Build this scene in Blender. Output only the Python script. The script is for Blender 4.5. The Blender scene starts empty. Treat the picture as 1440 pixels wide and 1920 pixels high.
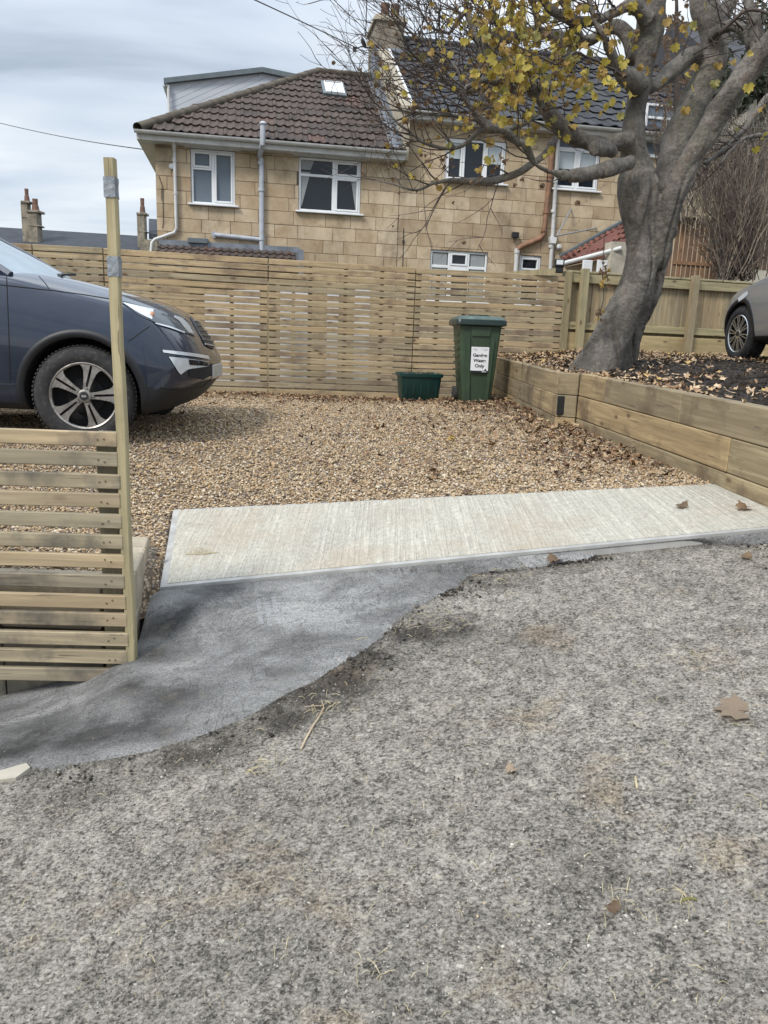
import bpy, bmesh, math, random
import numpy as np
from mathutils import Vector, Matrix, Euler, noise
from mathutils.bvhtree import BVHTree
from mathutils.geometry import tessellate_polygon
random.seed(7); rng = np.random.default_rng(7)
rad = math.radians
SC = bpy.context.scene; COL = SC.collection

# ------------------------------------------------------------------ camera
ROLL, PITCH, FPX, CZ = rad(2.1), rad(12.7), 1440.0, 1.6
cam_d = bpy.data.cameras.new('camera'); cam = bpy.data.objects.new('camera', cam_d); COL.objects.link(cam)
cam_d.sensor_fit = 'VERTICAL'; cam_d.sensor_height = 24; cam_d.lens = FPX / 1920 * 24
cam_d.clip_start = .05; cam_d.clip_end = 2500
cam.matrix_world = (Matrix.Translation((0, 0, CZ)) @ Matrix.Rotation(math.pi / 2 - PITCH, 4, 'X') @ Matrix.Rotation(ROLL, 4, 'Z'))
SC.camera = cam

# ------------------------------------------------------------------ sky, sun, exposure
EXPOSURE = 0.98
SC.view_settings.view_transform = 'Standard'; SC.view_settings.look = 'None'
SC.view_settings.exposure = EXPOSURE; SC.view_settings.gamma = 1
SC.view_settings.use_curve_mapping = False
SUN_EL, SUN_AZ = rad(44), rad(-140)      # azimuth from +Y, clockwise: high, behind and left of the camera
sun_d = bpy.data.lights.new('sun', 'SUN'); sun_d.energy = 1.5; sun_d.angle = rad(14); sun_d.color = (1, .94, .85)
sun = bpy.data.objects.new('sun', sun_d); COL.objects.link(sun)
sun.location = (0, 0, 20); sun.rotation_euler = (math.pi / 2 - SUN_EL, 0, math.pi - SUN_AZ)
w = bpy.data.worlds.new('World'); SC.world = w; w.use_nodes = True
nt = w.node_tree; nt.nodes.clear(); N = nt.nodes.new; Lk = nt.links.new
sky = N('ShaderNodeTexSky'); sky.sky_type = 'NISHITA'; sky.sun_disc = False
sky.sun_elevation = SUN_EL; sky.sun_rotation = SUN_AZ; sky.dust_density = 2
bg1 = N('ShaderNodeBackground'); bg1.inputs['Strength'].default_value = .1; Lk(sky.outputs[0], bg1.inputs[0])
tc = N('ShaderNodeTexCoord'); sep = N('ShaderNodeSeparateXYZ'); Lk(tc.outputs['Generated'], sep.inputs[0])
# clouds on a flat layer overhead: direction / (z + c)
add = N('ShaderNodeMath'); add.operation = 'ADD'; add.inputs[1].default_value = .16
mx = N('ShaderNodeMath'); mx.operation = 'MAXIMUM'; mx.inputs[1].default_value = 0; Lk(sep.outputs['Z'], mx.inputs[0]); Lk(mx.outputs[0], add.inputs[0])
vd = N('ShaderNodeVectorMath'); vd.operation = 'DIVIDE'; cmb = N('ShaderNodeCombineXYZ')
for i in range(3): Lk(add.outputs[0], cmb.inputs[i])
Lk(tc.outputs['Generated'], vd.inputs[0]); Lk(cmb.outputs[0], vd.inputs[1])
mp = N('ShaderNodeMapping'); mp.inputs['Scale'].default_value = (.55, 1.25, .4); mp.inputs['Rotation'].default_value = (0, 0, rad(-14)); Lk(vd.outputs[0], mp.inputs[0])
n1 = N('ShaderNodeTexNoise'); n1.inputs['Scale'].default_value = 1.5; n1.inputs['Detail'].default_value = 6; n1.inputs['Roughness'].default_value = .5; n1.inputs['Distortion'].default_value = .35
Lk(mp.outputs[0], n1.inputs['Vector'])
cr_ = N('ShaderNodeValToRGB'); Lk(n1.outputs['Fac'], cr_.inputs[0])
el = cr_.color_ramp.elements
el[0].position = .32; el[0].color = (.245, .285, .345, 1)
el[1].position = .70; el[1].color = (.56, .585, .605, 1)
e = el.new(.46); e.color = (.365, .413, .472, 1)
e = el.new(.58); e.color = (.455, .492, .532, 1)
# overcast brightens towards the zenith, and has a thin warm band at the horizon
zr = N('ShaderNodeMapRange'); zr.inputs['From Min'].default_value = .30; zr.inputs['From Max'].default_value = .95
zr.inputs['To Min'].default_value = .92; zr.inputs['To Max'].default_value = 2.3; Lk(sep.outputs['Z'], zr.inputs['Value'])
hz = N('ShaderNodeMapRange'); hz.inputs['From Min'].default_value = 0; hz.inputs['From Max'].default_value = .11
hz.inputs['To Min'].default_value = .55; hz.inputs['To Max'].default_value = 0; Lk(sep.outputs['Z'], hz.inputs['Value'])
hm = N('ShaderNodeMix'); hm.data_type = 'RGBA'; Lk(hz.outputs[0], hm.inputs['Factor']); Lk(cr_.outputs[0], hm.inputs['A']); hm.inputs['B'].default_value = (.66, .64, .60, 1)
bg2 = N('ShaderNodeBackground'); Lk(hm.outputs['Result'], bg2.inputs[0]); Lk(zr.outputs[0], bg2.inputs['Strength'])
ms = N('ShaderNodeMixShader'); ms.inputs[0].default_value = .9; Lk(bg1.outputs[0], ms.inputs[1]); Lk(bg2.outputs[0], ms.inputs[2])
wo = N('ShaderNodeOutputWorld'); Lk(ms.outputs[0], wo.inputs[0])

# ------------------------------------------------------------------ survey helpers (pixel measured on the photo + distance -> metres)
cR, sR, cP, sP = math.cos(ROLL), math.sin(ROLL), math.cos(PITCH), math.sin(PITCH)
def ray(x, y):
    u = (x - 720) / FPX; v = (960 - y) / FPX
    v2 = v * cR + u * sR; u2 = u * cR - v * sR
    return (u2, cP + v2 * sP, v2 * cP - sP)
def W(x, y, Y):
    a, b, c = ray(x, y); return Vector((a * Y / b, Y, CZ + c * Y / b))
def hit_ground(x, y, f):
    lo, hi = .4, 40
    for _ in range(45):
        m = (lo + hi) / 2; p = W(x, y, m)
        if p.z > f(p.x, m): lo = m
        else: hi = m
    p = W(x, y, lo); p.z = f(p.x, p.y); return p

# ------------------------------------------------------------------ object helpers
def tag(o, label=None, cat=None, group=None, kind=None):
    if label: o['label'] = label
    if cat: o['category'] = cat
    if group: o['group'] = group
    if kind: o['kind'] = kind
    return o
def empty(name, loc=(0, 0, 0), rz=0, label=None, cat=None, group=None):
    o = bpy.data.objects.new(name, None); COL.objects.link(o); o.location = loc; o.rotation_euler = (0, 0, rz)
    o.empty_display_size = .1
    return tag(o, label, cat, group)
def link(name, me, parent=None, M=None, mat=None):
    o = bpy.data.objects.new(name, me); COL.objects.link(o)
    if parent: o.parent = parent
    if M is not None: o.matrix_basis = M
    return o
class MB:
    """collects shapes in local coordinates, built as one mesh"""
    def __init__(s): s.v = []; s.f = []; s.m = []; s.mi = 0
    def add(s, vs, fs):
        b = len(s.v); s.v += [tuple(v) for v in vs]
        for f in fs: s.f.append(tuple(b + i for i in f)); s.m.append(s.mi)
        return s
    def box(s, c, d, M=None):
        x, y, z = d[0] / 2, d[1] / 2, d[2] / 2
        vs = [Vector((sx * x, sy * y, sz * z)) for sx in (-1, 1) for sy in (-1, 1) for sz in (-1, 1)]
        if M is not None: vs = [M @ v for v in vs]
        vs = [v + Vector(c) for v in vs]
        return s.add(vs, [(0, 1, 3, 2), (4, 6, 7, 5), (0, 4, 5, 1), (2, 3, 7, 6), (0, 2, 6, 4), (1, 5, 7, 3)])
    def bb(s, x0, x1, y0, y1, z0, z1): return s.box(((x0 + x1) / 2, (y0 + y1) / 2, (z0 + z1) / 2), (x1 - x0, y1 - y0, z1 - z0))
    def cbox(s, c, d, b=.004, M=None, jit=0):
        """box with chamfered edges"""
        h = [q / 2 for q in d]; vs = []; idx = {}
        b = min(b, *(q * .9 for q in h))
        for sx in (-1, 1):
            for sy in (-1, 1):
                for sz in (-1, 1):
                    sg = (sx, sy, sz)
                    for a in range(3):
                        p = [sg[k] * (h[k] - (0 if k == a else b)) for k in range(3)]
                        idx[(sg, a)] = len(vs); vs.append(Vector(p))
        fs = []
        for a in range(3):
            o1, o2 = (a + 1) % 3, (a + 2) % 3
            for sa in (-1, 1):
                cyc = []
                for s1, s2 in ((-1, -1), (1, -1), (1, 1), (-1, 1)):
                    sg = [0, 0, 0]; sg[a] = sa; sg[o1] = s1; sg[o2] = s2; cyc.append(idx[(tuple(sg), a)])
                fs.append(cyc if sa > 0 else cyc[::-1])
            for s1 in (-1, 1):
                for s2 in (-1, 1):
                    sgm = [0, 0, 0]; sgm[o1] = s1; sgm[o2] = s2; sgp = list(sgm); sgm[a] = -1; sgp[a] = 1
                    q = [idx[(tuple(sgm), o1)], idx[(tuple(sgp), o1)], idx[(tuple(sgp), o2)], idx[(tuple(sgm), o2)]]
                    fs.append(q if s1 * s2 < 0 else q[::-1])
        for sx in (-1, 1):
            for sy in (-1, 1):
                for sz in (-1, 1):
                    q = [idx[((sx, sy, sz), a)] for a in range(3)]
                    fs.append(q if sx * sy * sz > 0 else q[::-1])
        if jit: vs = [v + Vector([random.uniform(-jit, jit) for _ in range(3)]) for v in vs]
        if M is not None: vs = [M @ v for v in vs]
        return s.add([v + Vector(c) for v in vs], fs)
    def tube(s, pts, r, n=8, cap=True):
        pts = [Vector(p) for p in pts]; rs = r if isinstance(r, (list, tuple)) else [r] * len(pts)
        b = len(s.v); up = None; fs = []; vs = []
        for i, p in enumerate(pts):
            t = (pts[min(i + 1, len(pts) - 1)] - pts[max(i - 1, 0)]).normalized()
            if up is None: up = t.orthogonal().normalized()
            up = (up - t * up.dot(t)); up = up.normalized() if up.length > 1e-6 else t.orthogonal().normalized()
            sd = t.cross(up)
            for k in range(n):
                a = 2 * math.pi * k / n; vs.append(p + (up * math.cos(a) + sd * math.sin(a)) * rs[i])
        for i in range(len(pts) - 1):
            for k in range(n):
                k2 = (k + 1) % n; fs.append((i * n + k, i * n + k2, (i + 1) * n + k2, (i + 1) * n + k))
        if cap: fs.append(tuple(range(n))[::-1]); fs.append(tuple((len(pts) - 1) * n + k for k in range(n)))
        return s.add(vs, fs)
    def prism(s, poly, ext):
        """closed planar polygon (list of 3-d points) swept by vector ext"""
        poly = [Vector(p) for p in poly]; ext = Vector(ext); n = len(poly)
        fs = [tuple(range(n))[::-1], tuple(range(n, 2 * n))] + [(i, (i + 1) % n, n + (i + 1) % n, n + i) for i in range(n)]
        return s.add(poly + [p + ext for p in poly], fs)
    def grid(s, rows, closed=False):
        n = len(rows[0]); fs = []
        for i in range(len(rows) - 1):
            for k in range(n if closed else n - 1):
                k2 = (k + 1) % n; fs.append((i * n + k, i * n + k2, (i + 1) * n + k2, (i + 1) * n + k))
        return s.add([p for r in rows for p in r], fs)
    def lathe(s, prof, n=24, M=None):
        vs = []; fs = []
        for r, z in prof:
            for k in range(n):
                a = 2 * math.pi * k / n; v = Vector((r * math.cos(a), r * math.sin(a), z)); vs.append(M @ v if M is not None else v)
        for i in range(len(prof) - 1):
            for k in range(n):
                k2 = (k + 1) % n; fs.append((i * n + k, i * n + k2, (i + 1) * n + k2, (i + 1) * n + k))
        return s.add(vs, fs)
    def mesh(s, name, mats, smooth=False, off=(0, 0, 0), fix=True):
        me = bpy.data.meshes.new(name); o = Vector(off)
        me.from_pydata([Vector(v) - o for v in s.v], [], s.f)
        for m in (mats if isinstance(mats, (list, tuple)) else [mats]): me.materials.append(m)
        if max(s.m, default=0) > 0: me.polygons.foreach_set('material_index', s.m)
        if fix:
            bm = bmesh.new(); bm.from_mesh(me); bmesh.ops.recalc_face_normals(bm, faces=bm.faces); bm.to_mesh(me); bm.free()
        if smooth:
            me.polygons.foreach_set('use_smooth', [True] * len(me.polygons))
            if smooth != 'all': me.set_sharp_from_angle(angle=rad(38))
        me.update(); return me
    def build(s, name, mats, parent=None, smooth=False, off=(0, 0, 0), label=None, fix=True):
        o = link(name, s.mesh(name, mats, smooth, off, fix), parent)
        if label: o['label'] = label
        return o
def np_mesh(name, V, Fq, mat, cols=None, smooth=False):
    """big triangle/quad soup from numpy; cols = per-vertex colour"""
    me = bpy.data.meshes.new(name); V = np.asarray(V, np.float32).reshape(-1, 3); Fq = np.asarray(Fq, np.int32); k = Fq.shape[1]
    me.vertices.add(len(V)); me.vertices.foreach_set('co', V.ravel())
    me.loops.add(Fq.size); me.loops.foreach_set('vertex_index', Fq.ravel())
    me.polygons.add(len(Fq)); me.polygons.foreach_set('loop_start', np.arange(0, Fq.size, k, dtype=np.int32))
    me.update(calc_edges=True)
    if smooth: me.polygons.foreach_set('use_smooth', np.ones(len(Fq), bool))
    if cols is not None:
        at = me.color_attributes.new('tint', 'FLOAT_COLOR', 'POINT')
        c = np.ones((len(V), 4), np.float32); c[:, :3] = cols; at.data.foreach_set('color', c.ravel())
    me.materials.append(mat); return me

# ------------------------------------------------------------------ materials
class NT:
    def __init__(s, name):
        s.m = bpy.data.materials.new(name); s.m.use_nodes = True; s.t = s.m.node_tree; s.t.nodes.clear()
        s.b = s.n('ShaderNodeBsdfPrincipled'); o = s.n('ShaderNodeOutputMaterial'); s.out = o; s.l(s.b.outputs[0], o.inputs[0])
    def n(s, t, **kw):
        n = s.t.nodes.new(t)
        for k, v in kw.items(): setattr(n, k, v)
        return n
    def l(s, a, b): s.t.links.new(a, b)
    def set(s, n, k, v):
        if hasattr(v, 'is_output') or hasattr(v, 'links'): s.l(v, n.inputs[k])
        else: n.inputs[k].default_value = v
    def co(s, kind='Object', scale=(1, 1, 1), rnd=0):
        t = s.n('ShaderNodeTexCoord').outputs[kind]
        if rnd:
            oi = s.n('ShaderNodeObjectInfo'); mu = s.n('ShaderNodeVectorMath', operation='SCALE'); mu.inputs[0].default_value = (rnd, rnd * .7, rnd * 1.3)
            s.l(oi.outputs['Random'], mu.inputs['Scale']); ad = s.n('ShaderNodeVectorMath', operation='ADD'); s.l(t, ad.inputs[0]); s.l(mu.outputs[0], ad.inputs[1]); t = ad.outputs[0]
        m = s.n('ShaderNodeMapping'); m.inputs['Scale'].default_value = scale; s.l(t, m.inputs[0]); return m.outputs[0]
    def noise(s, vec, scale, detail=4, rough=.55, dist=0):
        n = s.n('ShaderNodeTexNoise'); s.l(vec, n.inputs['Vector']); n.inputs['Scale'].default_value = scale; n.inputs['Detail'].default_value = detail
        n.inputs['Roughness'].default_value = rough; n.inputs['Distortion'].default_value = dist; return n.outputs['Fac']
    def vor(s, vec, scale, out='Distance', feat='F1', rnd=1):
        n = s.n('ShaderNodeTexVoronoi', feature=feat); s.l(vec, n.inputs['Vector']); n.inputs['Scale'].default_value = scale; n.inputs['Randomness'].default_value = rnd; return n.outputs[out]
    def ramp(s, fac, stops, interp='LINEAR'):
        r = s.n('ShaderNodeValToRGB'); s.l(fac, r.inputs[0]); r.color_ramp.interpolation = interp; e = r.color_ramp.elements
        while len(e) < len(stops): e.new(.5)
        for i, (p, c) in enumerate(stops):
            e[i].position = p; c = (c, c, c) if isinstance(c, (int, float)) else c; e[i].color = (*c, 1)
        return r.outputs[0]
    def mix(s, f, a, b, mode='MIX'):
        m = s.n('ShaderNodeMix', data_type='RGBA', blend_type=mode)
        for k, v in (('Factor', f), ('A', a), ('B', b)):
            if isinstance(v, tuple): v = (*v, 1) if len(v) == 3 else v
            s.set(m, k, v)
        return m.outputs['Result']
    def math(s, op, a, b=0):
        m = s.n('ShaderNodeMath', operation=op); s.set(m, 0, a); s.set(m, 1, b); return m.outputs[0]
    def rnd(s): return s.n('ShaderNodeObjectInfo').outputs['Random']
    def bump(s, h, strength=.3, dist=.01, prev=None):
        b = s.n('ShaderNodeBump'); s.l(h, b.inputs['Height']); b.inputs['Strength'].default_value = strength; b.inputs['Distance'].default_value = dist
        if prev is not None: s.l(prev, b.inputs['Normal'])
        s.l(b.outputs[0], s.b.inputs['Normal']); return b.outputs[0]
    def fin(s, col=None, rough=.8, metal=0, spec=None, coat=0):
        if col is not None: s.set(s.b, 'Base Color', (*col, 1) if isinstance(col, tuple) and len(col) == 3 else col)
        s.set(s.b, 'Roughness', rough); s.set(s.b, 'Metallic', metal)
        if spec is not None: s.set(s.b, 'Specular IOR Level', spec)
        if coat: s.set(s.b, 'Coat Weight', coat); s.set(s.b, 'Coat Roughness', .03)
        return s.m
def plain(name, col, rough=.6, metal=0, var=.15, scale=6, bump=0, coat=0, spec=None, dirt=None):
    t = NT(name); c = t.co(); n = t.noise(c, scale, 5)
    lo = tuple(q * (1 - var) for q in col); hi = tuple(min(1, q * (1 + var)) for q in col)
    cc = t.ramp(n, [(.3, lo), (.7, hi)])
    if dirt: cc = t.mix(t.ramp(t.noise(c, scale * 2.3, 6), [(.52, 0.), (.75, .8)]), cc, dirt)
    if bump: t.bump(t.noise(c, scale * 9, 4), bump, .005)
    return t.fin(cc, rough, metal, spec, coat)
def wood(name, a, b, stain=None, amt=.5, knots=True, axis=0, rough=.75, seed=9.):
    """sawn timber with the grain along the local axis"""
    t = NT(name); sc = [18, 18, 18]; sc[axis] = .9
    v = t.co('Object', tuple(sc), rnd=seed); g = t.noise(v, 1.6, 7, .62, .6)
    v2 = t.co('Object', (1, 1, 1), rnd=seed * 1.7)
    col = t.ramp(g, [(.28, tuple(q * .72 for q in a)), (.5, a), (.72, b)])
    rr = t.ramp(t.rnd(), [(0, (.80, .82, .86)), (.35, (.97, 1, .98)), (.7, (1.06, 1.02, .96)), (1, (1.18, 1.1, .98))])
    col = t.mix(1., col, rr, 'MULTIPLY')
    if stain:
        n = t.noise(v2, 3.1, 6, .62); m = t.ramp(n, [(.50, 0.), (.66, 1.)]); m = t.math('MULTIPLY', m, amt); col = t.mix(m, col, stain)
    if knots:
        s2 = [5.5, 5.5, 5.5]; s2[axis] = 2.6
        k = t.vor(t.co('Object', tuple(s2), rnd=seed * 2.3), 1.25); col = t.mix(t.ramp(k, [(.05, .92), (.085, .6), (.17, 0.)]), col, (.085, .048, .027)); sp = t.noise(t.co('Object', tuple(q * 1.6 for q in sc), rnd=seed), 2.2, 3, .5, .3); col = t.mix(t.ramp(sp, [(.665, 0.), (.70, .7)]), col, (.09, .07, .05))
    t.bump(g, .35, .004); return t.fin(col, rough)
M = {}
M['slat'] = wood('treated_slat', (.33, .262, .165), (.49, .40, .265), (.15, .105, .075), .7)
M['slat_near'] = wood('weathered_slat', (.29, .24, .165), (.43, .36, .25), (.10, .088, .07), .95)
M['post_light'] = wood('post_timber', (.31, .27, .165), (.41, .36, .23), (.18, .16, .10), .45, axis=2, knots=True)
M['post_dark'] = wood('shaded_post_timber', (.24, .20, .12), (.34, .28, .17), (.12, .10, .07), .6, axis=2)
M['fence_board'] = wood('feather_board', (.31, .25, .16), (.44, .36, .235), (.20, .16, .10), .5, axis=2, knots=True)
M['rail'] = wood('rail_timber', (.34, .285, .165), (.46, .385, .23), (.2, .15, .09), .4)
M['sleeper'] = wood('sleeper_timber', (.27, .21, .125), (.41, .33, .205), (.12, .085, .05), .85)
M['sleeper_end'] = wood('sleeper_end_grain', (.25, .20, .12), (.36, .29, .17), (.07, .06, .05), .9, knots=False)
M['old_fence'] = wood('old_brown_fence', (.20, .12, .075), (.32, .21, .14), (.10, .06, .04), .5, axis=2)

def m_stone(name, cs, var=.5):
    t = NT(name); v = t.co('Object', (1, 1, 1), rnd=20)
    col = t.ramp(t.rnd(), [(0, cs[0]), (.3, cs[1]), (.6, cs[2]), (.85, cs[3]), (1, cs[4])])
    n = t.noise(v, 2.6, 6, .6); col = t.mix(t.ramp(n, [(.42, 0.), (.72, .7)]), col, (.27, .185, .105))
    n2 = t.noise(v, 26, 5, .65); col = t.mix(.55, col, t.ramp(n2, [(.3, .80), (.7, 1.04)]), 'MULTIPLY')
    sp = t.noise(v, 7, 7, .7); col = t.mix(t.ramp(sp, [(.58, 0.), (.70, .7)]), col, (.15, .115, .08)); gp = t.n('ShaderNodeNewGeometry').outputs['Position']; gm = t.n('ShaderNodeMapping'); gm.inputs['Scale'].default_value = (1.1, 1.1, .45); t.l(gp, gm.inputs[0]); wn = t.noise(gm.outputs[0], 1.3, 7, .68, .4); col = t.mix(1., col, t.ramp(wn, [(.32, .58), (.48, 1.), (.66, 1.12)]), 'MULTIPLY')
    t.bump(n2, .4, .006); return t.fin(col, .9)
M['stone'] = m_stone('bath_stone', [(.36, .275, .182), (.49, .395, .275), (.42, .335, .228), (.55, .455, .33), (.37, .28, .185)])
M['mortar'] = plain('mortar', (.105, .085, .065), .95, var=.3, scale=12)
M['stone_grey'] = plain('weathered_stone', (.21, .185, .145), .92, var=.4, scale=3, bump=.4, dirt=(.05, .048, .042))
M['coping'] = plain('coping_stone', (.36, .32, .25), .9, var=.3, scale=4, bump=.4, dirt=(.12, .11, .09))
M['pale_stone'] = plain('pale_stone', (.40, .37, .31), .9, var=.25, scale=2, bump=.3, dirt=(.16, .15, .13))
def m_tile(name, a, b, c, moss=.5):
    t = NT(name); v = t.co('Object', (1, 1, 1), rnd=13)
    col = t.ramp(t.rnd(), [(0, a), (.6, b), (.93, b), (1, c)])
    n = t.noise(v, 9, 6, .65); col = t.mix(t.ramp(n, [(.5, 0.), (.7, moss)]), col, (.075, .068, .05)); gp = t.n('ShaderNodeNewGeometry').outputs['Position']; wn = t.noise(gp, 1.6, 7, .7); col = t.mix(1., col, t.ramp(wn, [(.34, .6), (.5, 1.), (.66, 1.35)]), 'MULTIPLY'); lc = t.noise(gp, 14, 5, .7); col = t.mix(t.ramp(lc, [(.62, 0.), (.70, .55)]), col, (.15, .15, .11))
    t.bump(t.noise(v, 60, 4), .5, .004); return t.fin(col, .85)
M['tile_brown'] = m_tile('brown_roof_tile', (.046, .034, .031), (.068, .047, .040), (.12, .058, .042))
M['tile_dark'] = m_tile('dark_roof_tile', (.022, .024, .030), (.034, .036, .044), (.05, .05, .055), .2)
M['tile_red'] = m_tile('red_roof_tile', (.135, .050, .040), (.175, .062, .047), (.11, .05, .04), .45)
M['ridge'] = plain('ridge_tile', (.085, .07, .055), .9, var=.4, scale=7, bump=.5, dirt=(.10, .095, .05))
M['slate'] = plain('far_slate', (.030, .035, .046), .85, var=.3, scale=2)
M['lead'] = plain('lead_flashing', (.17, .19, .22), .55, var=.3, scale=5, metal=.2)
M['upvc'] = plain('white_upvc', (.70, .72, .74), .35, var=.05, scale=3)
M['gutter'] = plain('white_gutter', (.52, .53, .53), .45, var=.12, scale=4, dirt=(.38, .37, .33))
M['fascia'] = plain('fascia_board', (.50, .50, .49), .5, var=.1, scale=3, dirt=(.30, .29, .26))
M['pipe_grey'] = plain('grey_pipe', (.40, .43, .48), .45, var=.12, scale=4, dirt=(.25, .26, .27))
M['pipe_clay'] = plain('terracotta_pipe', (.215, .115, .068), .7, var=.3, scale=6, dirt=(.15, .10, .07))
M['cladding'] = plain('pale_cladding', (.44, .47, .52), .5, var=.05, scale=2)
M['trim_grey'] = plain('dark_roof_trim', (.10, .125, .14), .5, var=.15)
M['curtain'] = plain('net_curtain', (.28, .30, .31), .9, var=.1)
M['room_dark'] = plain('dark_room', (.035, .037, .042), .9, var=.3)  # near-black colour painting the darkness of unlit rooms behind the panes
M['blind'] = plain('pale_blind', (.42, .47, .50), .9, var=.05)
M['pot'] = plain('chimney_pot', (.16, .09, .065), .85, var=.3, scale=9, dirt=(.08, .06, .05))
def m_glass(name, tint, rough=.04):
    t = NT(name); return t.fin(tint, rough, 0, .45)
M['glass'] = m_glass('window_glass', (.012, .016, .022))
M['frosted'] = m_glass('frosted_glass', (.115, .145, .18), .35)
M['black'] = plain('black_plastic', (.012, .013, .014), .5, var=.2)
M['rubber'] = plain('tyre_rubber', (.022, .022, .024), .85, var=.35, scale=14, bump=.3, dirt=(.07, .065, .055))
M['dark_void'] = plain('dark_wheel_well', (.008, .008, .009), .9)
M['alloy'] = plain('alloy', (.29, .275, .26), .42, .6, var=.35, scale=14, dirt=(.12, .10, .08))
M['alloy2'] = plain('bright_alloy', (.62, .63, .64), .25, .9, var=.1, scale=18)
M['chrome'] = plain('chrome', (.72, .74, .76), .25, .6, var=.03)
M['lamp_reflector'] = plain('lamp_reflector', (.62, .66, .70), .22, .25, var=.1, scale=20)
M['amber'] = plain('amber_bulb', (.45, .22, .12), .3)
def m_paint(name, col, coat=1, flake=.35):
    t = NT(name); v = t.co(); n = t.noise(v, 900, 2); c = t.ramp(n, [(.3, tuple(q * .8 for q in col)), (.7, tuple(q * 1.25 for q in col))])
    dz = t.noise(v, 3.5, 6, .65); c = t.mix(t.ramp(dz, [(.55, 0.), (.85, .07)]), c, (.12, .11, .10))
    r = t.ramp(dz, [(.4, .30), (.75, .40)])
    return t.fin(c, r, flake, .5, coat)
M['paint_navy'] = m_paint('navy_metallic_paint', (.009, .018, .040))
M['headlamp'] = m_glass('headlamp_glass', (.085, .10, .115), .08)
M['paint_grey'] = m_paint('grey_metallic_paint', (.27, .28, .30))
M['clad_navy'] = plain('satin_lower_body', (.008, .010, .014), .5, .05, var=.2)
M['screen'] = plain('sky_pale_windscreen', (.30, .37, .42), .18, var=.12, scale=5)  # pale blue paints the bright sky reflected in the glass
M['bin_green'] = plain('green_bin_plastic', (.030, .056, .030), .45, var=.2, scale=3, bump=.08, dirt=(.05, .085, .05))
M['lid_green'] = plain('dark_green_lid', (.020, .055, .045), .4, var=.25, scale=5, dirt=(.09, .14, .11))
M['lid_rim'] = plain('dark_lid_rim', (.008, .020, .018), .35, var=.3)
M['box_green'] = plain('recycling_box_plastic', (.004, .032, .029), .42, var=.2, scale=4)
M['pale_plate'] = plain('number_plate', (.36, .37, .35), .4, var=.1)
M['sticker'] = plain('white_sticker', (.72, .73, .76), .5, var=.02)
M['ink'] = plain('black_ink', (.012, .012, .016), .6)
M['ink_grey'] = plain('grey_ink', (.32, .33, .36), .6)
M['cable'] = plain('black_cable', (.015, .016, .018), .6)
M['steel'] = plain('galvanised_steel', (.34, .35, .35), .5, .5, var=.2, scale=9)
M['lens'] = plain('lamp_lens', (.62, .65, .68), .15, var=.05)
def m_tape():
    t = NT('silver_duct_tape'); v = t.co(); n = t.noise(v, 22, 4, .6, 1.2); t.bump(n, .45, .006)
    return t.fin(t.ramp(n, [(.3, (.17, .19, .215)), (.7, (.27, .295, .32))]), .45, .3)
M['tape'] = m_tape()
def m_tinted(name, rough=.85, bsc=0, bst=.3):
    t = NT(name); a = t.n('ShaderNodeAttribute', attribute_name='tint')
    if bsc: t.bump(t.noise(t.co(), bsc, 4), bst, .004)
    return t.fin(a.outputs['Color'], rough, 0, .2)
M['tinted'] = m_tinted('mixed_stone_chips', .8)
M['tinted_leaf'] = m_tinted('dry_leaf', .75)
def m_leaf(name, col, vein):
    t = NT(name); v = t.co('Object', (1, 1, 1), rnd=5); n = t.noise(v, 26, 5, .6)
    c = t.ramp(n, [(.3, tuple(q * .7 for q in col)), (.55, col), (.75, vein)]); c = t.mix(1., c, t.ramp(t.rnd(), [(0, .75), (1, 1.2)]), 'MULTIPLY')
    t.set(t.b, 'Subsurface Weight', 0.); m = t.fin(c, .6)
    tr = t.n('ShaderNodeBsdfTranslucent'); t.l(c, tr.inputs[0]); mx_ = t.n('ShaderNodeMixShader'); mx_.inputs[0].default_value = .38
    t.l(t.b.outputs[0], mx_.inputs[1]); t.l(tr.outputs[0], mx_.inputs[2]); t.l(mx_.outputs[0], t.out.inputs[0]); return m
M['leaf_yellow'] = m_leaf('yellow_leaf', (.55, .44, .085), (.45, .40, .09))
M['leaf_gold'] = m_leaf('golden_leaf', (.42, .28, .07), (.52, .39, .11))
M['leaf_olive'] = m_leaf('olive_leaf', (.32, .30, .09), (.44, .36, .09))
M['leaf_brown'] = m_leaf('brown_leaf', (.20, .13, .075), (.30, .21, .12))
def m_bark():
    t = NT('sycamore_bark'); v = t.co('Object'); a = t.noise(v, 3.2, 8, .62, .5); b = t.noise(v, 16, 7, .66)
    c = t.ramp(a, [(.28, (.070, .061, .053)), (.44, (.13, .117, .102)), (.56, (.225, .205, .18)), (.70, (.14, .102, .078))])
    c = t.mix(t.ramp(b, [(.52, 0.), (.70, .7)]), c, (.065, .055, .046)); fz = t.noise(t.co('Object', (7, 7, 2.2)), 2.0, 8, .7, 1.6); c = t.mix(t.ramp(fz, [(.484, 0.), (.498, .45), (.502, .45), (.516, 0.)]), c, (.055, .047, .04))
    g = t.noise(t.co('Object', (1, 1, 1), 3), 1.7, 5); c = t.mix(t.ramp(g, [(.5, 0.), (.72, .4)]), c, (.15, .155, .10))
    # horizontal wrinkles
    wv = t.noise(t.co('Object', (2.4, 2.4, 9)), 1.5, 5, .6, 2.2)
    p = t.bump(b, 1., .045); p = t.bump(wv, .3, .03, p); t.bump(t.ramp(fz, [(.47, 1.), (.5, 0.), (.53, 1.)]), .5, .02, p); return t.fin(c, .85)
M['bark'] = m_bark()
M['twig'] = plain('twig_bark', (.060, .046, .040), .85, var=.35, scale=14)
M['shrub'] = plain('shrub_twigs', (.16, .13, .10), .9, var=.4, scale=8)
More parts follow.
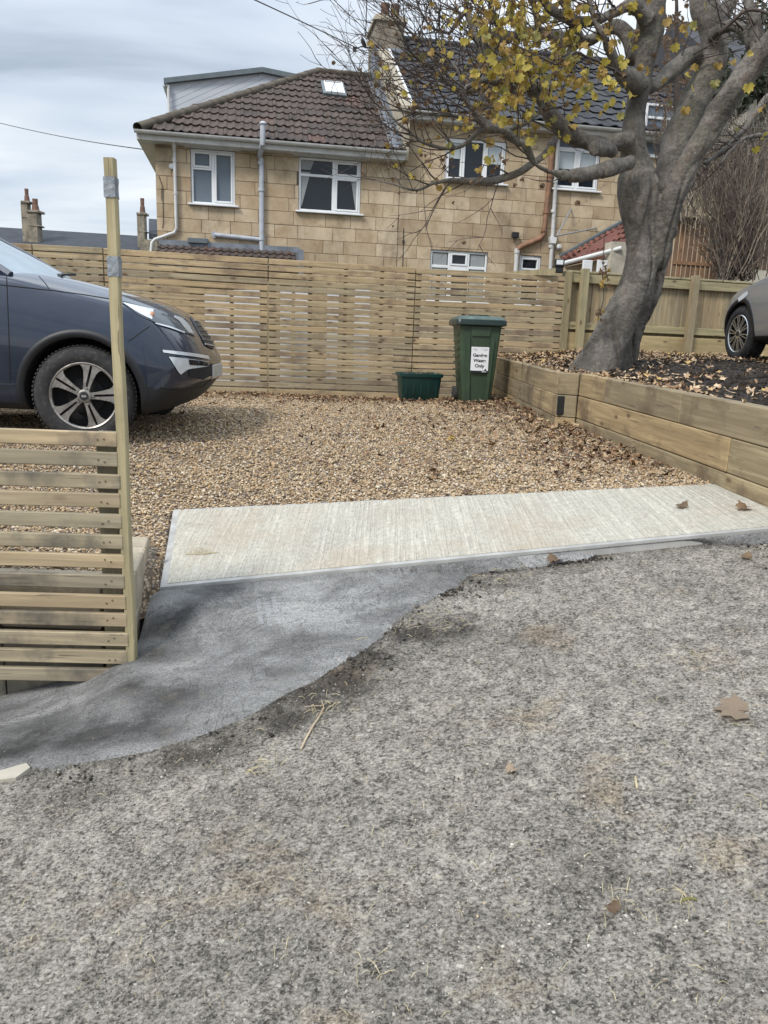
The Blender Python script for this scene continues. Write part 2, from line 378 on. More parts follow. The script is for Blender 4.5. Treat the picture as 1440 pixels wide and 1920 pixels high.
M['shrub_pale'] = plain('pale_dead_stems', (.34, .32, .28), .9, var=.3, scale=8)
M['ivy'] = plain('ivy_leaves', (.028, .034, .020), .8, var=.4, scale=5)

def m_road():
    t = NT('worn_asphalt'); v = t.co('Object')
    h1 = t.noise(t.co('Object', (1, 1.25, 1)), 88, 7, .76, .45); h2 = t.noise(v, 24, 5, .65, .4); h = t.math('ADD', t.math('MULTIPLY', h1, .72), t.math('MULTIPLY', h2, .28))
    col = t.ramp(h, [(.40, (.034, .031, .027)), (.450, (.115, .107, .094)), (.50, (.245, .230, .203)), (.56, (.37, .35, .312)), (.64, (.54, .515, .465))])
    big = t.noise(v, 1.4, 6, .62); col = t.mix(1., col, t.ramp(big, [(.34, .84), (.50, 1.02), (.66, 1.10)]), 'MULTIPLY')
    md = t.noise(v, 7, 6, .66); col = t.mix(1., col, t.ramp(md, [(.36, .82), (.52, 1.04)]), 'MULTIPLY')
    gr = t.noise(t.co('Object', (1, 1.5, 1), 4), 2.4, 7, .7); col = t.mix(t.ramp(gr, [(.56, 0.), (.68, .5)]), col, t.mix(1., col, (1.05, .82, .55), 'MULTIPLY'))
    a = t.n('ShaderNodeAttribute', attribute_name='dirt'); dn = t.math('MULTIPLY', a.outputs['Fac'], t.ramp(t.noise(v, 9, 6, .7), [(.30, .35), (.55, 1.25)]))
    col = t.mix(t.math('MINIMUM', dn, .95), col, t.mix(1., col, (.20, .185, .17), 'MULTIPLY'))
    col = t.mix(1., col, (1.10, 1.075, 1.045), 'MULTIPLY'); p = t.bump(h, 1., .018); t.bump(md, .6, .03, p)
    return t.fin(col, .9)
M['road'] = m_road()
def m_apron():
    t = NT('smooth_new_tarmac'); v = t.co('Object')
    f = t.noise(v, 150, 6, .78); col = t.ramp(f, [(.34, (.080, .079, .078)), (.5, (.178, .177, .175)), (.68, (.32, .316, .308))])
    big = t.noise(t.co('Object', (1.0, 1.6, 1)), 1.9, 7, .62, .8)
    col = t.mix(1., col, t.ramp(big, [(.36, .60), (.50, 1.05), (.64, 1.5)]), 'MULTIPLY')
    st = t.noise(t.co('Object', (1.5, 6, 1), 3), 3.5, 7, .7, 1.); col = t.mix(1., col, t.ramp(st, [(.36, .84), (.60, 1.10)]), 'MULTIPLY')
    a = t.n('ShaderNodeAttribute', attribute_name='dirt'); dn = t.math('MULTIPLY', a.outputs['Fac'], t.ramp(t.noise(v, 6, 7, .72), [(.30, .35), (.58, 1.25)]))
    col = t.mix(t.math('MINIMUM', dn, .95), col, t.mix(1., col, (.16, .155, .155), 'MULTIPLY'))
    b = t.noise(v, 6, 7, .74); col = t.mix(t.ramp(b, [(.58, 0.), (.74, .45)]), col, (.22, .19, .145))
    ck = t.noise(t.co('Object', (1, 1, 1), 7), 2.6, 8, .7, 1.2); col = t.mix(t.ramp(ck, [(.490, 0.), (.4985, .8), (.5015, .8), (.510, 0.)]), col, (.05, .048, .046))
    p = t.bump(f, .8, .005); t.bump(t.noise(v, 18, 6, .66), .45, .015, p)
    return t.fin(col, .86)
M['apron'] = m_apron()
def m_slab():
    t = NT('brushed_concrete'); v = t.co('Object')
    rib = t.noise(t.co('Object', (46, 1.1, 1)), 1.35, 3, .55, .10)
    f = t.noise(t.co('Object', (1, .3, 1)), 110, 4, .7)
    col = t.mix(t.ramp(rib, [(.40, 0.), (.60, 1.)]), (.415, .393, .333), (.480, .458, .392)); col = t.mix(.75, col, t.ramp(f, [(.36, .70), (.62, 1.12)]), 'MULTIPLY'); mo = t.noise(v, 30, 4, .6); col = t.mix(.6, col, t.ramp(mo, [(.38, .84), (.62, 1.08)]), 'MULTIPLY')
    b = t.noise(v, 1.8, 6, .6); col = t.mix(t.ramp(b, [(.48, 0.), (.72, .55)]), col, (.33, .255, .18))
    s = t.noise(v, 45, 4, .7); col = t.mix(t.ramp(s, [(.70, 0.), (.76, .6)]), col, (.20, .12, .07))
    p = t.bump(t.ramp(rib, [(.38, 0.), (.62, 1.)]), .85, .006); t.bump(f, .6, .004, p); return t.fin(col, .85)
M['slab'] = m_slab()
M['slab_edge'] = plain('slab_smooth_edge', (.34, .34, .33), .7, var=.2, scale=9, bump=.2, dirt=(.30, .28, .25))
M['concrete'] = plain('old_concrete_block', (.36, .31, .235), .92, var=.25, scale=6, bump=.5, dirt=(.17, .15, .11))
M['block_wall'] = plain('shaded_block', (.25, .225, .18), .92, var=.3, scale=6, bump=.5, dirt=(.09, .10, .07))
def m_gravel():
    t = NT('gravel_bed'); v = t.co('Object'); c = t.vor(v, 48, 'Color'); d = t.vor(v, 48, 'Distance'); g = t.n('ShaderNodeSeparateColor'); t.l(c, g.inputs[0])
    col = t.ramp(g.outputs[1], [(0, (.28, .21, .14)), (.4, (.42, .32, .22)), (.75, (.52, .44, .34)), (1, (.26, .23, .20))])
    col = t.mix(t.ramp(d, [(.3, 0.), (.6, .9)]), col, (.09, .065, .045)); t.bump(t.math('SUBTRACT', 1., d), 1., .012); return t.fin(col, .9)
M['gravel'] = m_gravel()
def m_soil():
    t = NT('dark_soil'); v = t.co('Object'); n = t.noise(v, 38, 7, .7); t.bump(n, 1., .03)
    return t.fin(t.ramp(n, [(.3, (.012, .010, .009)), (.7, (.040, .033, .028))]), .95)
M['soil'] = m_soil()
M['earth'] = plain('garden_earth', (.10, .095, .06), .95, var=.4, scale=.6, bump=.3)
M['white_wall'] = plain('white_painted_wall', (.60, .61, .63), .8, var=.06)

# ================================================================== GROUND
def ss(a, b, x): t = max(0., min(1., (x - a) / (b - a))); return t * t * (3 - 2 * t)
def R0(x, y): return -.0944 + .1654 * x + .1603 * y
def Rd(x, y):
    """street surface: steep plane rising to the right, dipping further by the low block wall"""
    return R0(x, y) - (.105 * ss(-.98, -1.35, x) + .07 * ss(-1.3, -2.0, x)) * ss(2.35, 3.0, y) + .012 * noise.noise(Vector((x * 1.1, y * 1.1, 0)))
NL, FL, NR, FR = W(300, 1100, 3.55), W(325, 955, 4.5), W(1440, 990, 3.5), W(1365, 905, 4.4)
NRx = NL + (NR - NL) * 1.22; FRx = FL + (FR - FL) * 1.10
def slab_p(u, v): a = NL.lerp(NRx, u); b = FL.lerp(FRx, u); return a.lerp(b, v)
# gravel surface: thin-plate interpolation through surveyed points
pts = [slab_p(u, 1.0) - Vector((0, 0, .012)) for u in (0, .2, .4, .6, .8, 1)]
pts += [W(154, 835, 5.45), W(-60, 828, 5.45), W(880, 757, 9.1), W(500, 741, 10.2), W(840, 752, 10.55), Vector((-4.4, 9.7, .82)), Vector((-6.5, 9.4, .82)),
        Vector((-3.6, 7.2, .80)), W(1060, 800, 6.9), W(930, 745, 10.), W(1200, 855, 5.45), Vector((-1.25, 3.75, .44)), Vector((-1.6, 3.45, .49)), Vector((-3, 3.45, .50)), Vector((-5, 3.5, .52)),
        NL + Vector((-.06, .0, .03)), Vector((-6, 5.4, .76))]
P_ = np.array([tuple(p) for p in pts])
def _u(r2): return np.where(r2 > 1e-9, r2 * np.log(r2 + 1e-12), 0) * .5
n_ = len(P_); K = _u(((P_[:, None, :2] - P_[None, :, :2]) ** 2).sum(-1)) + np.eye(n_) * .02
A_ = np.zeros((n_ + 3, n_ + 3)); A_[:n_, :n_] = K; A_[:n_, n_] = 1; A_[:n_, n_ + 1:] = P_[:, :2]; A_[n_:, :n_] = A_[:n_, n_:].T
sol = np.linalg.solve(A_, np.r_[P_[:, 2], 0, 0, 0])
def Dnp(xy):
    xy = np.atleast_2d(xy); k = _u(((xy[:, None, :] - P_[None, :, :2]) ** 2).sum(-1)); return k @ sol[:n_] + sol[n_] + xy @ sol[n_ + 1:]
def D(x, y): return float(Dnp(np.array([[x, y]]))[0])

# terrain sheet out to the horizon
def terr(x, y):
    xm = 14 - 9.5 * ss(3.4, 6.0, y)
    xc = max(-14, min(xm, x)); yc = max(-7, min(4.0, y))
    z = R0(xc, yc) - .22
    z -= .010 * max(0, -x - 14) + .03 * max(0, y - 24) * ss(24, 60, y) * .6 + .02 * max(0, -y - 7)
    z -= .45 * ss(11.5, 13, y) * (1 - ss(12, 20, x)) * 0
    return max(z, -9)
xs = sorted(set([-900, -500, -250, -120, -60, -30, -20] + list(np.arange(-14, 15, 1.)) + [20, 30, 60, 120, 250, 500, 900]))
ys = sorted(set([-600, -200, -60, -20] + list(np.arange(-8, 30, 1.)) + [40, 60, 90, 150, 300, 600, 1200]))
mb = MB(); mb.grid([[(x, y, terr(x, y)) for x in xs] for y in ys])
tag(mb.build('ground', M['earth'], smooth='all'), kind='structure')

# street
front_px = [(1640, 1010), (1440, 1022), (1300, 1020), (1180, 1018), (1100, 1050), (1000, 1066), (890, 1077), (860, 1100), (800, 1132), (745, 1168), (700, 1215), (620, 1265), (560, 1296), (480, 1342), (400, 1376), (300, 1408), (200, 1432), (100, 1442), (0, 1452), (-260, 1500)]
front = [hit_ground(x, y, Rd) for x, y in front_px]; front.append(Vector((-5.6, front[-1].y - .25, Rd(-5.6, front[-1].y - .25))))
fxx = np.array([p.x for p in front]); fyy = np.array([p.y for p in front]); fo = np.argsort(fxx)
def behind_front(x, y, m=.06): return y > np.interp(x, fxx[fo], fyy[fo]) + m
mb = MB(); gx = np.concatenate([np.linspace(-12, -3.2, 20, endpoint=False), np.arange(-3.2, 3.2, .035), np.linspace(3.2, 12, 20)]); ry = []; dirt = []
def edge_dist(x, y):
    return float(np.interp(x, fxx[fo], fyy[fo])) - y
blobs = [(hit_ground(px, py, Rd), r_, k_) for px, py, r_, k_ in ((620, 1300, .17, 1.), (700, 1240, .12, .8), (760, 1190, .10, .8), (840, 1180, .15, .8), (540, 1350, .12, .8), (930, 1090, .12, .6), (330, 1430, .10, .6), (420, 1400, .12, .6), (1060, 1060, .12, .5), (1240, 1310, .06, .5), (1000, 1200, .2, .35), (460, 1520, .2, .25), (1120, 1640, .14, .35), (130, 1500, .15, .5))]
tq = np.concatenate([np.linspace(0, .55, 16, endpoint=False), np.linspace(.55, 1, 90)])
for f in tq:
    row = []
    for x in gx:
        yedge = NL.y + .02 + (NRx.y - NL.y) * max(0, min(1.5, (x - NL.x) / (NRx.x - NL.x)))
        if x < NL.x: yedge = NL.y - (NL.y - 3.12) * ss(NL.x + .05, NL.x - .12, x)
        y = -6 + (yedge + 6) * (f / .55 * .72 if f < .55 else .72 + .28 * (f - .55) / .45)
        row.append((x, y, Rd(x, y) - (.05 if -5.6 < x < 2.2 and behind_front(x, y) else 0)))
        d = 0
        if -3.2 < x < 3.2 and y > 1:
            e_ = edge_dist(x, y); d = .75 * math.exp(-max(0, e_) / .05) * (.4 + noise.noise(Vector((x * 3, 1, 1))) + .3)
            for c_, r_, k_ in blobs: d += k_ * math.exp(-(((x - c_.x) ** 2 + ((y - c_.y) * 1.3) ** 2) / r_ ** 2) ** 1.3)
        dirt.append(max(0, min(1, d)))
    ry.append(row)
def put_dirt(o, vals):
    a = o.data.attributes.new('dirt', 'FLOAT', 'POINT'); a.data.foreach_set('value', np.array(vals, np.float32))
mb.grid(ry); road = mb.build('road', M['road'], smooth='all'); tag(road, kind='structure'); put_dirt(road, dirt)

# smooth tarmac apron between street and slab (its own sheet on the street)
back = [slab_p(u, -.006) - Vector((0, 0, .016)) for u in (1, .82, .6, .4, .2, .06, 0)]
back += [W(282, 1118, 3.50), W(265, 1185, 3.29), W(250, 1245, 3.13)]
back += [Vector((x, 3.115, Rd(x, 3.115) + .008)) for x in (-1.2, -1.5, -2.0, -3.0, -5.6)]
def resample(pl, n, jit=0):
    L = [0]
    for a, b in zip(pl, pl[1:]): L.append(L[-1] + (b - a).length)
    out = []
    for i in range(n):
        t = L[-1] * i / (n - 1); k = max(j for j in range(len(L)) if L[j] <= t + 1e-9); k = min(k, len(pl) - 2)
        out.append(pl[k].lerp(pl[k + 1], (t - L[k]) / max(1e-9, L[k + 1] - L[k])))
    return out
# match both edges piece by piece: slab part and wall part
def split(pl, k, n1, n2): return resample(pl[:k + 1], n1) + resample(pl[k:], n2)[1:]
A = split(front, 11, 110, 80); B = split(back, 9, 110, 80)
rows = []
for j in range(31):
    t = j / 30.; row = []
    for i, (a, b) in enumerate(zip(A, B)):
        aj = a + Vector((0, 0, 0)); s = noise.noise(Vector((i * .16, 3.1, 0))) * .035 + noise.noise(Vector((i * .55, 9.1, 0))) * .022
        aj += (a - b).normalized() * s * min(1, (a - b).length * 3)
        p = aj.lerp(b, t); base = Rd(p.x, p.y) + .007
        lift_b = b.z - Rd(b.x, b.y) - .007
        p.z = base + max(0, lift_b) * (t ** 1.25) + .006 * math.sin(math.pi * t) * (1 + noise.noise(p * 3))
        if j == 0: p.z = Rd(p.x, p.y) - .012
        row.append(p)
    rows.append(row)
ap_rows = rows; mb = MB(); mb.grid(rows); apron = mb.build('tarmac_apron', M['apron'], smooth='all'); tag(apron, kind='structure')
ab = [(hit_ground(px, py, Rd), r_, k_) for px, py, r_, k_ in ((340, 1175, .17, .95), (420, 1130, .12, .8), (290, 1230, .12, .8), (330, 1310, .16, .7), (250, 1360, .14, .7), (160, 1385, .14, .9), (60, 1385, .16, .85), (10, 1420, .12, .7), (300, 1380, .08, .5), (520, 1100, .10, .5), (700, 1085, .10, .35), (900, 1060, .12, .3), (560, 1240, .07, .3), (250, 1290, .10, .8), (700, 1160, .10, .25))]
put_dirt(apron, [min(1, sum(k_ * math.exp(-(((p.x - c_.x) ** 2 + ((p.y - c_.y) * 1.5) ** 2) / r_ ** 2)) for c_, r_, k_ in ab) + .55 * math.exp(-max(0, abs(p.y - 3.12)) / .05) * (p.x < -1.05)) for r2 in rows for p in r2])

# faint pale stripes dried onto the apron
bvh_ap = BVHTree.FromPolygons([tuple(v) for v in mb.v], mb.f)
def on_apron(px, py):
    o = Vector((0, 0, CZ)); d = Vector(ray(px, py)).normalized(); h = bvh_ap.ray_cast(o, d); return h[0] if h[0] else hit_ground(px, py, Rd)
t = NT('pale_dried_smear'); nz = t.noise(t.co(), 30, 5, .7); tr = t.n('ShaderNodeBsdfTransparent'); mxs = t.n('ShaderNodeMixShader')
t.fin((.42, .44, .46), .8); t.l(t.ramp(nz, [(.35, .0), (.68, .5)]), mxs.inputs[0]); t.l(tr.outputs[0], mxs.inputs[1]); t.l(t.b.outputs[0], mxs.inputs[2]); t.l(mxs.outputs[0], t.out.inputs[0])
M['smear'] = t.m
sm = None
for k, (x0, y0, x1, y1, wd) in enumerate([(484, 1125, 490, 1172, 9), (498, 1122, 507, 1176, 10), (513, 1120, 523, 1172, 10)]):
    a, b, c, d2 = (on_apron(x0 - wd / 2, y0), on_apron(x0 + wd / 2, y0), on_apron(x1 + wd / 2, y1), on_apron(x1 - wd / 2, y1))
    rws = []
    for i in range(7):
        r_ = []
        for j in range(3):
            q = a.lerp(d2, i / 6).lerp(b.lerp(c, i / 6), j / 2); h = bvh_ap.ray_cast(q + Vector((0, 0, .3)), Vector((0, 0, -1)))[0]; r_.append((h or q) + Vector((0, 0, .004)))
        rws.append(r_)
    mb = MB(); mb.grid(rws); o = mb.build('tarmac_smear', M['smear']); tag(o, kind='structure')

# concrete slab: brushed field with smooth trowelled margins
slab = empty('concrete_slab', tuple(NL)); tag(slab, kind='structure')
def slab_mesh(u0, u1, v0, v1, dz, n, m, lip=.10):
    mb = MB(); top = [[slab_p(u0 + (u1 - u0) * i / n, v0 + (v1 - v0) * j / m) + Vector((0, 0, dz)) for i in range(n + 1)] for j in range(m + 1)]
    mb.grid(top)
    ring = [top[0][i] for i in range(n + 1)] + [top[j][n] for j in range(1, m + 1)] + [top[m][i] for i in range(n - 1, -1, -1)] + [top[j][0] for j in range(m - 1, 0, -1)]
    mb.grid([ring, [p - Vector((0, 0, lip)) for p in ring]], closed=True); return mb
Ls = (NRx - NL).length; Ws = (FL - NL).length; eu = .035 / Ls; ev = .030 / Ws
th = math.atan2((NRx - NL).y, (NRx - NL).x)
brushed = slab_mesh(eu, 1, ev, 1 - ev * .8, 0, 60, 14).build('brushed_surface', M['slab'], slab, off=NL)
e_ = MB()
for a in (slab_mesh(0, 1, 0, ev, -.003, 60, 1), slab_mesh(0, eu, ev, 1 - ev * .8, -.003, 1, 14), slab_mesh(0, 1, 1 - ev * .8, 1, -.003, 60, 1)): e_.add(a.v, a.f)
e_.build('smooth_edge', M['slab_edge'], slab, off=NL)

# gravel bed
mb = MB(); gy = np.linspace(0, 1, 70); gxs = np.linspace(-8, 3.2, 150)
def gy0(x):   # near boundary of the gravel
    if x < -1.22: return 3.38
    if x < NL.x + .05: return 3.44
    u = (x - FL.x) / (FRx.x - FL.x); return FL.y + (FRx.y - FL.y) * u - .06 if u > 0 else 3.6
rows = []
for x in gxs:
    y0 = gy0(x); col = []
    for g in gy: y = y0 + (11.4 - y0) * g; col.append((x, y))
    rows.append(col)
flat = np.array(rows).reshape(-1, 2); Z = Dnp(flat) - .004
Z += np.array([.010 * noise.noise(Vector((x * 3, y * 3, 0))) for x, y in flat])
def bed_fix(x, y, z):
    if y < FL.y + (FRx.y - FL.y) * (x - FL.x) / (FRx.x - FL.x) - .02 and x > NL.x + (FL.x - NL.x) * (y - NL.y) / (FL.y - NL.y) + .012: return z - .10
    if -1.30 < x and y < 3.70: f = ss(3.66, 3.50, y); return z * (1 - f) + (Rd(x, y) + .03) * f
    return z
V = [(x, y, bed_fix(x, y, z)) for (x, y), z in zip(flat, Z)]; k = len(gy)
mb.grid([V[i * k:(i + 1) * k] for i in range(len(gxs))]); gb = mb.build('gravel_bed', M['gravel'], smooth='all'); tag(gb, kind='structure')

# unit stone
def icos():
    bm = bmesh.new(); bmesh.ops.create_icosphere(bm, subdivisions=1, radius=1); v = np.array([x.co[:] for x in bm.verts]); f = np.array([[q.index for q in x.verts] for x in bm.faces]); bm.free(); return v, f
IV, IF = icos()
def octa():
    v = np.array([(1, 0, 0), (-1, 0, 0), (0, 1, 0), (0, -1, 0), (0, 0, 1), (0, 0, -1.)]); f = np.array([(0, 2, 4), (2, 1, 4), (1, 3, 4), (3, 0, 4), (2, 0, 5), (1, 2, 5), (3, 1, 5), (0, 3, 5)]); return v, f
OV, OF = octa()
def scatter(name, P, S, cols, base, faces, mat, flat=(.6, 1), jit=.25, tilt=.5, smooth=False):
    """numpy scatter of jittered stones; P (n,3) S (n,)"""
    n = len(P); m = len(base); v = np.repeat(base[None], n, 0) * (1 + rng.uniform(-jit, jit, (n, m, 1)))
    sc = np.stack([rng.uniform(.75, 1.3, n), rng.uniform(.6, 1, n), rng.uniform(*flat, n)], -1) * S[:, None]; v = v * sc[:, None]
    a = rng.uniform(0, 2 * np.pi, n); b = rng.normal(0, tilt, n); c, s = np.cos(a), np.sin(a); cb, sb = np.cos(b), np.sin(b)
    y = v[..., 1] * cb[:, None] - v[..., 2] * sb[:, None]; z = v[..., 1] * sb[:, None] + v[..., 2] * cb[:, None]; x = v[..., 0]
    X = x * c[:, None] - y * s[:, None]; Y = x * s[:, None] + y * c[:, None]
    V = np.stack([X, Y, z], -1) + P[:, None]; Fc = faces[None] + (np.arange(n) * m)[:, None, None]
    return link(name, np_mesh(name, V.reshape(-1, 3), Fc.reshape(-1, faces.shape[1]), mat, np.repeat(cols, m, 0), smooth))
def pal(n, cs, ws, var=.15):
    cs = np.array(cs); i = rng.choice(len(cs), n, p=np.array(ws) / sum(ws)); return cs[i] * rng.uniform(1 - var, 1 + var, (n, 1))
def inframe(x, y, z, m=.04):
    zc = z - CZ; w_ = y * cP - zc * sP; v2 = (zc * cP + y * sP) / w_; u2 = x / w_; u = u2 * cR + v2 * sR; v = v2 * cR - u2 * sR
    return (w_ > 0) & (abs(u) < .5 + m) & (abs(v) < .667 + m)
xy = []
for (y0, y1, dens) in ((3.3, 5.2, 5600), (5.2, 7, 3800), (7, 9, 2500), (9, 11.2, 1800)):
    n = int((y1 - y0) * 10.4 * dens); x = rng.uniform(-7.2, 3.2, n); y = rng.uniform(y0, y1, n); k = np.array([yy > gy0(xx) + .01 for xx, yy in zip(x, y)]); xy.append(np.stack([x, y], -1)[k])
xy = np.concatenate(xy); sl_x = NL.x + (FL.x - NL.x) * (xy[:, 1] - NL.y) / (FL.y - NL.y); xy = xy[(xy[:, 0] < sl_x - .012) | (xy[:, 1] > FL.y + (FRx.y - FL.y) * (xy[:, 0] - FL.x) / (FRx.x - FL.x) - .012)]; xy = xy[(xy[:, 0] > -1.03 - (xy[:, 1] - 3.14) * .2) | (xy[:, 1] < 3.1) | (xy[:, 0] < -1.2 - (xy[:, 1] - 3.14) * .2) | (xy[:, 1] > 3.98)]; xy = xy[inframe(xy[:, 0], xy[:, 1], .75, .12) & (xy[:, 0] < 2.25)]
z = np.concatenate([Dnp(q) for q in np.array_split(xy, 12)]); n = len(xy)
z = np.array([bed_fix(a, b, c) for (a, b), c in zip(xy, z)]); S = rng.gamma(9, .0012, n) + .0015; S = np.clip(S * .80, .005, .017)
P3 = np.c_[xy, z + rng.uniform(-.003, .012, n)]
GC = [(.39, .29, .18), (.47, .375, .255), (.31, .215, .13), (.54, .47, .37), (.23, .18, .14), (.40, .27, .14), (.14, .125, .12)]
S = S * .78; GP = pal(n, GC, [28, 24, 15, 12, 9, 7, 4], .16); nr_ = xy[:, 1] < 4.75
for sel, bv_, bf_, jt in ((nr_, IV, IF, .25), (~nr_, OV * 1.25, OF, .38)):
    og = scatter('gravel', P3[sel], S[sel], GP[sel], bv_, bf_, M['tinted'], (.45, .8), jt); tag(og, 'tan and buff loose gravel covering the parking bay' if sel is nr_ else 'tan gravel farther back towards the fence', 'gravel', kind='stuff')
print('gravel', n)
# asphalt chippings standing proud of the binder
n = 150000; x = rng.uniform(-2.6, 2.9, n); y = rng.uniform(1.05, 3.62, n)
zz = R0(x, y); k = inframe(x, y, zz, .03) & (rng.uniform(0, 1, n) < np.clip(2.2 / y ** 1.3, .35, 1)); x, y = x[k], y[k]
# keep them off the apron, slab and wall
xx_, yy_ = np.array([p.x for p in A]), np.array([p.y for p in A]); o_ = np.argsort(xx_); k = y < np.interp(x, xx_[o_], yy_[o_]) - .004; x, y = x[k], y[k]
z = np.array([Rd(a, b) for a, b in zip(x, y)]); n = len(x); S = np.clip(rng.gamma(5, .00058, n), .0012, .0068)
patch = np.array([noise.noise(Vector((a * 1.3, b * 1.6, 5))) + .6 * noise.noise(Vector((a * 4, b * 5, 8))) for a, b in zip(x, y)]); shade = 1 + .42 * patch
br = np.array([max(0, noise.noise(Vector((a * 2.2, b * 3, 15))) - .12) for a, b in zip(x, y)])[:, None] * np.array([[.05, -.15, -.45]])
cc = (1 + br) * pal(n, [(.31, .295, .265), (.23, .218, .195), (.40, .38, .345), (.14, .133, .12), (.30, .25, .185), (.47, .45, .405), (.045, .042, .038)], [26, 26, 12, 16, 3, .2, 20], .2) * shade[:, None]
oc = scatter('asphalt_chippings', np.c_[x, y, z + S * rng.uniform(-.7, .0, n)], S, cc, OV, OF, M['tinted'], (.5, .8), .3, .35); tag(oc, 'coarse grey stone chippings of the worn street surface', 'asphalt', kind='stuff')
print('chips', n)

# fine aggregate showing in the apron
ar = np.array([[tuple(p) for p in r2] for r2 in ap_rows]); n = 16000; jj = rng.uniform(0, ar.shape[0] - 1.001, n); kk = rng.uniform(0, ar.shape[1] - 1.001, n); j0, k0 = jj.astype(int), kk.astype(int); fj, fk = (jj - j0)[:, None], (kk - k0)[:, None]
pp = (ar[j0, k0] * (1 - fj) + ar[j0 + 1, k0] * fj) * (1 - fk) + (ar[j0, k0 + 1] * (1 - fj) + ar[j0 + 1, k0 + 1] * fj) * fk
Sg = np.clip(rng.gamma(4, .00042, n), .0006, .0042); og2 = scatter('tarmac_grit', pp + np.c_[np.zeros(n), np.zeros(n), Sg * .1], Sg, pal(n, [(.12, .12, .12), (.20, .20, .20), (.05, .05, .05), (.33, .33, .32), (.24, .20, .15)], [8, 8, 8, .6, 1.5], .2), OV, OF, M['tinted'], (.3, .6)); tag(og2, 'fine grit bedded in the smooth tarmac patch', 'grit', kind='stuff')

# ================================================================== NEAR SLATTED PANEL, POST, BLOCK WALL
pr = W(243, 1250, 3.04)
near = empty('low_slatted_fence', (-1.07, 3.02, .2), 0, 'low slatted timber panel of wide gapped boards standing in front of the block wall', 'fence')
screws = MB()
slat_me = {}
def slat_mesh(L, h, d, mat, key):
    k = (round(L, 2), h, d, key)
    if k not in slat_me: slat_me[k] = MB().cbox((0, 0, 0), (L, d, h), .0035).mesh('slat', M[mat])
    return slat_me[k]
tops = [805, 843, 884, 920, 958, 997, 1034, 1072, 1109, 1143, 1179, 1213, 1247]; rights = [223, 224, 226, 229, 231, 233, 235, 236, 238, 239, 241, 242, 240]
for i in range(13):
    yt = tops[i] + 5; p = W(rights[i], yt + 14, 3.04); pl = W(0, yt + 12 - (5 - i * .8), 3.04)
    L = 2.45; ang = math.atan2(p.z - pl.z, p.x - pl.x) * .35
    Mx = Matrix.Translation((p.x - L / 2 * math.cos(ang) + 1.07, 3.04 - 3.02 + random.uniform(-.002, .002), p.z - L / 2 * math.sin(ang) - .2)) @ Matrix.Rotation(-ang, 4, 'Y')
    link('slat', slat_mesh(L, .059, .024, 'slat_near', 'n'), near, Mx @ Matrix.Rotation(random.uniform(-.02, .02), 4, 'X') @ Matrix.Rotation(random.uniform(-.0018, .0018), 4, 'Y') @ Matrix.Translation((random.uniform(-.004, .004), 0, 0)))
    for xo in (.075, .10, 1.22): screws.lathe([(0, -.0015), (.0032, -.001), (.0036, .002)], 8, Mx @ Matrix.Translation((L / 2 - xo + .02, -.0125, random.uniform(-.012, .012))) @ Matrix.Rotation(math.pi / 2, 4, 'X'))
_s = screws.build('screws', M['cable'], near); _s['kind'] = 'stuff'
for (xa, nm) in ((208, 'support_post'),):
    a = W(xa - 20, 812, 3.10); b = W(xa + 10, 1290, 3.10)
    mb = MB(); w_ = .085
    cx = (W(183, 850, 3.09).x + W(226, 850, 3.09).x) / 2
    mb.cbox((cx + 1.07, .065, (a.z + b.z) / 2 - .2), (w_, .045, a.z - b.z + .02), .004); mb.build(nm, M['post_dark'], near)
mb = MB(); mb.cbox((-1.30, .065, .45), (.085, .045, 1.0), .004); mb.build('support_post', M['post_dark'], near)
# tall corner post with two bands of tape
pb, pt = W(248, 1252, 3.05), W(206, 297, 3.05)
post = empty('corner_post', (pb.x, pb.y, pb.z), 0, 'tall pale timber post with silver tape rising beside the slatted panel', 'post')
dv = pt - pb; Mp = dv.to_track_quat('Z', 'Y').to_matrix().to_4x4()
mb = MB(); wd = .039; rows_ = []
for i in range(13):
    c = dv * (i / 12.); o = .002 * math.sin(i * 1.3); h = wd / 2 * (1 + .02 * math.sin(i * 2.1)); b_ = .004
    rows_.append([c + Vector((sx, sy, 0)) + Vector((o, 0, 0)) for sx, sy in ((-h + b_, -h), (h - b_, -h), (h, -h + b_), (h, h - b_), (h - b_, h), (-h + b_, h), (-h, h - b_), (-h, -h + b_))])
mb.grid(rows_, closed=True); mb.f.append(tuple(range(96, 104))); mb.m.append(0); mb.f.append(tuple(range(7, -1, -1))); mb.m.append(0)
mb.build('timber', M['post_light'], post, smooth=False)
for y0, y1 in ((328, 362), (461, 495)):
    t0 = (1252 - y1) / (1252 - 297.); t1 = (1252 - y0) / (1252 - 297.); mb = MB(); h = wd / 2 + .0022; rws = []
    for j in range(6):
        c = dv * (t0 + (t1 - t0) * j / 5.); rws.append([c + Vector((q[0] + random.uniform(-.0012, .0012), q[1] + random.uniform(-.0012, .0012), random.uniform(-.002, .002))) for q in [(h * math.cos(a) * 1.38 if abs(math.cos(a)) < .72 else math.copysign(h, math.cos(a)), h * math.sin(a) * 1.38 if abs(math.sin(a)) < .72 else math.copysign(h, math.sin(a))) for a in [k_ * math.pi / 8 + math.pi / 8 * .0 for k_ in range(16)]]])
    mb.grid(rws, closed=True); mb.build('tape_band', M['tape'], post)

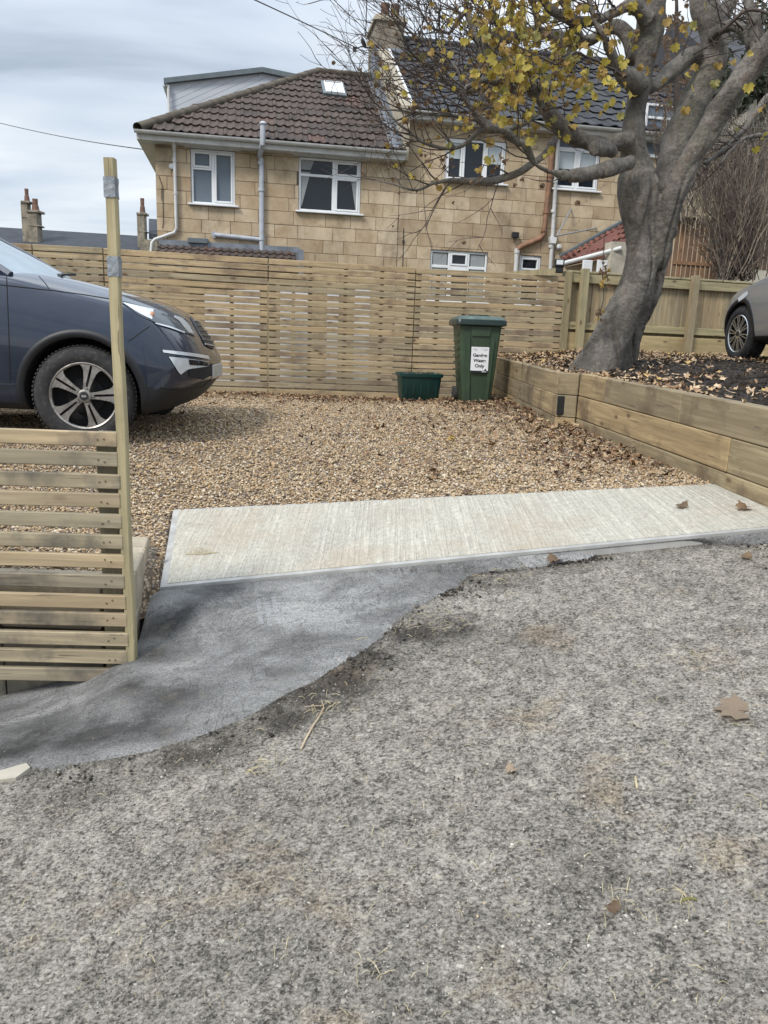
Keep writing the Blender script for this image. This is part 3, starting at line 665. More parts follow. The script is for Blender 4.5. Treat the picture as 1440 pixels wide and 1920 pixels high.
# low block wall: runs behind the panel, then back along the gravel edge
bw = empty('block_wall', (-1.12, 3.14, .1), 0, 'low grey concrete block wall holding back the gravel behind the panel', 'wall')
def block(c, d, rz=0, mat='concrete', parent=bw, name='block'):
    mb = MB(); mb.cbox((0, 0, 0), d, .006, jit=.002); link(name, mb.mesh(name, M[mat]), parent, Matrix.Translation(Vector(c) - Vector(parent.location)) @ Matrix.Rotation(rz, 4, 'Z'))
for row in range(3):
    z0 = .53 - .215 * (row + 1) + .0
    x = -1.21 - (.0 if row % 2 else .0)
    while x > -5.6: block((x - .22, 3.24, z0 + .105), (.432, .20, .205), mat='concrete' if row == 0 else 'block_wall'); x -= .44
ra = W(246, 1245, 3.16); rb = W(280, 1100, 3.98)
yy = 3.36; ang = math.atan2(.50, -.11)
for row in range(3):
    z0 = .53 - .20 * (row + 1); s = 0.0
    while s < .78:
        l = .40 if row % 2 else (.2 if s == 0 else .4); l = min(l, .80 - s); block((-1.085 - .055 - .20 * (s + l / 2), 3.15 + s + l / 2, z0 + .1), (.11, l - .006, .194), rad(11.3)); s += l

# ================================================================== BACK SLATTED FENCE
fx = [W(-330, 442, 9.35), W(60, 458, 9.7), W(193, 465, 9.82), W(503, 485, 10.2), W(780, 503, 10.55), W(1060, 518, 10.95)]
fb = [.80, .80, .80, .80, .83, .93]
fence = empty('slatted_fence', (fx[3].x, fx[3].y, .8), 0, 'long tall fence of horizontal pale slats along the back of the gravel', 'fence')
for k in range(len(fx) - 1):
    a, b = fx[k], fx[k + 1]; L = (b.xy - a.xy).length; rz = math.atan2(b.y - a.y, b.x - a.x); n = 21; top = (a.z + b.z) / 2
    za, zb = a.z, b.z; pitch = .0815; tilt = math.atan2(zb - za, L)
    for i in range(n):
        m_ = (a + b) / 2; z_ = (za + zb) / 2 - .034 - i * pitch + random.uniform(-.003, .003)
        Mx = Matrix.Translation((m_.x - fence.location.x, m_.y - fence.location.y, z_ - .8)) @ Matrix.Rotation(rz, 4, 'Z') @ Matrix.Rotation(-tilt + random.uniform(-.0012, .0012), 4, 'Y')
        link('slat', slat_mesh(L - .012, .0665 if i else .069, .019, 'slat', 'f'), fence, Mx)
    # battens behind the slats
    for t_ in ((.03, .28, .52, .77, .97) if k < 4 else (.02, .15, .33, .6, .8, .98)):
        p = a.lerp(b, t_); mb = MB(); nrm = Vector((-math.sin(rz), math.cos(rz), 0)); c = p + nrm * .030
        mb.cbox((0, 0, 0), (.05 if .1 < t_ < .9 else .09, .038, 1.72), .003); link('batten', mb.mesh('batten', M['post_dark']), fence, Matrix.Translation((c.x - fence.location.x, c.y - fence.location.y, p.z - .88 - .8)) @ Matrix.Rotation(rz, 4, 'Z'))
for k in (1, 2, 3, 4):
    p = fx[k]; mb = MB(); mb.cbox((0, 0, 0), (.012, .022, .05), .001)
rzf = math.atan2(fx[5].y - fx[4].y, fx[5].x - fx[4].x); p = fx[5]
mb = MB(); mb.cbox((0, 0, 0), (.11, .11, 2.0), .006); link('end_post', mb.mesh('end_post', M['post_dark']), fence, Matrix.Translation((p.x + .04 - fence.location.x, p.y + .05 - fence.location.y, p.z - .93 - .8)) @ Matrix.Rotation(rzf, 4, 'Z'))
# pale wall and shed bits glimpsed through the gaps
gw = empty('garden_wall', (-1.5, 11.9, .3), 0, 'white painted low garden wall glimpsed through the gaps of the back fence', 'wall')
mb = MB()
a = W(385, 660, 11.6); b = W(690, 690, 12.1)
mb.prism([Vector((a.x, a.y, .9)) - gw.location, Vector((b.x, b.y, .9)) - gw.location, Vector((b.x, b.y, 2.32)) - gw.location, Vector((a.x, a.y, 2.2)) - gw.location], (0, .15, 0)); mb.build('wall_face', M['white_wall'], gw)
mb = MB()
for (x0, x1) in ((500, 524), (546, 552), (582, 612), (634, 664)):
    p0, p1 = W(x0, 600, 11.45), W(x1, 600, 11.45); mb.bb(p0.x - gw.location.x, p1.x - gw.location.x, -.42, -.38, .4, 2.05)
mb.build('lattice_board', M['post_dark'], gw)
# broken thin lath tacked on the fence top
a, b = W(890, 514, 10.85), W(1042, 503, 10.85); lath = empty('loose_lath', tuple((a + b) / 2), 0, 'thin fresh yellow lath tacked slanting along the fence top by the floodlight', 'lath')
mb = MB(); mb.prism([a - lath.location, b - lath.location, b + Vector((0, 0, -.09)) - lath.location, a + Vector((0, 0, -.012)) - lath.location], (0, .012, 0)); mb.build('strip', M['post_light'], lath)

# ================================================================== RETAINING WALL OF SLEEPERS
RP = [W(925, 668, 10.5), W(1046, 698, 7.0), W(1088, 700, 6.88), W(1440, 766, 3.95)]
RP.append(RP[3] + (RP[3] - RP[2]).normalized() * 1.0)
rw = empty('sleeper_wall', (RP[1].x, RP[1].y, .85), 0, 'retaining wall of stacked timber sleepers holding the leaf covered bed', 'wall')
def sleeper(p, q, z, h, jit=0, mat='sleeper', dy=0.):
    m_ = (p + q) / 2; L = (q.xy - p.xy).length - .006; rz = math.atan2(q.y - p.y, q.x - p.x)
    mb = MB(); mb.cbox((0, 0, 0), (L, .10, h - .004), .006)
    til = math.atan2(q.z - p.z, max(L, .01))
    nrm = Vector((-math.sin(rz), math.cos(rz), 0))
    c = m_ + nrm * (.05 + jit); link('sleeper', mb.mesh('sleeper', M[mat]), rw, Matrix.Translation((c.x - rw.location.x, c.y - rw.location.y, z + (m_.z) - rw.location.z)) @ Matrix.Rotation(rz, 4, 'Z') @ Matrix.Rotation(-til, 4, 'Y'))
def along(a, b, t): return a.lerp(b, t)
H = .197
def seg(a, b, joints, row, jit=0):
    js = [0] + joints + [1]
    for j0, j1 in zip(js, js[1:]): sleeper(along(a, b, j0), along(a, b, j1), -H * (row + .5) + random.uniform(-.002, .002), H, jit + random.uniform(-.004, .004))
def tt(px, a, b, Ya, Yb):   # fraction along a-b hit by pixel column px (approx by projection)
    best = 0; bd = 1e9
    for i in range(201):
        q = a.lerp(b, i / 200); zc = q.z - CZ - .2; w_ = q.y * cP - zc * sP; u = (q.x / w_) * cR + ((zc * cP + q.y * sP) / w_) * sR; d_ = abs(720 + u * FPX - px)
        if d_ < bd: bd = d_; best = i / 200
    return best
a, b = RP[0], RP[1]
seg(a, b, [tt(975, a, b, 0, 0)], 0); seg(a, b, [tt(1000, a, b, 0, 0)], 1); seg(a, b, [tt(965, a, b, 0, 0)], 2); seg(a, b, [], 3)
a, b = RP[1], RP[2]
_a = RP[1].lerp(RP[2], .30); mb = MB(); mb.cbox((_a.x - rw.location.x, _a.y - rw.location.y - .010, _a.z - rw.location.z - .29), (.085, .03, .17), .006); mb.build('dark_offcut', M['black'], rw)
for r_ in range(4): sleeper(a + (b - a) * .02, b - (b - a) * .02, -H * (r_ + .5), H, random.uniform(-.012, .004) + .0, 'sleeper_end' if r_ in (1,) else 'sleeper')
a, b = RP[2], RP[4]; b4 = RP[4]
seg(a, b, [tt(1129, a, b, 0, 0), tt(1270, a, b, 0, 0)], 0); seg(a, b, [tt(1368, a, b, 0, 0)], 1)
seg(a, b, [tt(1142, a, b, 0, 0), tt(1191, a, b, 0, 0), tt(1368, a, b, 0, 0)], 2); seg(a, b, [tt(1300, a, b, 0, 0)], 3)

a, b = RP[4], RP[4] + Vector((6.5, .3, .12))
seg(a, b, [.35, .72], 0); seg(a, b, [.5], 1); seg(a, b, [.3, .66], 2); seg(a, b, [.45], 3)

# ================================================================== RAISED SOIL BED
def wall_z(x, y): return 0
bed_l = [RP[0], RP[1], RP[2], RP[4]]
def bed_x0(y):
    P = bed_l
    for p, q in zip(P, P[1:]):
        if min(p.y, q.y) <= y <= max(p.y, q.y): t_ = (y - p.y) / (q.y - p.y + 1e-9); return p.x + (q.x - p.x) * t_ + .09, p.z + (q.z - p.z) * t_ - .03
    return (P[-1].x + .09, P[-1].z - .03) if y < P[-1].y else (P[0].x, P[0].z)
def bedz(x, y):
    x0, z0 = bed_x0(y); f = ss(0, 1.6, x - x0); far = 1.45 + .004 * (x - 2) * 1
    z_ = z0 * (1 - f) + (far + .02 * (y - 8)) * f
    z_ += (.035 * noise.noise(Vector((x * 1.7, y * 1.7, 2))) + .022 * noise.noise(Vector((x * 6, y * 6, 4)))) * ss(0, .4, x - x0)
    return z_
rows = []
for y in np.linspace(RP[4].y + .06, 11.6, 110):
    x0, _ = bed_x0(y); rows.append([(x0 + (10 - x0) * (i / 80.) ** 1.5, y, bedz(x0 + (10 - x0) * (i / 80.) ** 1.5, y)) for i in range(81)])
mb = MB(); mb.grid(rows); tag(mb.build('soil_bed', M['soil'], smooth='all'), kind='structure')
n = 9000; y = rng.uniform(3.4, 11, n); x0 = np.array([bed_x0(q)[0] for q in y]); x = x0 + rng.uniform(0, 4.5, n); k = inframe(x, y, 1.4, .2); x, y = x[k], y[k]
z = np.array([bedz(a, b) for a, b in zip(x, y)]); n = len(x)
oc = scatter('soil_clods', np.c_[x, y, z], np.clip(rng.gamma(3, .006, n), .006, .04), pal(n, [(.022, .018, .015), (.035, .028, .022), (.06, .045, .03)], [5, 4, 1]), IV, IF, M['tinted'], (.5, .9)); tag(oc, 'dark crumbly clods of soil over the raised bed', 'soil', kind='stuff')

# ================================================================== VERTICAL BOARD FENCE BEHIND THE BED
rf0, rf1 = W(1062, 508, 11.0), W(1450, 533, 11.65); rf2 = rf1 + (rf1 - rf0) * .9
bf = empty('board_fence', (rf0.x, rf0.y, 1.5), 0, 'vertical board fence with posts and rails behind the tree', 'fence')
rz = math.atan2(rf2.y - rf0.y, rf2.x - rf0.x); L = (rf2.xy - rf0.xy).length; dx = Vector((math.cos(rz), math.sin(rz), 0)); ny = Vector((-math.sin(rz), math.cos(rz), 0))
def put(name, c, d, mat, tl=0, bv=.004, parent=bf):
    mb = MB(); mb.cbox((0, 0, 0), d, bv); o = link(name, mb.mesh(name, M[mat]), parent, Matrix.Translation(Vector(c) - parent.location) @ Matrix.Rotation(rz, 4, 'Z') @ Matrix.Rotation(tl, 4, 'Y')); return o
slope = (rf2.z - rf0.z) / L
brd = {}
s = .06; i = 0
while s < L:
    c = rf0 + dx * s + ny * .055; w_ = .118; zt = rf0.z + slope * s - .03
    put('board', (c.x, c.y, zt - .5), (w_, .016, 1.0 + random.uniform(-.01, .01)), 'fence_board', 0, .003).matrix_basis @= Matrix.Rotation(rad(5), 4, 'Z')
    s += .108; i += 1
tl = -math.atan(slope)
c = rf0 + dx * L / 2; zt = rf0.z + slope * L / 2
put('top_rail', (c.x, c.y, zt - .085), (L, .045, .12), 'rail', tl); put('cap_rail', (c.x, c.y + .02, zt - .004), (L, .10, .028), 'post_light', tl)
put('bottom_rail', (c.x, c.y, zt - .72), (L, .045, .10), 'rail', tl); put('gravel_board', (c.x, c.y, zt - .93), (L, .03, .24), 'rail', tl)
for px in (1078, 1295, 1500):
    f_ = (W(px, 600, 11.3).x - rf0.x) / (rf2.x - rf0.x) if px < 1600 else 0; p = rf0 + (rf2 - rf0) * f_ - ny * .06
    put('post', (p.x, p.y, rf0.z + slope * L * f_ - .50 - .02), (.10, .09, 1.12), 'post_light' if px == 1078 else 'fence_board')

# ================================================================== HOUSES
TH = rad(10.5); HO = Vector((-4.744, 16.2, 0)); GZ = .75
hd = Vector((math.cos(TH), math.sin(TH), 0)); hn = Vector((-math.sin(TH), math.cos(TH), 0))
def Fp(px, py, dep=0.):
    a, b, c = ray(px, py); t_ = (dep + HO.x * hn.x + HO.y * hn.y) / (a * hn.x + b * hn.y)
    q = Vector((a * t_, b * t_, 0)) - HO; return q.x * hd.x + q.y * hd.y, CZ + c * t_
Z0 = (0, 0, GZ)
def house(name, s, label, cat='house'): p = HO + hd * s; return empty(name, (p.x, p.y, GZ), TH, label, cat), s
def wall_with_holes(x0, x1, z0, z1, holes, y=0., rev=.14):
    """backing face with recessed openings (reveals included)"""
    mb = MB(); xs = sorted({x0, x1, *[h[0] for h in holes], *[h[1] for h in holes]}); zs = sorted({z0, z1, *[h[2] for h in holes], *[h[3] for h in holes]})
    xs = [x for x in xs if x0 <= x <= x1]; zs = [z for z in zs if z0 <= z <= z1]
    for a, b in zip(xs, xs[1:]):
        for c, d in zip(zs, zs[1:]):
            mx_, mz = (a + b) / 2, (c + d) / 2
            if not any(h[0] < mx_ < h[1] and h[2] < mz < h[3] for h in holes): mb.add([(a, y, c), (b, y, c), (b, y, d), (a, y, d)], [(0, 1, 2, 3)])
    for a, b, c, d in holes:
        mb.add([(a, y, c), (b, y, c), (b, y, d), (a, y, d), (a, y + rev, c), (b, y + rev, c), (b, y + rev, d), (a, y + rev, d)], [(0, 1, 5, 4), (1, 2, 6, 5), (2, 3, 7, 6), (3, 0, 4, 7)])
    return mb
def stones(root, sx, x0, x1, z_edges, holes, mat='stone', lo=.42, hi=.80, thick=.016):
    cnt = 0
    for z0, z1 in zip(z_edges, z_edges[1:]):
        x = x0 - random.uniform(0, .3); cuts = []
        while x < x1:
            nx = x + random.choice([random.uniform(lo, hi), random.uniform(lo, .55)]); a, b = max(x, x0), min(nx, x1)
            if b - a > .05: cuts.append((a, b))
            x = nx
        for a, b in cuts:
            pieces = [(a, b, z0, z1)]
            for h in holes:
                out = []
                for (pa, pb, pc, pd) in pieces:
                    if h[0] >= pb or h[1] <= pa or h[2] >= pd or h[3] <= pc: out.append((pa, pb, pc, pd)); continue
                    if pa < h[0]: out.append((pa, h[0], pc, pd))
                    if pb > h[1]: out.append((h[1], pb, pc, pd))
                    m0, m1 = max(pa, h[0]), min(pb, h[1])
                    if pc < h[2]: out.append((m0, m1, pc, h[2]))
                    if pd > h[3]: out.append((m0, m1, h[3], pd))
                pieces = out
            for pa, pb, pc, pd in pieces:
                if pb - pa < .04 or pd - pc < .04: continue
                g = .0035; mb = MB(); mb.cbox((0, 0, 0), (pb - pa - 2 * g, thick * 2, pd - pc - 2 * g), .004)
                link('stone', mb.mesh('stone', M[mat]), root, Matrix.Translation(((pa + pb) / 2 - sx, random.uniform(-.004, .004), (pc + pd) / 2 - GZ)) @ Matrix.Rotation(random.gauss(0, .004), 4, 'X') @ Matrix.Rotation(random.gauss(0, .0015), 4, 'Y')); cnt += 1
    return cnt
def window(root, sx, x0, x1, z0, z1, bars, panes, y=.05, sill=True, extra=None):
    """frame box of profiles; bars = list of (x0,x1,z0,z1) mullions; panes=(x0,x1,z0,z1,material,sash?)"""
    fr = .045; dep = .06; cx, cz = (x0 + x1) / 2 - sx, (z0 + z1) / 2 - GZ
    f = MB()
    def bar(a, b, c, d, yy=y, dp=dep): f.cbox(((a + b) / 2 - sx - cx, yy, (c + d) / 2 - GZ - cz), (b - a, dp, d - c), .006)
    bar(x0, x0 + fr, z0, z1); bar(x1 - fr, x1, z0, z1); bar(x0 + fr, x1 - fr, z0, z0 + fr); bar(x0 + fr, x1 - fr, z1 - fr, z1)
    for b in bars: bar(*b, yy=y + .001)
    o = f.build('window', M['upvc'], root); o.location = (cx, 0, cz)
    for p in panes:
        a, b, c, d, mt = p[:5]; sash = p[5] if len(p) > 5 else False
        if sash:
            s = MB(); sf = .038
            for q in ((a, a + sf, c, d), (b - sf, b, c, d), (a + sf, b - sf, c, c + sf), (a + sf, b - sf, d - sf, d)): s.cbox(((q[0] + q[1]) / 2 - sx - cx, y - .012, (q[2] + q[3]) / 2 - GZ - cz), (q[1] - q[0], dep, q[3] - q[2]), .006)
            s.build('sash', M['upvc'], o); a += sf; b -= sf; c += sf; d -= sf
        g = MB(); g.box(((a + b) / 2 - sx - cx, y + .016, (c + d) / 2 - GZ - cz), (b - a, .008, d - c)); g.build('pane', M[mt], o)
    if sill:
        s = MB(); s.cbox((0, -.02, z0 - .016 - GZ - cz), (x1 - x0 + .13, .16, .032), .006); s.build('sill', M['upvc'], o)
    if extra: extra(o, cx, cz)
    return o
def drape(o, pts, mat='curtain'):
    mb = MB(); n = 12; (xa, xb, za, zb, xc, xd) = pts      # top from xa..xb at zb, bottom xc..xd at za
    rows = []
    for j in range(5):
        t_ = j / 4.; l = xa + (xc - xa) * t_; r_ = xb + (xd - xb) * t_; rows.append([(l + (r_ - l) * i / n, .040 + .003 * math.sin(i * 2.3), zb + (za - zb) * t_) for i in range(n + 1)])
    mb.grid(rows); mb.build('curtain', M[mat], o, smooth='all')
def roof_tile_mesh(name, w_, l_, mat, amp=.022, rolls=2, n=12):
    mb = MB(); top = []
    for i in range(n + 1):
        x = w_ * i / n; ph = x / w_ * rolls * 2 * math.pi; top.append((x - w_ / 2, amp * (max(0, math.sin(ph)) ** .8) - .3 * amp * max(0, -math.sin(ph))))
    lo = [(x, 0, z + .030) for x, z in top]; up = [(x, l_, z) for x, z in top]; lip = [(x, .0, z + .012) for x, z in top]
    mb.grid([lip, lo, up]); return mb.mesh(name, M[mat], fix=False)
def lay_tiles(root, sx, me, w_, gauge, P, pitch, inside, limit=300, rows=20, cols=60, s_start=0.):
    """P=(s,y,z) eave start; tiles climb by pitch; inside(s,run) tells if covered"""
    cnt = 0; rest = []
    Rx = Matrix.Rotation(pitch, 4, 'X')
    for r_ in range(rows):
        for c_ in range(cols):
            s = s_start + (c_ + .5) * w_; run = r_ * gauge
            if not inside(s, run + gauge * .5): continue
            Mx = Matrix.Translation((P[0] + s - sx, P[1] + run * math.cos(pitch), P[2] + run * math.sin(pitch) - GZ)) @ Rx @ Matrix.Rotation(random.gauss(0, .009), 4, 'Z') @ Matrix.Rotation(random.gauss(0, .012), 4, 'X') @ Matrix.Translation((random.gauss(0, .003), random.gauss(0, .006), random.uniform(-.003, .006)))
            if cnt < limit: link('roof_tile', me, root, Mx); cnt += 1
            else: rest.append(Mx)
    return cnt
PH = rad(33); TP = math.tan(PH)

# ---- left house
HL, s0 = house('stone_house', 0, 'honey stone house with brown hipped tile roof, grey vent pipe and pale loft dormer')
w1 = (.677, 1.537, 4.105, 5.13); w2 = (2.81, 4.085, 4.10, 5.13)
holes = [w1, w2]
ze, ey = 5.317, -.35; SW = 4.90
wall_with_holes(0, SW, GZ - .3, 5.26, holes).build('wall', M['mortar'], HL, off=Z0)
zed = [3.806 + .2595 * k for k in range(-12, 6)]; zed = [z for z in zed if z < 5.26] + [5.26]
print('stones L', stones(HL, 0, 0.0, SW, zed, holes))
mb = MB(); mb.add([(0, .02, GZ - .3), (0, 6.7, GZ - .3), (0, 6.7, 5.26), (0, .02, 5.26)], [(0, 1, 2, 3)]); mb.add([(0, 6.7, GZ - .3), (SW, 6.7, GZ - .3), (SW, 6.7, 5.26), (0, 6.7, 5.26)], [(0, 1, 2, 3)]); mb.build('side_wall', M['stone'], HL, off=Z0)
mb = MB(); mb.bb(.1, SW - .1, .3, .34, 3.2, 5.2); mb.build('dark_interior', M['room_dark'], HL, off=Z0)
fr = .045
def ex2(o, cx, cz):
    drape(o, (2.86 - cx, 3.05 - cx, 4.2 - GZ - cz, 4.86 - GZ - cz, 2.86 - cx, 2.88 - cx)); drape(o, (2.86 - cx, 3.12 - cx, 4.90 - GZ - cz, 5.08 - GZ - cz, 2.86 - cx, 3.05 - cx)); drape(o, (3.88 - cx, 4.02 - cx, 4.2 - GZ - cz, 4.80 - GZ - cz, 3.99 - cx, 4.02 - cx))
x0, x1, z0, z1 = w1; mid = (x0 + x1) / 2 + .0; tz = z1 - .36
window(HL, 0, *w1, [(mid - .03, mid + .03, z0 + fr, z1 - fr), (x0 + fr, mid - .03, tz - .02, tz + .02)],
       [(x0 + fr, mid - .03, z0 + fr, tz - .02, 'frosted'), (x0 + fr, mid - .03, tz + .02, z1 - fr, 'frosted', True), (mid + .03, x1 - fr, z0 + fr, z1 - fr, 'frosted', True)])
x0, x1, z0, z1 = w2; mid = x0 + .72; tz = z1 - .33
window(HL, 0, *w2, [(mid - .035, mid + .035, z0 + fr, z1 - fr), (x0 + fr, mid - .035, tz - .025, tz + .025), (mid + .035, x1 - fr, tz - .025, tz + .025)],
       [(x0 + fr, mid - .035, z0 + fr, tz - .025, 'glass'), (x0 + fr, mid - .035, tz + .025, z1 - fr, 'glass'), (mid + .035, x1 - fr, z0 + fr, tz - .025, 'glass', True), (mid + .035, x1 - fr, tz + .025, z1 - fr, 'glass', True)], extra=ex2)
for (a, b) in ((.56, 1.66), (2.68, 4.20)):
    mb = MB(); mb.cbox(((a + b) / 2, -.05, 5.17), (b - a, .10, .075), .006); mb.build('lintel_board', M['fascia'], HL, off=Z0)
# eaves: fascia, soffit, gutter
mb = MB(); mb.bb(-.30, 4.93, ey + .03, ey + .05, ze - .165, ze - .02); mb.bb(-.30, -.28, ey + .05, 6.9, ze - .165, ze - .02); mb.build('fascia', M['fascia'], HL, off=Z0)
mb = MB(); mb.bb(-.28, 4.92, ey + .05, -.018, ze - .165, ze - .150); mb.bb(-.28, -.01, .0, 6.8, ze - .165, ze - .150); mb.build('soffit', M['fascia'], HL, off=Z0)
def gutter(root, a, b, y, z, r=.058, axis='x', name='gutter', mat='gutter', off=Z0):
    mb = MB(); prof = [(r * math.cos(t_), r * math.sin(t_)) for t_ in np.linspace(math.pi, 2 * math.pi, 9)]; prof2 = [(p * .9, q * .9) for p, q in prof[::-1]]
    pr_ = prof + prof2
    A_ = [((a, y + p, z + q) if axis == 'x' else (y + p, a, z + q)) for p, q in pr_]; B_ = [((b, y + p, z + q) if axis == 'x' else (y + p, b, z + q)) for p, q in pr_]
    mb.grid([A_, B_], closed=True); mb.add(A_, [tuple(range(len(A_)))]); mb.add(B_, [tuple(range(len(B_)))])
    for s in np.arange(a + .5, b, 1.15):
        R_ = [((s + k, y + p * 1.08, z + q * 1.08) if axis == 'x' else (y + p * 1.08, s + k, z + q * 1.08)) for k in (0, .05) for p, q in prof]; mb.grid([R_[:9], R_[9:]])
    return mb.build(name, M[mat], root, smooth=True, off=off)
gutter(HL, -.33, 4.95, ey - .03, ze - .015)
def pipe(root, pts, r, mat, name='downpipe', collars=(), n=10, off=Z0):
    mb = MB(); mb.tube(pts, r, n)
    for c in collars:
        c = Vector(c); mb.tube([c - Vector((0, 0, .03)), c + Vector((0, 0, .03))], r * 1.28, n)
    return mb.build(name, M[mat], root, smooth=True, off=off)
S = lambda px, py, d=-.07: (lambda q: (q[0], d, q[1]))(Fp(px, py, d))
p = [S(325, 252, -.30), S(326, 270, -.22), S(327, 285), S(331, 428), S(327, 436), S(290, 449), S(285, 455), S(283, 478)]
pipe(HL, p, .033, 'gutter', 'downpipe', [S(327, 300), S(329, 362)])
p = [S(493, 232, -.42), S(492, 270, -.42), S(487, 292, -.10), S(490, 300), S(490.5, 470)]
pipe(HL, p, .052, 'pipe_grey', 'vent_pipe', [S(489, 306), S(490, 356), S(490, 448)]); c = S(493, 231, -.42)
mb = MB(); mb.lathe([(.0, .03), (.04, .03), (.075, .0), (.075, -.02), (.05, -.02)], 12, Matrix.Translation(c)); mb.build('vent_cowl', M['pipe_grey'], HL, smooth=True, off=Z0)
pipe(HL, [S(402, 440), S(410, 441), S(488, 449)], .045, 'pipe_grey', 'branch_pipe'); pipe(HL, [S(402, 440, .0), S(402, 440, -.09)], .065, 'pipe_grey', 'pipe_elbow')
pipe(HL, [S(366, 453), S(420, 459), S(470, 465), S(484, 470)], .018, 'gutter', 'waste_pipe')
mb = MB(); mb.tube([S(c_[0], c_[1], -.025) for c_ in ((298, 330), (304, 348), (305.5, 352), (306, 420), (304, 428))], .006, 5); mb.tube([S(302.5, 352, -.025), S(303, 376, -.025)], .005, 5); mb.build('wall_cable', M['cable'], HL, off=Z0)
c = S(322, 312, -.05); mb = MB(); mb.lathe([(0, .04), (.05, .035), (.055, 0), (0, 0)], 12, Matrix.Translation(c) @ Matrix.Rotation(math.pi / 2, 4, 'X')); mb.build('wall_vent', M['pipe_grey'], HL, off=Z0)
# roof: underlay planes + tiles; ridge from s 3.4 to 4.9 at y 3.33
RY, RZ, RS = 3.33, ze + (3.33 - ey) * TP, 3.42
mb = MB(); a = (-.30, ey, ze - .02); b = (4.93, ey, ze - .02); c = (4.93, RY, RZ - .02); d_ = (RS, RY, RZ - .02); e_ = (-.30, 7.0, ze - .02); f_ = (4.93, 7.0, ze - .02)
mb.add([a, b, c, d_, e_, f_], [(0, 1, 2, 3), (4, 0, 3), (5, 4, 3, 2)]); mb.build('roof_deck', M['tile_brown'], HL, off=Z0)
tm = roof_tile_mesh('roof_tile', .33, .40, 'tile_brown')
gauge = (RY - ey) / math.cos(PH) / 12.
hipslope = (RS + .25) / ((RY - ey) / math.cos(PH))
print('tiles L', lay_tiles(HL, 0, tm, .33, gauge, (0, ey - .03, ze + .0), PH, lambda s, r_: r_ < (RY - ey) / math.cos(PH) and s > -.30 + r_ * hipslope + .02 and s < 4.86 and not (3.52 < s < 3.98 and 2.75 < r_ < 3.55), s_start=-.33))
def ridge_line(root, P, Q, r=.11, n=None, mat='ridge', off=Z0, name='ridge_tile'):
    P, Q = Vector(P), Vector(Q); L = (Q - P).length; n = n or max(2, int(L / .42)); d = (Q - P).normalized()
    up = (Vector((0, 0, 1)) - d * d.z).normalized(); sd = d.cross(up)
    for i in range(n):
        a = P + d * (L * i / n - .01); b = P + d * (L * (i + 1) / n + .012); mb = MB(); rows = []
        for q, rr in ((a, r * 1.04), (b, r * .96)):
            rows.append([q + sd * (rr * math.cos(t_)) + up * (rr * .75 * math.sin(t_)) for t_ in np.linspace(-.75, math.pi + .75, 10)])
        mb.grid(rows); mb.build(name, M[mat], root, smooth='all', off=off)
ridge_line(HL, (-.27, ey, ze + .03), (RS, RY, RZ + .02), .12, 14); ridge_line(HL, (RS, RY, RZ + .03), (4.80, RY, RZ + .03), .11, 4)
# roof window
def onroof(px, py, ze_=ze, y0=ey, ph=TP, lift=0.):
    lo, hi = -.3, 12
    for _ in range(40):
        m_ = (lo + hi) / 2; s, z = Fp(px, py, m_)
        if z > ze_ + lift + (m_ - y0) * ph: lo = m_
        else: hi = m_
    s, z = Fp(px, py, lo); return Vector((s, lo, z))
va, vb, vc, vd = (onroof(598, 145, lift=.06), onroof(636, 149, lift=.06), onroof(639, 179, lift=.06), onroof(600, 176, lift=.06))
vx0, vx1, vr0, vr1 = 3.50, 3.90, (vd.y - ey) / math.cos(PH), (va.y - ey) / math.cos(PH)
Mv = Matrix.Translation((0, ey, ze - GZ)) @ Matrix.Rotation(PH, 4, 'X')
mb = MB(); mb.box((3.72, 3.12, .06), (.52, .86, .07)); o = mb.build('roof_window', M['trim_grey'], HL); o.matrix_basis = Mv
mb = MB(); mb.cbox((3.73, 3.14, .102), (.37, .58, .02), .004); mb.build('pane', M['lens'], o)
mb = MB()
for q in ((3.53, .02, 3.12, .74), (3.93, .02, 3.12, .74)): mb.box((q[0], q[2], .11), (q[1], q[3], .03))
for q in (2.78, 3.47): mb.box((3.73, q, .11), (.42, .02, .03))
mb.build('frame', M['upvc'], o)
# loft dormer beyond the hip
dy = 3.9
def Dp(px, py, d=dy): s, z = Fp(px, py, d); return Vector((s, d, z))
TL, TM, TR = Dp(312, 158), Dp(492, 137), Dp(566, 152)
mb = MB(); bot = Vector((TL.x, dy, 5.2)); nb = 13
cx0, cx1 = TL.x + .03, TR.x
def topz(x): return TL.z + (TM.z - TL.z) * (x - TL.x) / (TM.x - TL.x) if x < TM.x else TM.z + (TR.z - TM.z) * (x - TM.x) / (TR.x - TM.x)
mb.prism([(cx0, dy, 5.3), (cx1, dy, 5.3), (cx1, dy, topz(cx1)), (TM.x, dy, TM.z), (cx0, dy, topz(cx0))], (0, 2.9, 0)); mb.build('dormer', M['cladding'], HL, off=Z0)
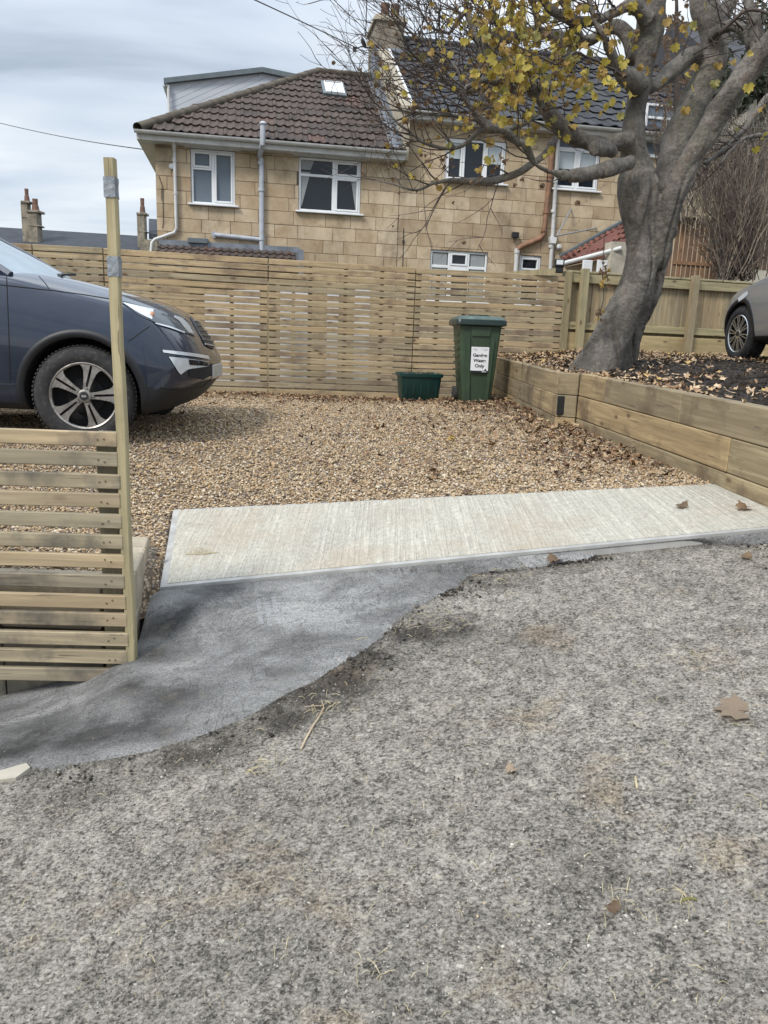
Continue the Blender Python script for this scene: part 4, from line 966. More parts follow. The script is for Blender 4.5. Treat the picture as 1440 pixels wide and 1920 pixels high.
# sloping cladding boards, following the roof edge
ang = math.atan2(TM.z - TL.z, TM.x - TL.x) + .33
sl = math.tan(rad(27))
for k in range(22):
    # board k runs up from lower left; clip between x range
    c0 = 4.2 + k * .135
    def zline(x, c): return c + (x - cx0) * sl
    pts_ = []
    xa, xb = cx0 + .005, cx1 - .02
    poly = [(xa, zline(xa, c0)), (xb, zline(xb, c0)), (xb, zline(xb, c0 + .127)), (xa, zline(xa, c0 + .127))]
    def clip(poly, f):
        out = []
        for (p, q) in zip(poly, poly[1:] + poly[:1]):
            fp, fq = f(p), f(q)
            if fp >= 0: out.append(p)
            if fp * fq < 0: t_ = fp / (fp - fq); out.append((p[0] + (q[0] - p[0]) * t_, p[1] + (q[1] - p[1]) * t_))
        return out
    poly = clip(poly, lambda p: (TL.z - .02 + (TM.z - TL.z) / (TM.x - TL.x) * (p[0] - TL.x)) - p[1]); poly = clip(poly, lambda p: (TM.z - .02 + (TR.z - TM.z) / (TR.x - TM.x) * (p[0] - TM.x)) - p[1]) if poly else poly
    poly = clip(poly, lambda p: p[1] - 5.4) if poly else poly
    if len(poly) > 2: mb = MB(); mb.prism([(p[0], dy - .012, p[1]) for p in poly], (0, .012, 0)); mb.build('cladding_board', M['cladding'], HL, off=Z0)
mb = MB()
for (p, q) in ((TL + Vector((-.05, 0, 0)), TM), (TM, TR)):
    mb.prism([(p.x, dy - .12, p.z - .01), (q.x, dy - .12, q.z - .01), (q.x, dy - .12, q.z + .10), (p.x, dy - .12, p.z + .10)], (0, 3.2, 0))
mb.build('dormer_roof', M['trim_grey'], HL, off=Z0)
q0 = Dp(309, 158, 3.8); pipe(HL, [(q0.x + .08, 3.80, q0.z - .02), (q0.x + .09, 3.80, 5.9)], .035, 'gutter', 'dormer_downpipe'); gutter(HL, 3.75, 7.0, q0.x - .0, q0.z - .0, axis='y', name='dormer_gutter')
# lean-to porch roof poking over the fence
mb = MB(); A0, A1 = S(296, 462, -.02), S(556, 478, -.02); pch = rad(20)
for k, (px0, px1) in enumerate(((300, 560),)):
    z_t = Fp(430, 464, -.03)[1]
    mb.prism([(.02, -.02, z_t), (.02, -1.3, z_t - .48), (.02, -1.3, z_t - .52), (.02, -.02, z_t - .06)], (2.78, 0, 0))
mb.build('porch_roof', M['tile_dark'], HL, off=Z0)
tp = roof_tile_mesh('porch_tile', .30, .36, 'tile_brown')
for r_ in range(4):
    for c_ in range(9): link('roof_tile', tp, HL, Matrix.Translation((.17 + c_ * .30, -1.3 + r_ * .33 * math.cos(pch), z_t - .47 + r_ * .33 * math.sin(pch) - GZ)) @ Matrix.Rotation(pch, 4, 'X'))
mb = MB(); mb.bb(.03, 2.83, -.10, -.02, z_t - .05, z_t + .075); mb.bb(2.74, 2.83, -1.35, -.1, z_t - .56, z_t - .1); mb.build('porch_flashing', M['lead'], HL, off=Z0)
mb = MB(); mb.cbox((.80, -.09, z_t + .085), (.40, .14, .10), .01); mb.build('flashing_box', M['trim_grey'], HL, off=Z0)

# ---- right house (taller, dark roof)
s0 = SW; HR, _ = house('terrace_house', SW, 'taller honey stone house with dark tiled roof behind the big tree')
w3 = (5.85, 7.16, 4.885, 5.72); w4 = (8.28, 9.28, 4.885, 5.95); w5 = (5.634, 6.90, 2.45, 3.493); w6 = (7.63, 8.12, 2.45, 3.485); w7 = (10.21, 10.99, 5.68, 6.72)
RE = 12.4
holes = [w3, w4, w5, w6, w7]; zeR, eyR = 6.104, -.30
offR = (SW, 0, GZ)
wall_with_holes(SW, RE, GZ - .3, 6.10, [h for h in holes if h is not w7]).build('wall', M['mortar'], HR, off=offR)
zed = [3.806 + .2595 * k for k in range(-9, 9)]; zed = [z for z in zed if z < 6.08] + [6.10]
print('stones R', stones(HR, SW, SW + .004, 9.95, zed, holes))
mb = MB(); mb.bb(9.95, RE, -.012, .2, GZ, 6.1); mb.build('far_wall', M['stone'], HR, off=offR)
mb = MB(); mb.bb(SW + .1, RE - .1, .35, .39, 1.2, 6.0); mb.build('dark_interior', M['room_dark'], HR, off=offR)
x0, x1, z0, z1 = w3; a1, a2 = x0 + .40, x1 - .46
window(HR, SW, *w3, [(a1 - .03, a1 + .03, z0 + fr, z1 - fr), (a2 - .03, a2 + .03, z0 + fr, z1 - fr)], [(x0 + fr, a1 - .03, z0 + fr, z1 - fr, 'glass', True), (a1 + .03, a2 - .03, z0 + fr, z1 - fr, 'glass'), (a2 + .03, x1 - fr, z0 + fr, z1 - fr, 'glass', True)],
       extra=lambda o, cx, cz: (drape(o, (x0 + .08 - SW - cx, a1 - .08 - SW - cx, z0 + .45 - GZ - cz, z1 - .08 - GZ - cz, x0 + .08 - SW - cx, a1 - .08 - SW - cx), 'blind'), drape(o, (a2 + .08 - SW - cx, x1 - .09 - SW - cx, z0 + .40 - GZ - cz, z1 - .08 - GZ - cz, a2 + .08 - SW - cx, x1 - .09 - SW - cx), 'blind')))
x0, x1, z0, z1 = w4; mid = (x0 + x1) / 2; tz = z1 - .24
def ex4(o, cx, cz):
    for a, b in ((x0 + .09, mid - .07), (mid + .07, x1 - .09)): drape(o, (a - SW - cx, b - SW - cx, z0 + .42 - GZ - cz, tz - .06 - GZ - cz, a - SW - cx, b - SW - cx), 'blind')
window(HR, SW, *w4, [(x0 + fr, x1 - fr, tz - .025, tz + .025), (mid - .03, mid + .03, z0 + fr, tz - .025)], [(x0 + fr, x1 - fr, tz + .025, z1 - fr, 'frosted'), (x0 + fr, mid - .03, z0 + fr, tz - .025, 'glass', True), (mid + .03, x1 - fr, z0 + fr, tz - .025, 'glass', True)], extra=ex4)
x0, x1, z0, z1 = w5; a1, a2 = x0 + .42, x1 - .42; tz = z1 - .33
def ex5(o, cx, cz):
    for a, b in ((x0 + .06, a1 - .05), (a2 + .05, x1 - .06)): drape(o, (a - SW - cx, b - SW - cx, z0 + .1 - GZ - cz, z1 - .06 - GZ - cz, a - SW - cx, b - SW - cx))
window(HR, SW, *w5, [(a1 - .025, a1 + .025, z0 + fr, z1 - fr), (a2 - .025, a2 + .025, z0 + fr, z1 - fr), (x0 + fr, a1 - .025, tz - .03, tz + .03), (a1 + .025, a2 - .025, tz - .03, tz + .03), (a2 + .025, x1 - fr, tz - .03, tz + .03)],
       [(x0 + fr, a1 - .025, z0 + fr, tz - .03, 'glass'), (x0 + fr, a1 - .025, tz + .03, z1 - fr, 'glass'), (a1 + .025, a2 - .025, z0 + fr, tz - .03, 'glass', True), (a1 + .025, a2 - .025, tz + .03, z1 - fr, 'glass', True), (a2 + .025, x1 - fr, z0 + fr, tz - .03, 'glass'), (a2 + .025, x1 - fr, tz + .03, z1 - fr, 'glass')], extra=ex5)
x0, x1, z0, z1 = w6; tz = z1 - .33
window(HR, SW, *w6, [(x0 + fr, x1 - fr, tz - .03, tz + .03)], [(x0 + fr, x1 - fr, z0 + fr, tz - .03, 'glass', True), (x0 + fr, x1 - fr, tz + .03, z1 - fr, 'glass', True)])
x0, x1, z0, z1 = w7
window(HR, SW, *w7, [(x0 + fr, x1 - fr, z1 - .3, z1 - .25)], [(x0 + fr, x1 - fr, z0 + fr, z1 - .3, 'frosted'), (x0 + fr, x1 - fr, z1 - .25, z1 - fr, 'frosted')], y=-.05)
# eaves and roof
mb = MB(); mb.bb(SW + .05, RE, eyR + .03, eyR + .05, zeR - .15, zeR - .02); mb.build('fascia', M['fascia'], HR, off=offR)
mb = MB(); mb.bb(SW + .05, RE, eyR + .05, -.018, zeR - .15, zeR - .135); mb.build('soffit', M['fascia'], HR, off=offR)
gutter(HR, SW + .02, RE, eyR - .03, zeR - .015, off=offR)
RYR = 3.75; RZR = zeR + (RYR - eyR) * TP
mb = MB(); mb.add([(SW + .12, eyR, zeR - .02), (RE, eyR, zeR - .02), (RE, RYR, RZR - .02), (SW + .12, RYR, RZR - .02), (SW + .12, 7.8, zeR), (RE, 7.8, zeR)], [(0, 1, 2, 3), (3, 2, 5, 4)]); mb.build('roof_deck', M['tile_dark'], HR, off=offR)
tmR = roof_tile_mesh('dark_roof_tile', .33, .42, 'tile_dark', .026, 1)
gR = (RYR - eyR) / math.cos(PH) / 12
print('tiles R', lay_tiles(HR, SW, tmR, .33, gR, (SW, eyR - .03, zeR), PH, lambda s, r_: s > .12 and r_ < (RYR - eyR) / math.cos(PH), s_start=.12, cols=22))
ridge_line(HR, (SW + .1, RYR, RZR + .03), (RE, RYR, RZR + .03), .11, 16, 'tile_dark', offR)
# party wall rising over the lower roof, white verge strip and stepped lead flashing
pw = [(SW - .10, -.02, 5.26), (SW - .10, -.30, 5.98), (SW - .10, RYR, RZR + .10), (SW - .10, 7.6, zeR + .1), (SW - .10, 7.6, 5.0), (SW - .10, 0, 5.0)]
pw = [(SW - .06, eyR + .02, ze - .16), (SW - .06, eyR + .02, zeR - .02), (SW - .06, RYR, RZR + .0), (SW - .06, 7.6, zeR), (SW - .06, 7.6, 5.0), (SW - .06, .0, 5.0), (SW - .06, .0, ze - .16)]
mb = MB(); mb.prism(pw, (.17, 0, 0)); mb.build('party_wall', M['coping'], HR, off=offR)
mb = MB(); mb.prism([(SW - .10, eyR - .02, zeR - .03), (SW - .10, RYR, RZR - .0), (SW - .10, RYR, RZR + .10), (SW - .10, eyR - .02, zeR + .07)], (.23, 0, 0)); mb.build('verge_coping', M['coping'], HR, off=offR)
mb = MB(); mb.prism([(SW + .131, eyR - .03, zeR - .01), (SW + .131, RYR, RZR + .02), (SW + .131, RYR, RZR + .12), (SW + .131, eyR - .03, zeR + .09)], (.045, 0, 0)); mb.build('verge_strip', M['upvc'], HR, off=offR)
mb = MB(); mb.prism([(SW - .075, ey + .02, ze + .0), (SW - .075, RY, RZ), (SW - .075, RY, RZ + .24), (SW - .075, ey + .02, ze + .24)], (.012, 0, 0)); mb.add([(SW - .28, ey, ze + .055), (SW - .06, ey, ze + .055), (SW - .06, RY, RZ + .055), (SW - .28, RY, RZ + .055)], [(0, 1, 2, 3)]); mb.build('lead_flashing', M['lead'], HR, off=offR)
# chimney stack with pots
cy0, cy1 = 2.75, 3.85
ca, cb = Fp(704, 95, cy0)[0], Fp(757, 95, cy0)[0]; ct = Fp(730, 41, cy0)[1]
ch = MB(); ch.bb(ca, cb, cy0, cy1, 6.9, ct); cho = ch.build('chimney_stack', M['stone_grey'], HR, off=offR)
mb = MB(); mb.cbox(((ca + cb) / 2, (cy0 + cy1) / 2, ct + .045), (cb - ca + .12, cy1 - cy0 + .12, .09), .01); mb.cbox(((ca + cb) / 2, (cy0 + cy1) / 2, ct + .12), (cb - ca + .02, cy1 - cy0, .06), .01); mb.build('stack_cap', M['coping'], cho, off=offR)
for px in (722, 741):
    for yo in (.25, .75):
        s, _ = Fp(px, 30, cy0 + yo); mb = MB(); mb.lathe([(0, 0), (.10, 0), (.095, .22), (.115, .25), (.115, .30), (.085, .30), (.08, .1)], 14, Matrix.Translation((s, cy0 + yo, ct + .15))); mb.build('chimney_pot', M['pot'], cho, smooth=True, off=offR)
mb = MB(); mb.bb(ca - .012, cb + .012, cy0 - .012, cy0 + .6, Fp(730, 104, cy0)[1] - .5, Fp(730, 90, cy0)[1]); mb.build('stack_flashing', M['lead'], cho, off=offR)
mb = MB(); q = Fp(686, 60, 3.3); mb.tube([(q[0], 3.3, 8.6), (q[0] - .0, 3.3, q[1] + 2.2)], .012, 6); mb.tube([(q[0], 3.3, 8.9), (ca + .05, 3.3, 8.9)], .012, 6); mb.build('aerial_pole', M['cable'], HR, off=offR)
q = Fp(668, 98, 3.2); mb = MB()
mb.tube([(ca, 3.2, q[1] + .12), (q[0] + .10, 3.1, q[1] + .10), (q[0] - .05, 3.0, q[1])], .014, 6); mb.lathe([(0, 0), (.09, .02), (.13, .06), (.12, .065), (0, .01)], 14, Matrix.Translation((q[0] + .1, 3.0, q[1] + .12)) @ Matrix.Rotation(rad(60), 4, 'Y')); mb.box((q[0] - .07, 3.0, q[1] - .01), (.08, .06, .09)); mb.build('satellite_dish', M['black'], HR, off=offR)
# pipes on the wall
p = [S(1037, 262), S(1031, 330), S(1020, 440), S(1010, 448), S(975, 463), S(969, 470)]
pipe(HR, p, .055, 'pipe_clay', 'soil_pipe', [S(1024, 398), S(1020, 432), S(1031, 330)], off=offR); pipe(HR, [S(969, 466), S(968, 490), S(965, 540)], .05, 'gutter', 'lower_pipe', [S(969, 472)], off=offR)
pipe(HR, [S(1048, 240, -.25), S(1046, 268), S(1036, 440), S(1030, 530)], .042, 'gutter', 'downpipe', [S(1041, 340), S(1037, 396), S(1033, 462)], off=offR)
c = S(1036, 451, -.10); mb = MB(); mb.prism([(c[0] - .085, -.02, c[2] + .07), (c[0] + .085, -.02, c[2] + .07), (c[0] + .06, -.02, c[2] - .06), (c[0] - .05, -.02, c[2] - .06)], (0, -.13, 0)); mb.build('hopper', M['upvc'], HR, off=offR)
mb = MB(); mb.tube([S(1043, 441, -.03), S(1044, 442, -.5), S(1070, 393, -.12), S(1070, 391, -.01)], .018, 8); mb.tube([S(1044, 442, -.5), S(1117, 428, -.12), S(1117, 426, -.01)], .018, 8); mb.build('airer_bracket', M['steel'], HR, smooth=True, off=offR)
c = S(1047, 463, -.05); mb = MB(); mb.lathe([(0, .09), (.03, .088), (.055, .06), (.062, .02), (.062, 0), (0, 0)], 14, Matrix.Translation(c) @ Matrix.Rotation(math.pi / 2, 4, 'X')); mb.build('dome_camera', M['upvc'], HR, smooth=True, off=offR)
c = S(966, 441, -.09); mb = MB(); mb.cbox((c[0], -.10, c[2]), (.15, .09, .12), .01); mb.cbox((c[0], -.03, c[2] - .02), (.05, .07, .05), .01); mb.build('wall_floodlight', M['black'], HR, off=offR)
mb = MB(); mb.tube([S(757, 428, -.02), S(755, 505, -.02)], .009, 5); mb.tube([S(756.5, 450, -.02), S(756.3, 456, -.02)], .022, 5); mb.build('wall_rod', M['cable'], HR, off=offR)
mb = MB(); mb.tube([S(x_, y_, -.02) for x_, y_ in ((792, 300), (795, 380), (800, 430), (810, 466))], .005, 4); mb.build('wall_cable', M['cable'], HR, off=offR)

# ---- red lean-to outhouse
LT = empty('lean_to_outhouse', (0, 0, 0), TH, 'small outhouse with red tiled lean-to roof and white framed windows', 'outhouse')
q = HO + hd * 8.7; LT.location = (q.x, q.y, GZ)
# roof plane: high edge on the wall climbing right, low edge gutter toward camera
hp = [Fp(1054, 482, -.05), Fp(1176, 414, -.05)]
def P3(px, py, d): s, z = Fp(px, py, d); return Vector((s, d, z))
def LTm(v): return Vector((v[0] - 8.7, v[1], v[2] - GZ))
Ra, Rb, Rc, Rd_ = P3(1050, 485, -.2), P3(1178, 413, -1.2), P3(1186, 463, -2.2), P3(1058, 490, -1.6)
mb = MB(); nrm = (Rb - Ra).cross(Rd_ - Ra).normalized()
mb.prism([LTm(v) - Vector((0, 0, .05)) for v in (Ra, Rb, Rc, Rd_)], nrm * (-.05 if nrm.z > 0 else .05)); mb.build('roof_deck', M['tile_red'], LT)
tl_ = roof_tile_mesh('red_tile', .2, .3, 'tile_red', .02, 1, 8)
NRW = 5
for j in range(NRW):
    for i in range(12):
        u = (i + .5) / 12; v = j / NRW; p = Rd_.lerp(Rc, u).lerp(Ra.lerp(Rb, u), v); ax = (Rc - Rd_).lerp(Rb - Ra, v); up_ = (Ra.lerp(Rb, u) - Rd_.lerp(Rc, u)); zx = ax.normalized(); yv = (up_ - zx * up_.dot(zx)).normalized(); zv = zx.cross(yv)
        Mx = Matrix((( *(zx * (ax.length / 12 / .2)), ), (*(yv * (up_.length / NRW * 1.1 / .3)),), (*zv,))).transposed().to_4x4(); Mx.translation = LTm(p); link('roof_tile', tl_, LT, Mx)
mb = MB(); mb.tube([LTm(Rd_ + Vector((-.05, -.05, -.05))), LTm(Rc + Vector((-.25, -.05, -.04)))], .045, 10); mb.build('gutter', M['gutter'], LT, smooth=True)
mb = MB(); mb.tube([LTm(Ra + Vector((0, 0, .04))), LTm(Rb + Vector((0, 0, .04)))], .045, 6); mb.build('verge', M['trim_grey'], LT)
g0, g1 = Rd_, Rc
mb = MB(); mb.prism([LTm(Vector((g0.x + .1, g0.y + .15, g0.z - .1))), LTm(Vector((g1.x, g1.y + .15, g1.z - .1))), LTm(Vector((g1.x, g1.y + .15, GZ))), LTm(Vector((g0.x + .1, g0.y + .15, GZ)))], (0, .1, 0)); mb.build('wall', M['stone'], LT)
for (a_, b_) in ((1091, 1108), (1118, 1136)):
    p_, q_ = P3(a_, 489, -2.0), P3(b_, 489, -2.0); mb = MB(); mb.cbox(((p_.x + q_.x) / 2 - 8.7, -2.06, p_.z - .3 - GZ), (q_.x - p_.x, .06, .62), .006); mb.build('door_panel', M['upvc'], LT)
p_ = P3(1158, 490, -2.1); mb = MB(); mb.bb(p_.x - 8.7 - .2, p_.x - 8.7 + .5, -2.2, -1.9, 0, p_.z + .35 - GZ); mb.build('pier', M['pale_stone'], LT)

# ---- pale house far right, behind the shrub
PH_ = empty('pale_house', (0, 0, GZ), TH, 'pale rendered house with dark roof half hidden behind bare shrub stems', 'house'); q = HO + hd * 12.5; PH_.location = (q.x, q.y, GZ)
mb = MB(); mb.bb(0, 9, .3, 6, 0, 6.6); mb.build('wall', M['pale_stone'], PH_)
def pw_(px0, px1, py0, py1):
    a_, b_ = Fp(px0, py1, .3), Fp(px1, py0, .3); return a_[0], b_[0], a_[1], b_[1]
for rc in (pw_(1292, 1322, 235, 305), pw_(1385, 1422, 232, 308), pw_(1480, 1530, 232, 310), pw_(1350, 1390, 400, 470)):
    mb = MB(); mb.cbox(((rc[0] + rc[1]) / 2 - 12.5, .28, (rc[2] + rc[3]) / 2 - GZ), (rc[1] - rc[0], .06, rc[3] - rc[2]), .01); o = mb.build('window', M['upvc'], PH_)
    for k in (0, 1):
        w_ = (rc[1] - rc[0]) / 2; mb = MB(); mb.box((rc[0] + w_ * (k + .5) - 12.5, .24, (rc[2] + rc[3]) / 2 - GZ), (w_ * .76, .012, (rc[3] - rc[2]) * .86)); mb.build('pane', M['glass'], o)
mb = MB(); mb.prism([(-.2, -.1, 6.6), (-.2, 3.2, 8.9), (-.2, 6.4, 6.6)], (9.5, 0, 0)); mb.build('roof', M['tile_dark'], PH_)

# ---- far terrace beyond the fence at left
FT = empty('far_terrace', (-15, 44, -1), 0, 'long slate roofed terrace far off beyond the fence at the skyline', 'terrace')
def far(px, py, Y=44): return W(px, py, Y)
a, b, c, d_ = far(-120, 418), far(262, 444), far(300, 476), far(-120, 470)
pts_ = [far(-160, 416, 46), far(275, 443, 46), far(275, 470, 42), far(-160, 448, 42)]
mb = MB(); mb.prism([v - FT.location for v in pts_], (0, 0, -.3)); mb.build('roof', M['slate'], FT)
mb = MB(); mb.prism([Vector((pts_[3].x, 42.1, pts_[3].z - .1)) - FT.location, Vector((pts_[2].x, 42.1, pts_[2].z - .1)) - FT.location, Vector((pts_[2].x, 42.1, -3)) - FT.location, Vector((pts_[3].x, 42.1, -3)) - FT.location], (0, 6, 0)); mb.build('wall', M['stone_grey'], FT)
a, b, c, d_ = far(279, 410, 47), far(345, 414, 47), far(345, 445, 43), far(279, 437, 43)
mb = MB(); mb.prism([v - FT.location for v in (a, b, c, d_)], (0, 0, -.3)); mb.build('end_roof', M['slate'], FT)
mb = MB(); q1, q2 = far(262, 437, 42), far(340, 440, 42); mb.bb(q1.x + 15, q2.x + 15, -2, 2, -1, q1.z - .3 + 1); mb.build('gable_wall', M['stone_grey'], FT)
def far_chimney(px, w_, ytop, ybot, pot, Y=43, two=False):
    k_ = Y / FPX; c = far(px, ybot, Y); t_ = far(px, ytop, Y); W_ = w_ * k_
    mb = MB(); mb.cbox((c.x + 15, Y - 44, (c.z - 1 + t_.z) / 2 + 1), (W_, W_ * 1.2, t_.z - c.z + 1), .02); mb.cbox((t_.x + 15, Y - 44, t_.z + 1), (W_ * 1.3, W_ * 1.5, .12), .02); mb.cbox((t_.x + 15, Y - 44, t_.z - (t_.z - c.z) * .55 + 1), (W_ * 1.15, W_ * 1.3, .08), .02)
    o = mb.build('chimney', M['stone_grey'], FT); mb = MB(); pz = far(px, pot, Y).z - t_.z
    mb.lathe([(W_ * .42, 0), (W_ * .32, pz * .5), (W_ * .26, pz * .52), (W_ * .28, pz), (W_ * .2, pz), (W_ * .2, 0)], 10, Matrix.Translation((t_.x + 15, Y - 44, t_.z + 1))); mb.build('chimney_pot', M['pot'], o, smooth=True)
far_chimney(51, 12, 380, 430, 354); far_chimney(67, 17, 398, 446, 373); far_chimney(267.5, 13, 402, 462, 372)

# ---- overhead wires
for (lab, pts_) in (('thin black overhead wire sagging past the left house corner', [W(-40, 221, 30), W(100, 253, 27), W(276, 281, 17)]), ('thin black overhead wire running down to the stone chimney', [W(430, -22, 14), W(560, 38, 17), W(690, 100, 20)])):
    o = empty('overhead_wire', tuple(pts_[1]), 0, lab, 'wire'); mb = MB(); P_l = []
    for i in range(25):
        t_ = i / 24.; q = pts_[0] * (1 - t_) ** 2 + (pts_[1] * 2 - (pts_[0] + pts_[2]) * .5) * 2 * t_ * (1 - t_) + pts_[2] * t_ * t_; P_l.append(q - pts_[1])
    mb.tube(P_l, .011, 5); mb.build('cable', M['cable'], o)

# ---- old brown fences behind the board fence
for (lab, rc, Y) in (('weathered brown lap fence panel behind the board fence beside the trunk', [(1262, 405), (1352, 412), (1352, 545), (1262, 540)], 13.4), ('higher weathered brown fence panel behind the bare shrub', [(1392, 412), (1520, 404), (1520, 520), (1392, 500)], 13.8)):
    P_l = [W(x, y, Y) for x, y in rc]; o = empty('old_fence_panel', tuple(P_l[3]), 0, lab, 'fence'); L_ = P_l[1].x - P_l[0].x; n = int(L_ / .075)
    for i in range(n):
        t_ = (i + .5) / n; p, q = P_l[0].lerp(P_l[1], t_), P_l[3].lerp(P_l[2], t_); mb = MB(); mb.cbox((0, 0, 0), (.068, .014, p.z - q.z), .003); link('board', mb.mesh('board', M['old_fence']), o, Matrix.Translation(((p.x + q.x) / 2 - o.location.x, 0, (p.z + q.z) / 2 - o.location.z)) @ Matrix.Rotation(rad(6), 4, 'Z'))
    for f_ in (.02, .62): 
        p, q = P_l[0].lerp(P_l[3], f_), P_l[1].lerp(P_l[2], f_); mb = MB(); mb.prism([p - o.location + Vector((0, -.03, 0)), q - o.location + Vector((0, -.03, 0)), q - o.location + Vector((0, -.03, -.05)), p - o.location + Vector((0, -.03, -.05))], (0, .04, 0)); mb.build('rail', M['old_fence'], o)
    for f_ in (0, 1): p, q = P_l[0].lerp(P_l[1], f_), P_l[3].lerp(P_l[2], f_); mb = MB(); mb.cbox((p.x - o.location.x, .02, (p.z + q.z) / 2 - o.location.z), (.09, .09, p.z - q.z + .1), .005); mb.build('post', M['old_fence'], o)

# ---- floodlight on the fence corner
c = W(1049, 493, 10.9); FLt = empty('floodlight', tuple(c), 0, 'small black floodlight fixed at the fence corner by the lean-to', 'light')
mb = MB(); mb.cbox((0, 0, 0), (.13, .05, .10), .008); mb.cbox((.0, .01, -.09), (.12, .05, .08), .01); mb.box((0, .05, -.06), (.03, .06, .12)); mb.build('casing', M['black'], FLt)
mb = MB(); mb.cbox((0, -.028, .005), (.09, .012, .06), .003); mb.build('lens', M['lens'], FLt)

# ================================================================== CARS
def ev_mesh(o, name):
    dg = bpy.context.evaluated_depsgraph_get(); me = bpy.data.meshes.new_from_object(o.evaluated_get(dg)); me.name = name; return me
def text_mesh(s, size, ext, mat, bold=0.):
    c = bpy.data.curves.new('text', 'FONT'); c.body = s; c.size = size; c.extrude = ext; c.offset = bold; c.align_x = 'CENTER'; c.align_y = 'CENTER'
    o = bpy.data.objects.new('text', c); COL.objects.link(o); me = ev_mesh(o, 'lettering'); bpy.data.objects.remove(o); me.materials.clear(); me.materials.append(M[mat]); return me
def interp(tab, x):
    xs_ = [t_[0] for t_ in tab]; return float(np.interp(x, xs_, [t_[1] for t_ in tab]))
def car_body(paint, hw, ra, dims):
    zb = [(-3.56, .50), (-3.3, .32), (-2.6, .24), (-.6, .22), (.35, .205), (.48, .215), (.60, .25), (.70, .325), (.78, .42)]
    zs = dims['zs']; zc = dims['zc']
    lat = [(-3.56, .80), (-3.45, .92), (-3.2, .985), (-2.6, 1), (.42, 1), (.56, .985), (.68, .955), (.76, .91), (.81, .84)]
    X = [-3.56, -3.5, -3.3, -3.0, -2.3, -1.5, -.9, -.55, -.35, -.15, .05, .25, .4, .47, .55, .61, .665, .715, .755, .78]
    rows = []
    for x in X:
        b, s, c, l = interp(zb, x), interp(zs, x), interp(zc, x), interp(lat, x) * hw; h = s - b
        sec = [(0, b + .01), (.78, b), (.925, b + .025), (.970, b + .10 * h + .02), (.985, b + .28 * h), (1.0, b + .46 * h), (.996, b + .60 * h), (.982, b + .74 * h), (.960, b + .87 * h), (.932, s - .010), (.920, s + .002), (.76, s * .5 + c * .5 + .010), (.42, c - .004), (0, c)]
        f = ss(.05, .8, x); g = ss(-2.9, -3.56, x)
        r_ = []
        for y, z in sec:
            px_ = x - dims['curve'] * (y ** 3.0) * f + .22 * (y ** 3) * g; r_.append((px_, -y * l, z))
        r_ += [(p[0], -p[1], p[2]) for p in r_[-2:0:-1]]
        rows.append(r_)
    mb = MB(); mb.grid(rows, closed=True); n = len(rows[0])
    for r_, fl in ((rows[0], True), (rows[-1], False)):
        cx = sum(p[0] for p in r_) / n; cz = (min(p[2] for p in r_) + max(p[2] for p in r_)) / 2
        L_ = max(abs(p[1]) for p in r_); rings = [r_]; xe_ = X[0] if fl else X[-1]
        for k_, kz, dx in ((.86, .84, .010), (.62, .60, .018), (.34, .32, .022)):
            rings.append([(xe_ + ((.22 * (abs(p[1]) / L_ * k_) ** 3 - dx) if fl else (-dims['curve'] * (abs(p[1]) / L_ * k_) ** 3 + dx)), p[1] * k_, cz + (p[2] - cz) * kz) for p in r_])
        mb.grid(rings, closed=True); mb.add(rings[-1], [tuple(range(n))])
    me = mb.mesh('body', [M[paint], M['dark_void'], M['clad_navy']]); bm = bmesh.new(); bm.from_mesh(me); bmesh.ops.remove_doubles(bm, verts=bm.verts, dist=1e-5); bmesh.ops.recalc_face_normals(bm, faces=bm.faces); bm.to_mesh(me); bm.free()
    o = bpy.data.objects.new('tmp_body', me); COL.objects.link(o); m1 = o.modifiers.new('s', 'SUBSURF'); m1.levels = 2; cut = []
    for ax in (0, -dims['wb']):
        for sy in (-1, 1):
            mc = MB(); mc.lathe([(0, -.25), (ra, -.25), (ra, .25), (0, .25)], 48, Matrix.Translation((ax, sy * (hw - .05), dims['az'])) @ Matrix.Rotation(math.pi / 2, 4, 'X')); mm = mc.mesh('cut', M['dark_void']); bm = bmesh.new(); bm.from_mesh(mm); bmesh.ops.remove_doubles(bm, verts=bm.verts, dist=1e-5); bmesh.ops.recalc_face_normals(bm, faces=bm.faces); bm.to_mesh(mm); bm.free()
            c = bpy.data.objects.new('tmp_cut', mm); COL.objects.link(c); cut.append(c); b = o.modifiers.new('b', 'BOOLEAN'); b.object = c; b.operation = 'DIFFERENCE'; b.solver = 'EXACT'
    out = ev_mesh(o, 'body'); bpy.data.objects.remove(o)
    for c in cut: bpy.data.objects.remove(c)
    out.materials.clear()
    for m_ in (paint, 'dark_void', 'clad_navy'): out.materials.append(M[m_])
    for p in out.polygons:
        c = p.center; p.use_smooth = True; p.material_index = 0
        for ax in (0, -dims['wb']):
            if math.hypot(c.x - ax, c.z - dims['az']) < ra + .004 and abs(c.y) > hw - .32: p.material_index = 1; p.use_smooth = False
        if p.material_index == 0 and (c.z < .30 or (c.x > .25 and c.z < .42) or p.normal.z < -.6 and c.z < .5): p.material_index = 2
    out.set_sharp_from_angle(angle=rad(32)); return out
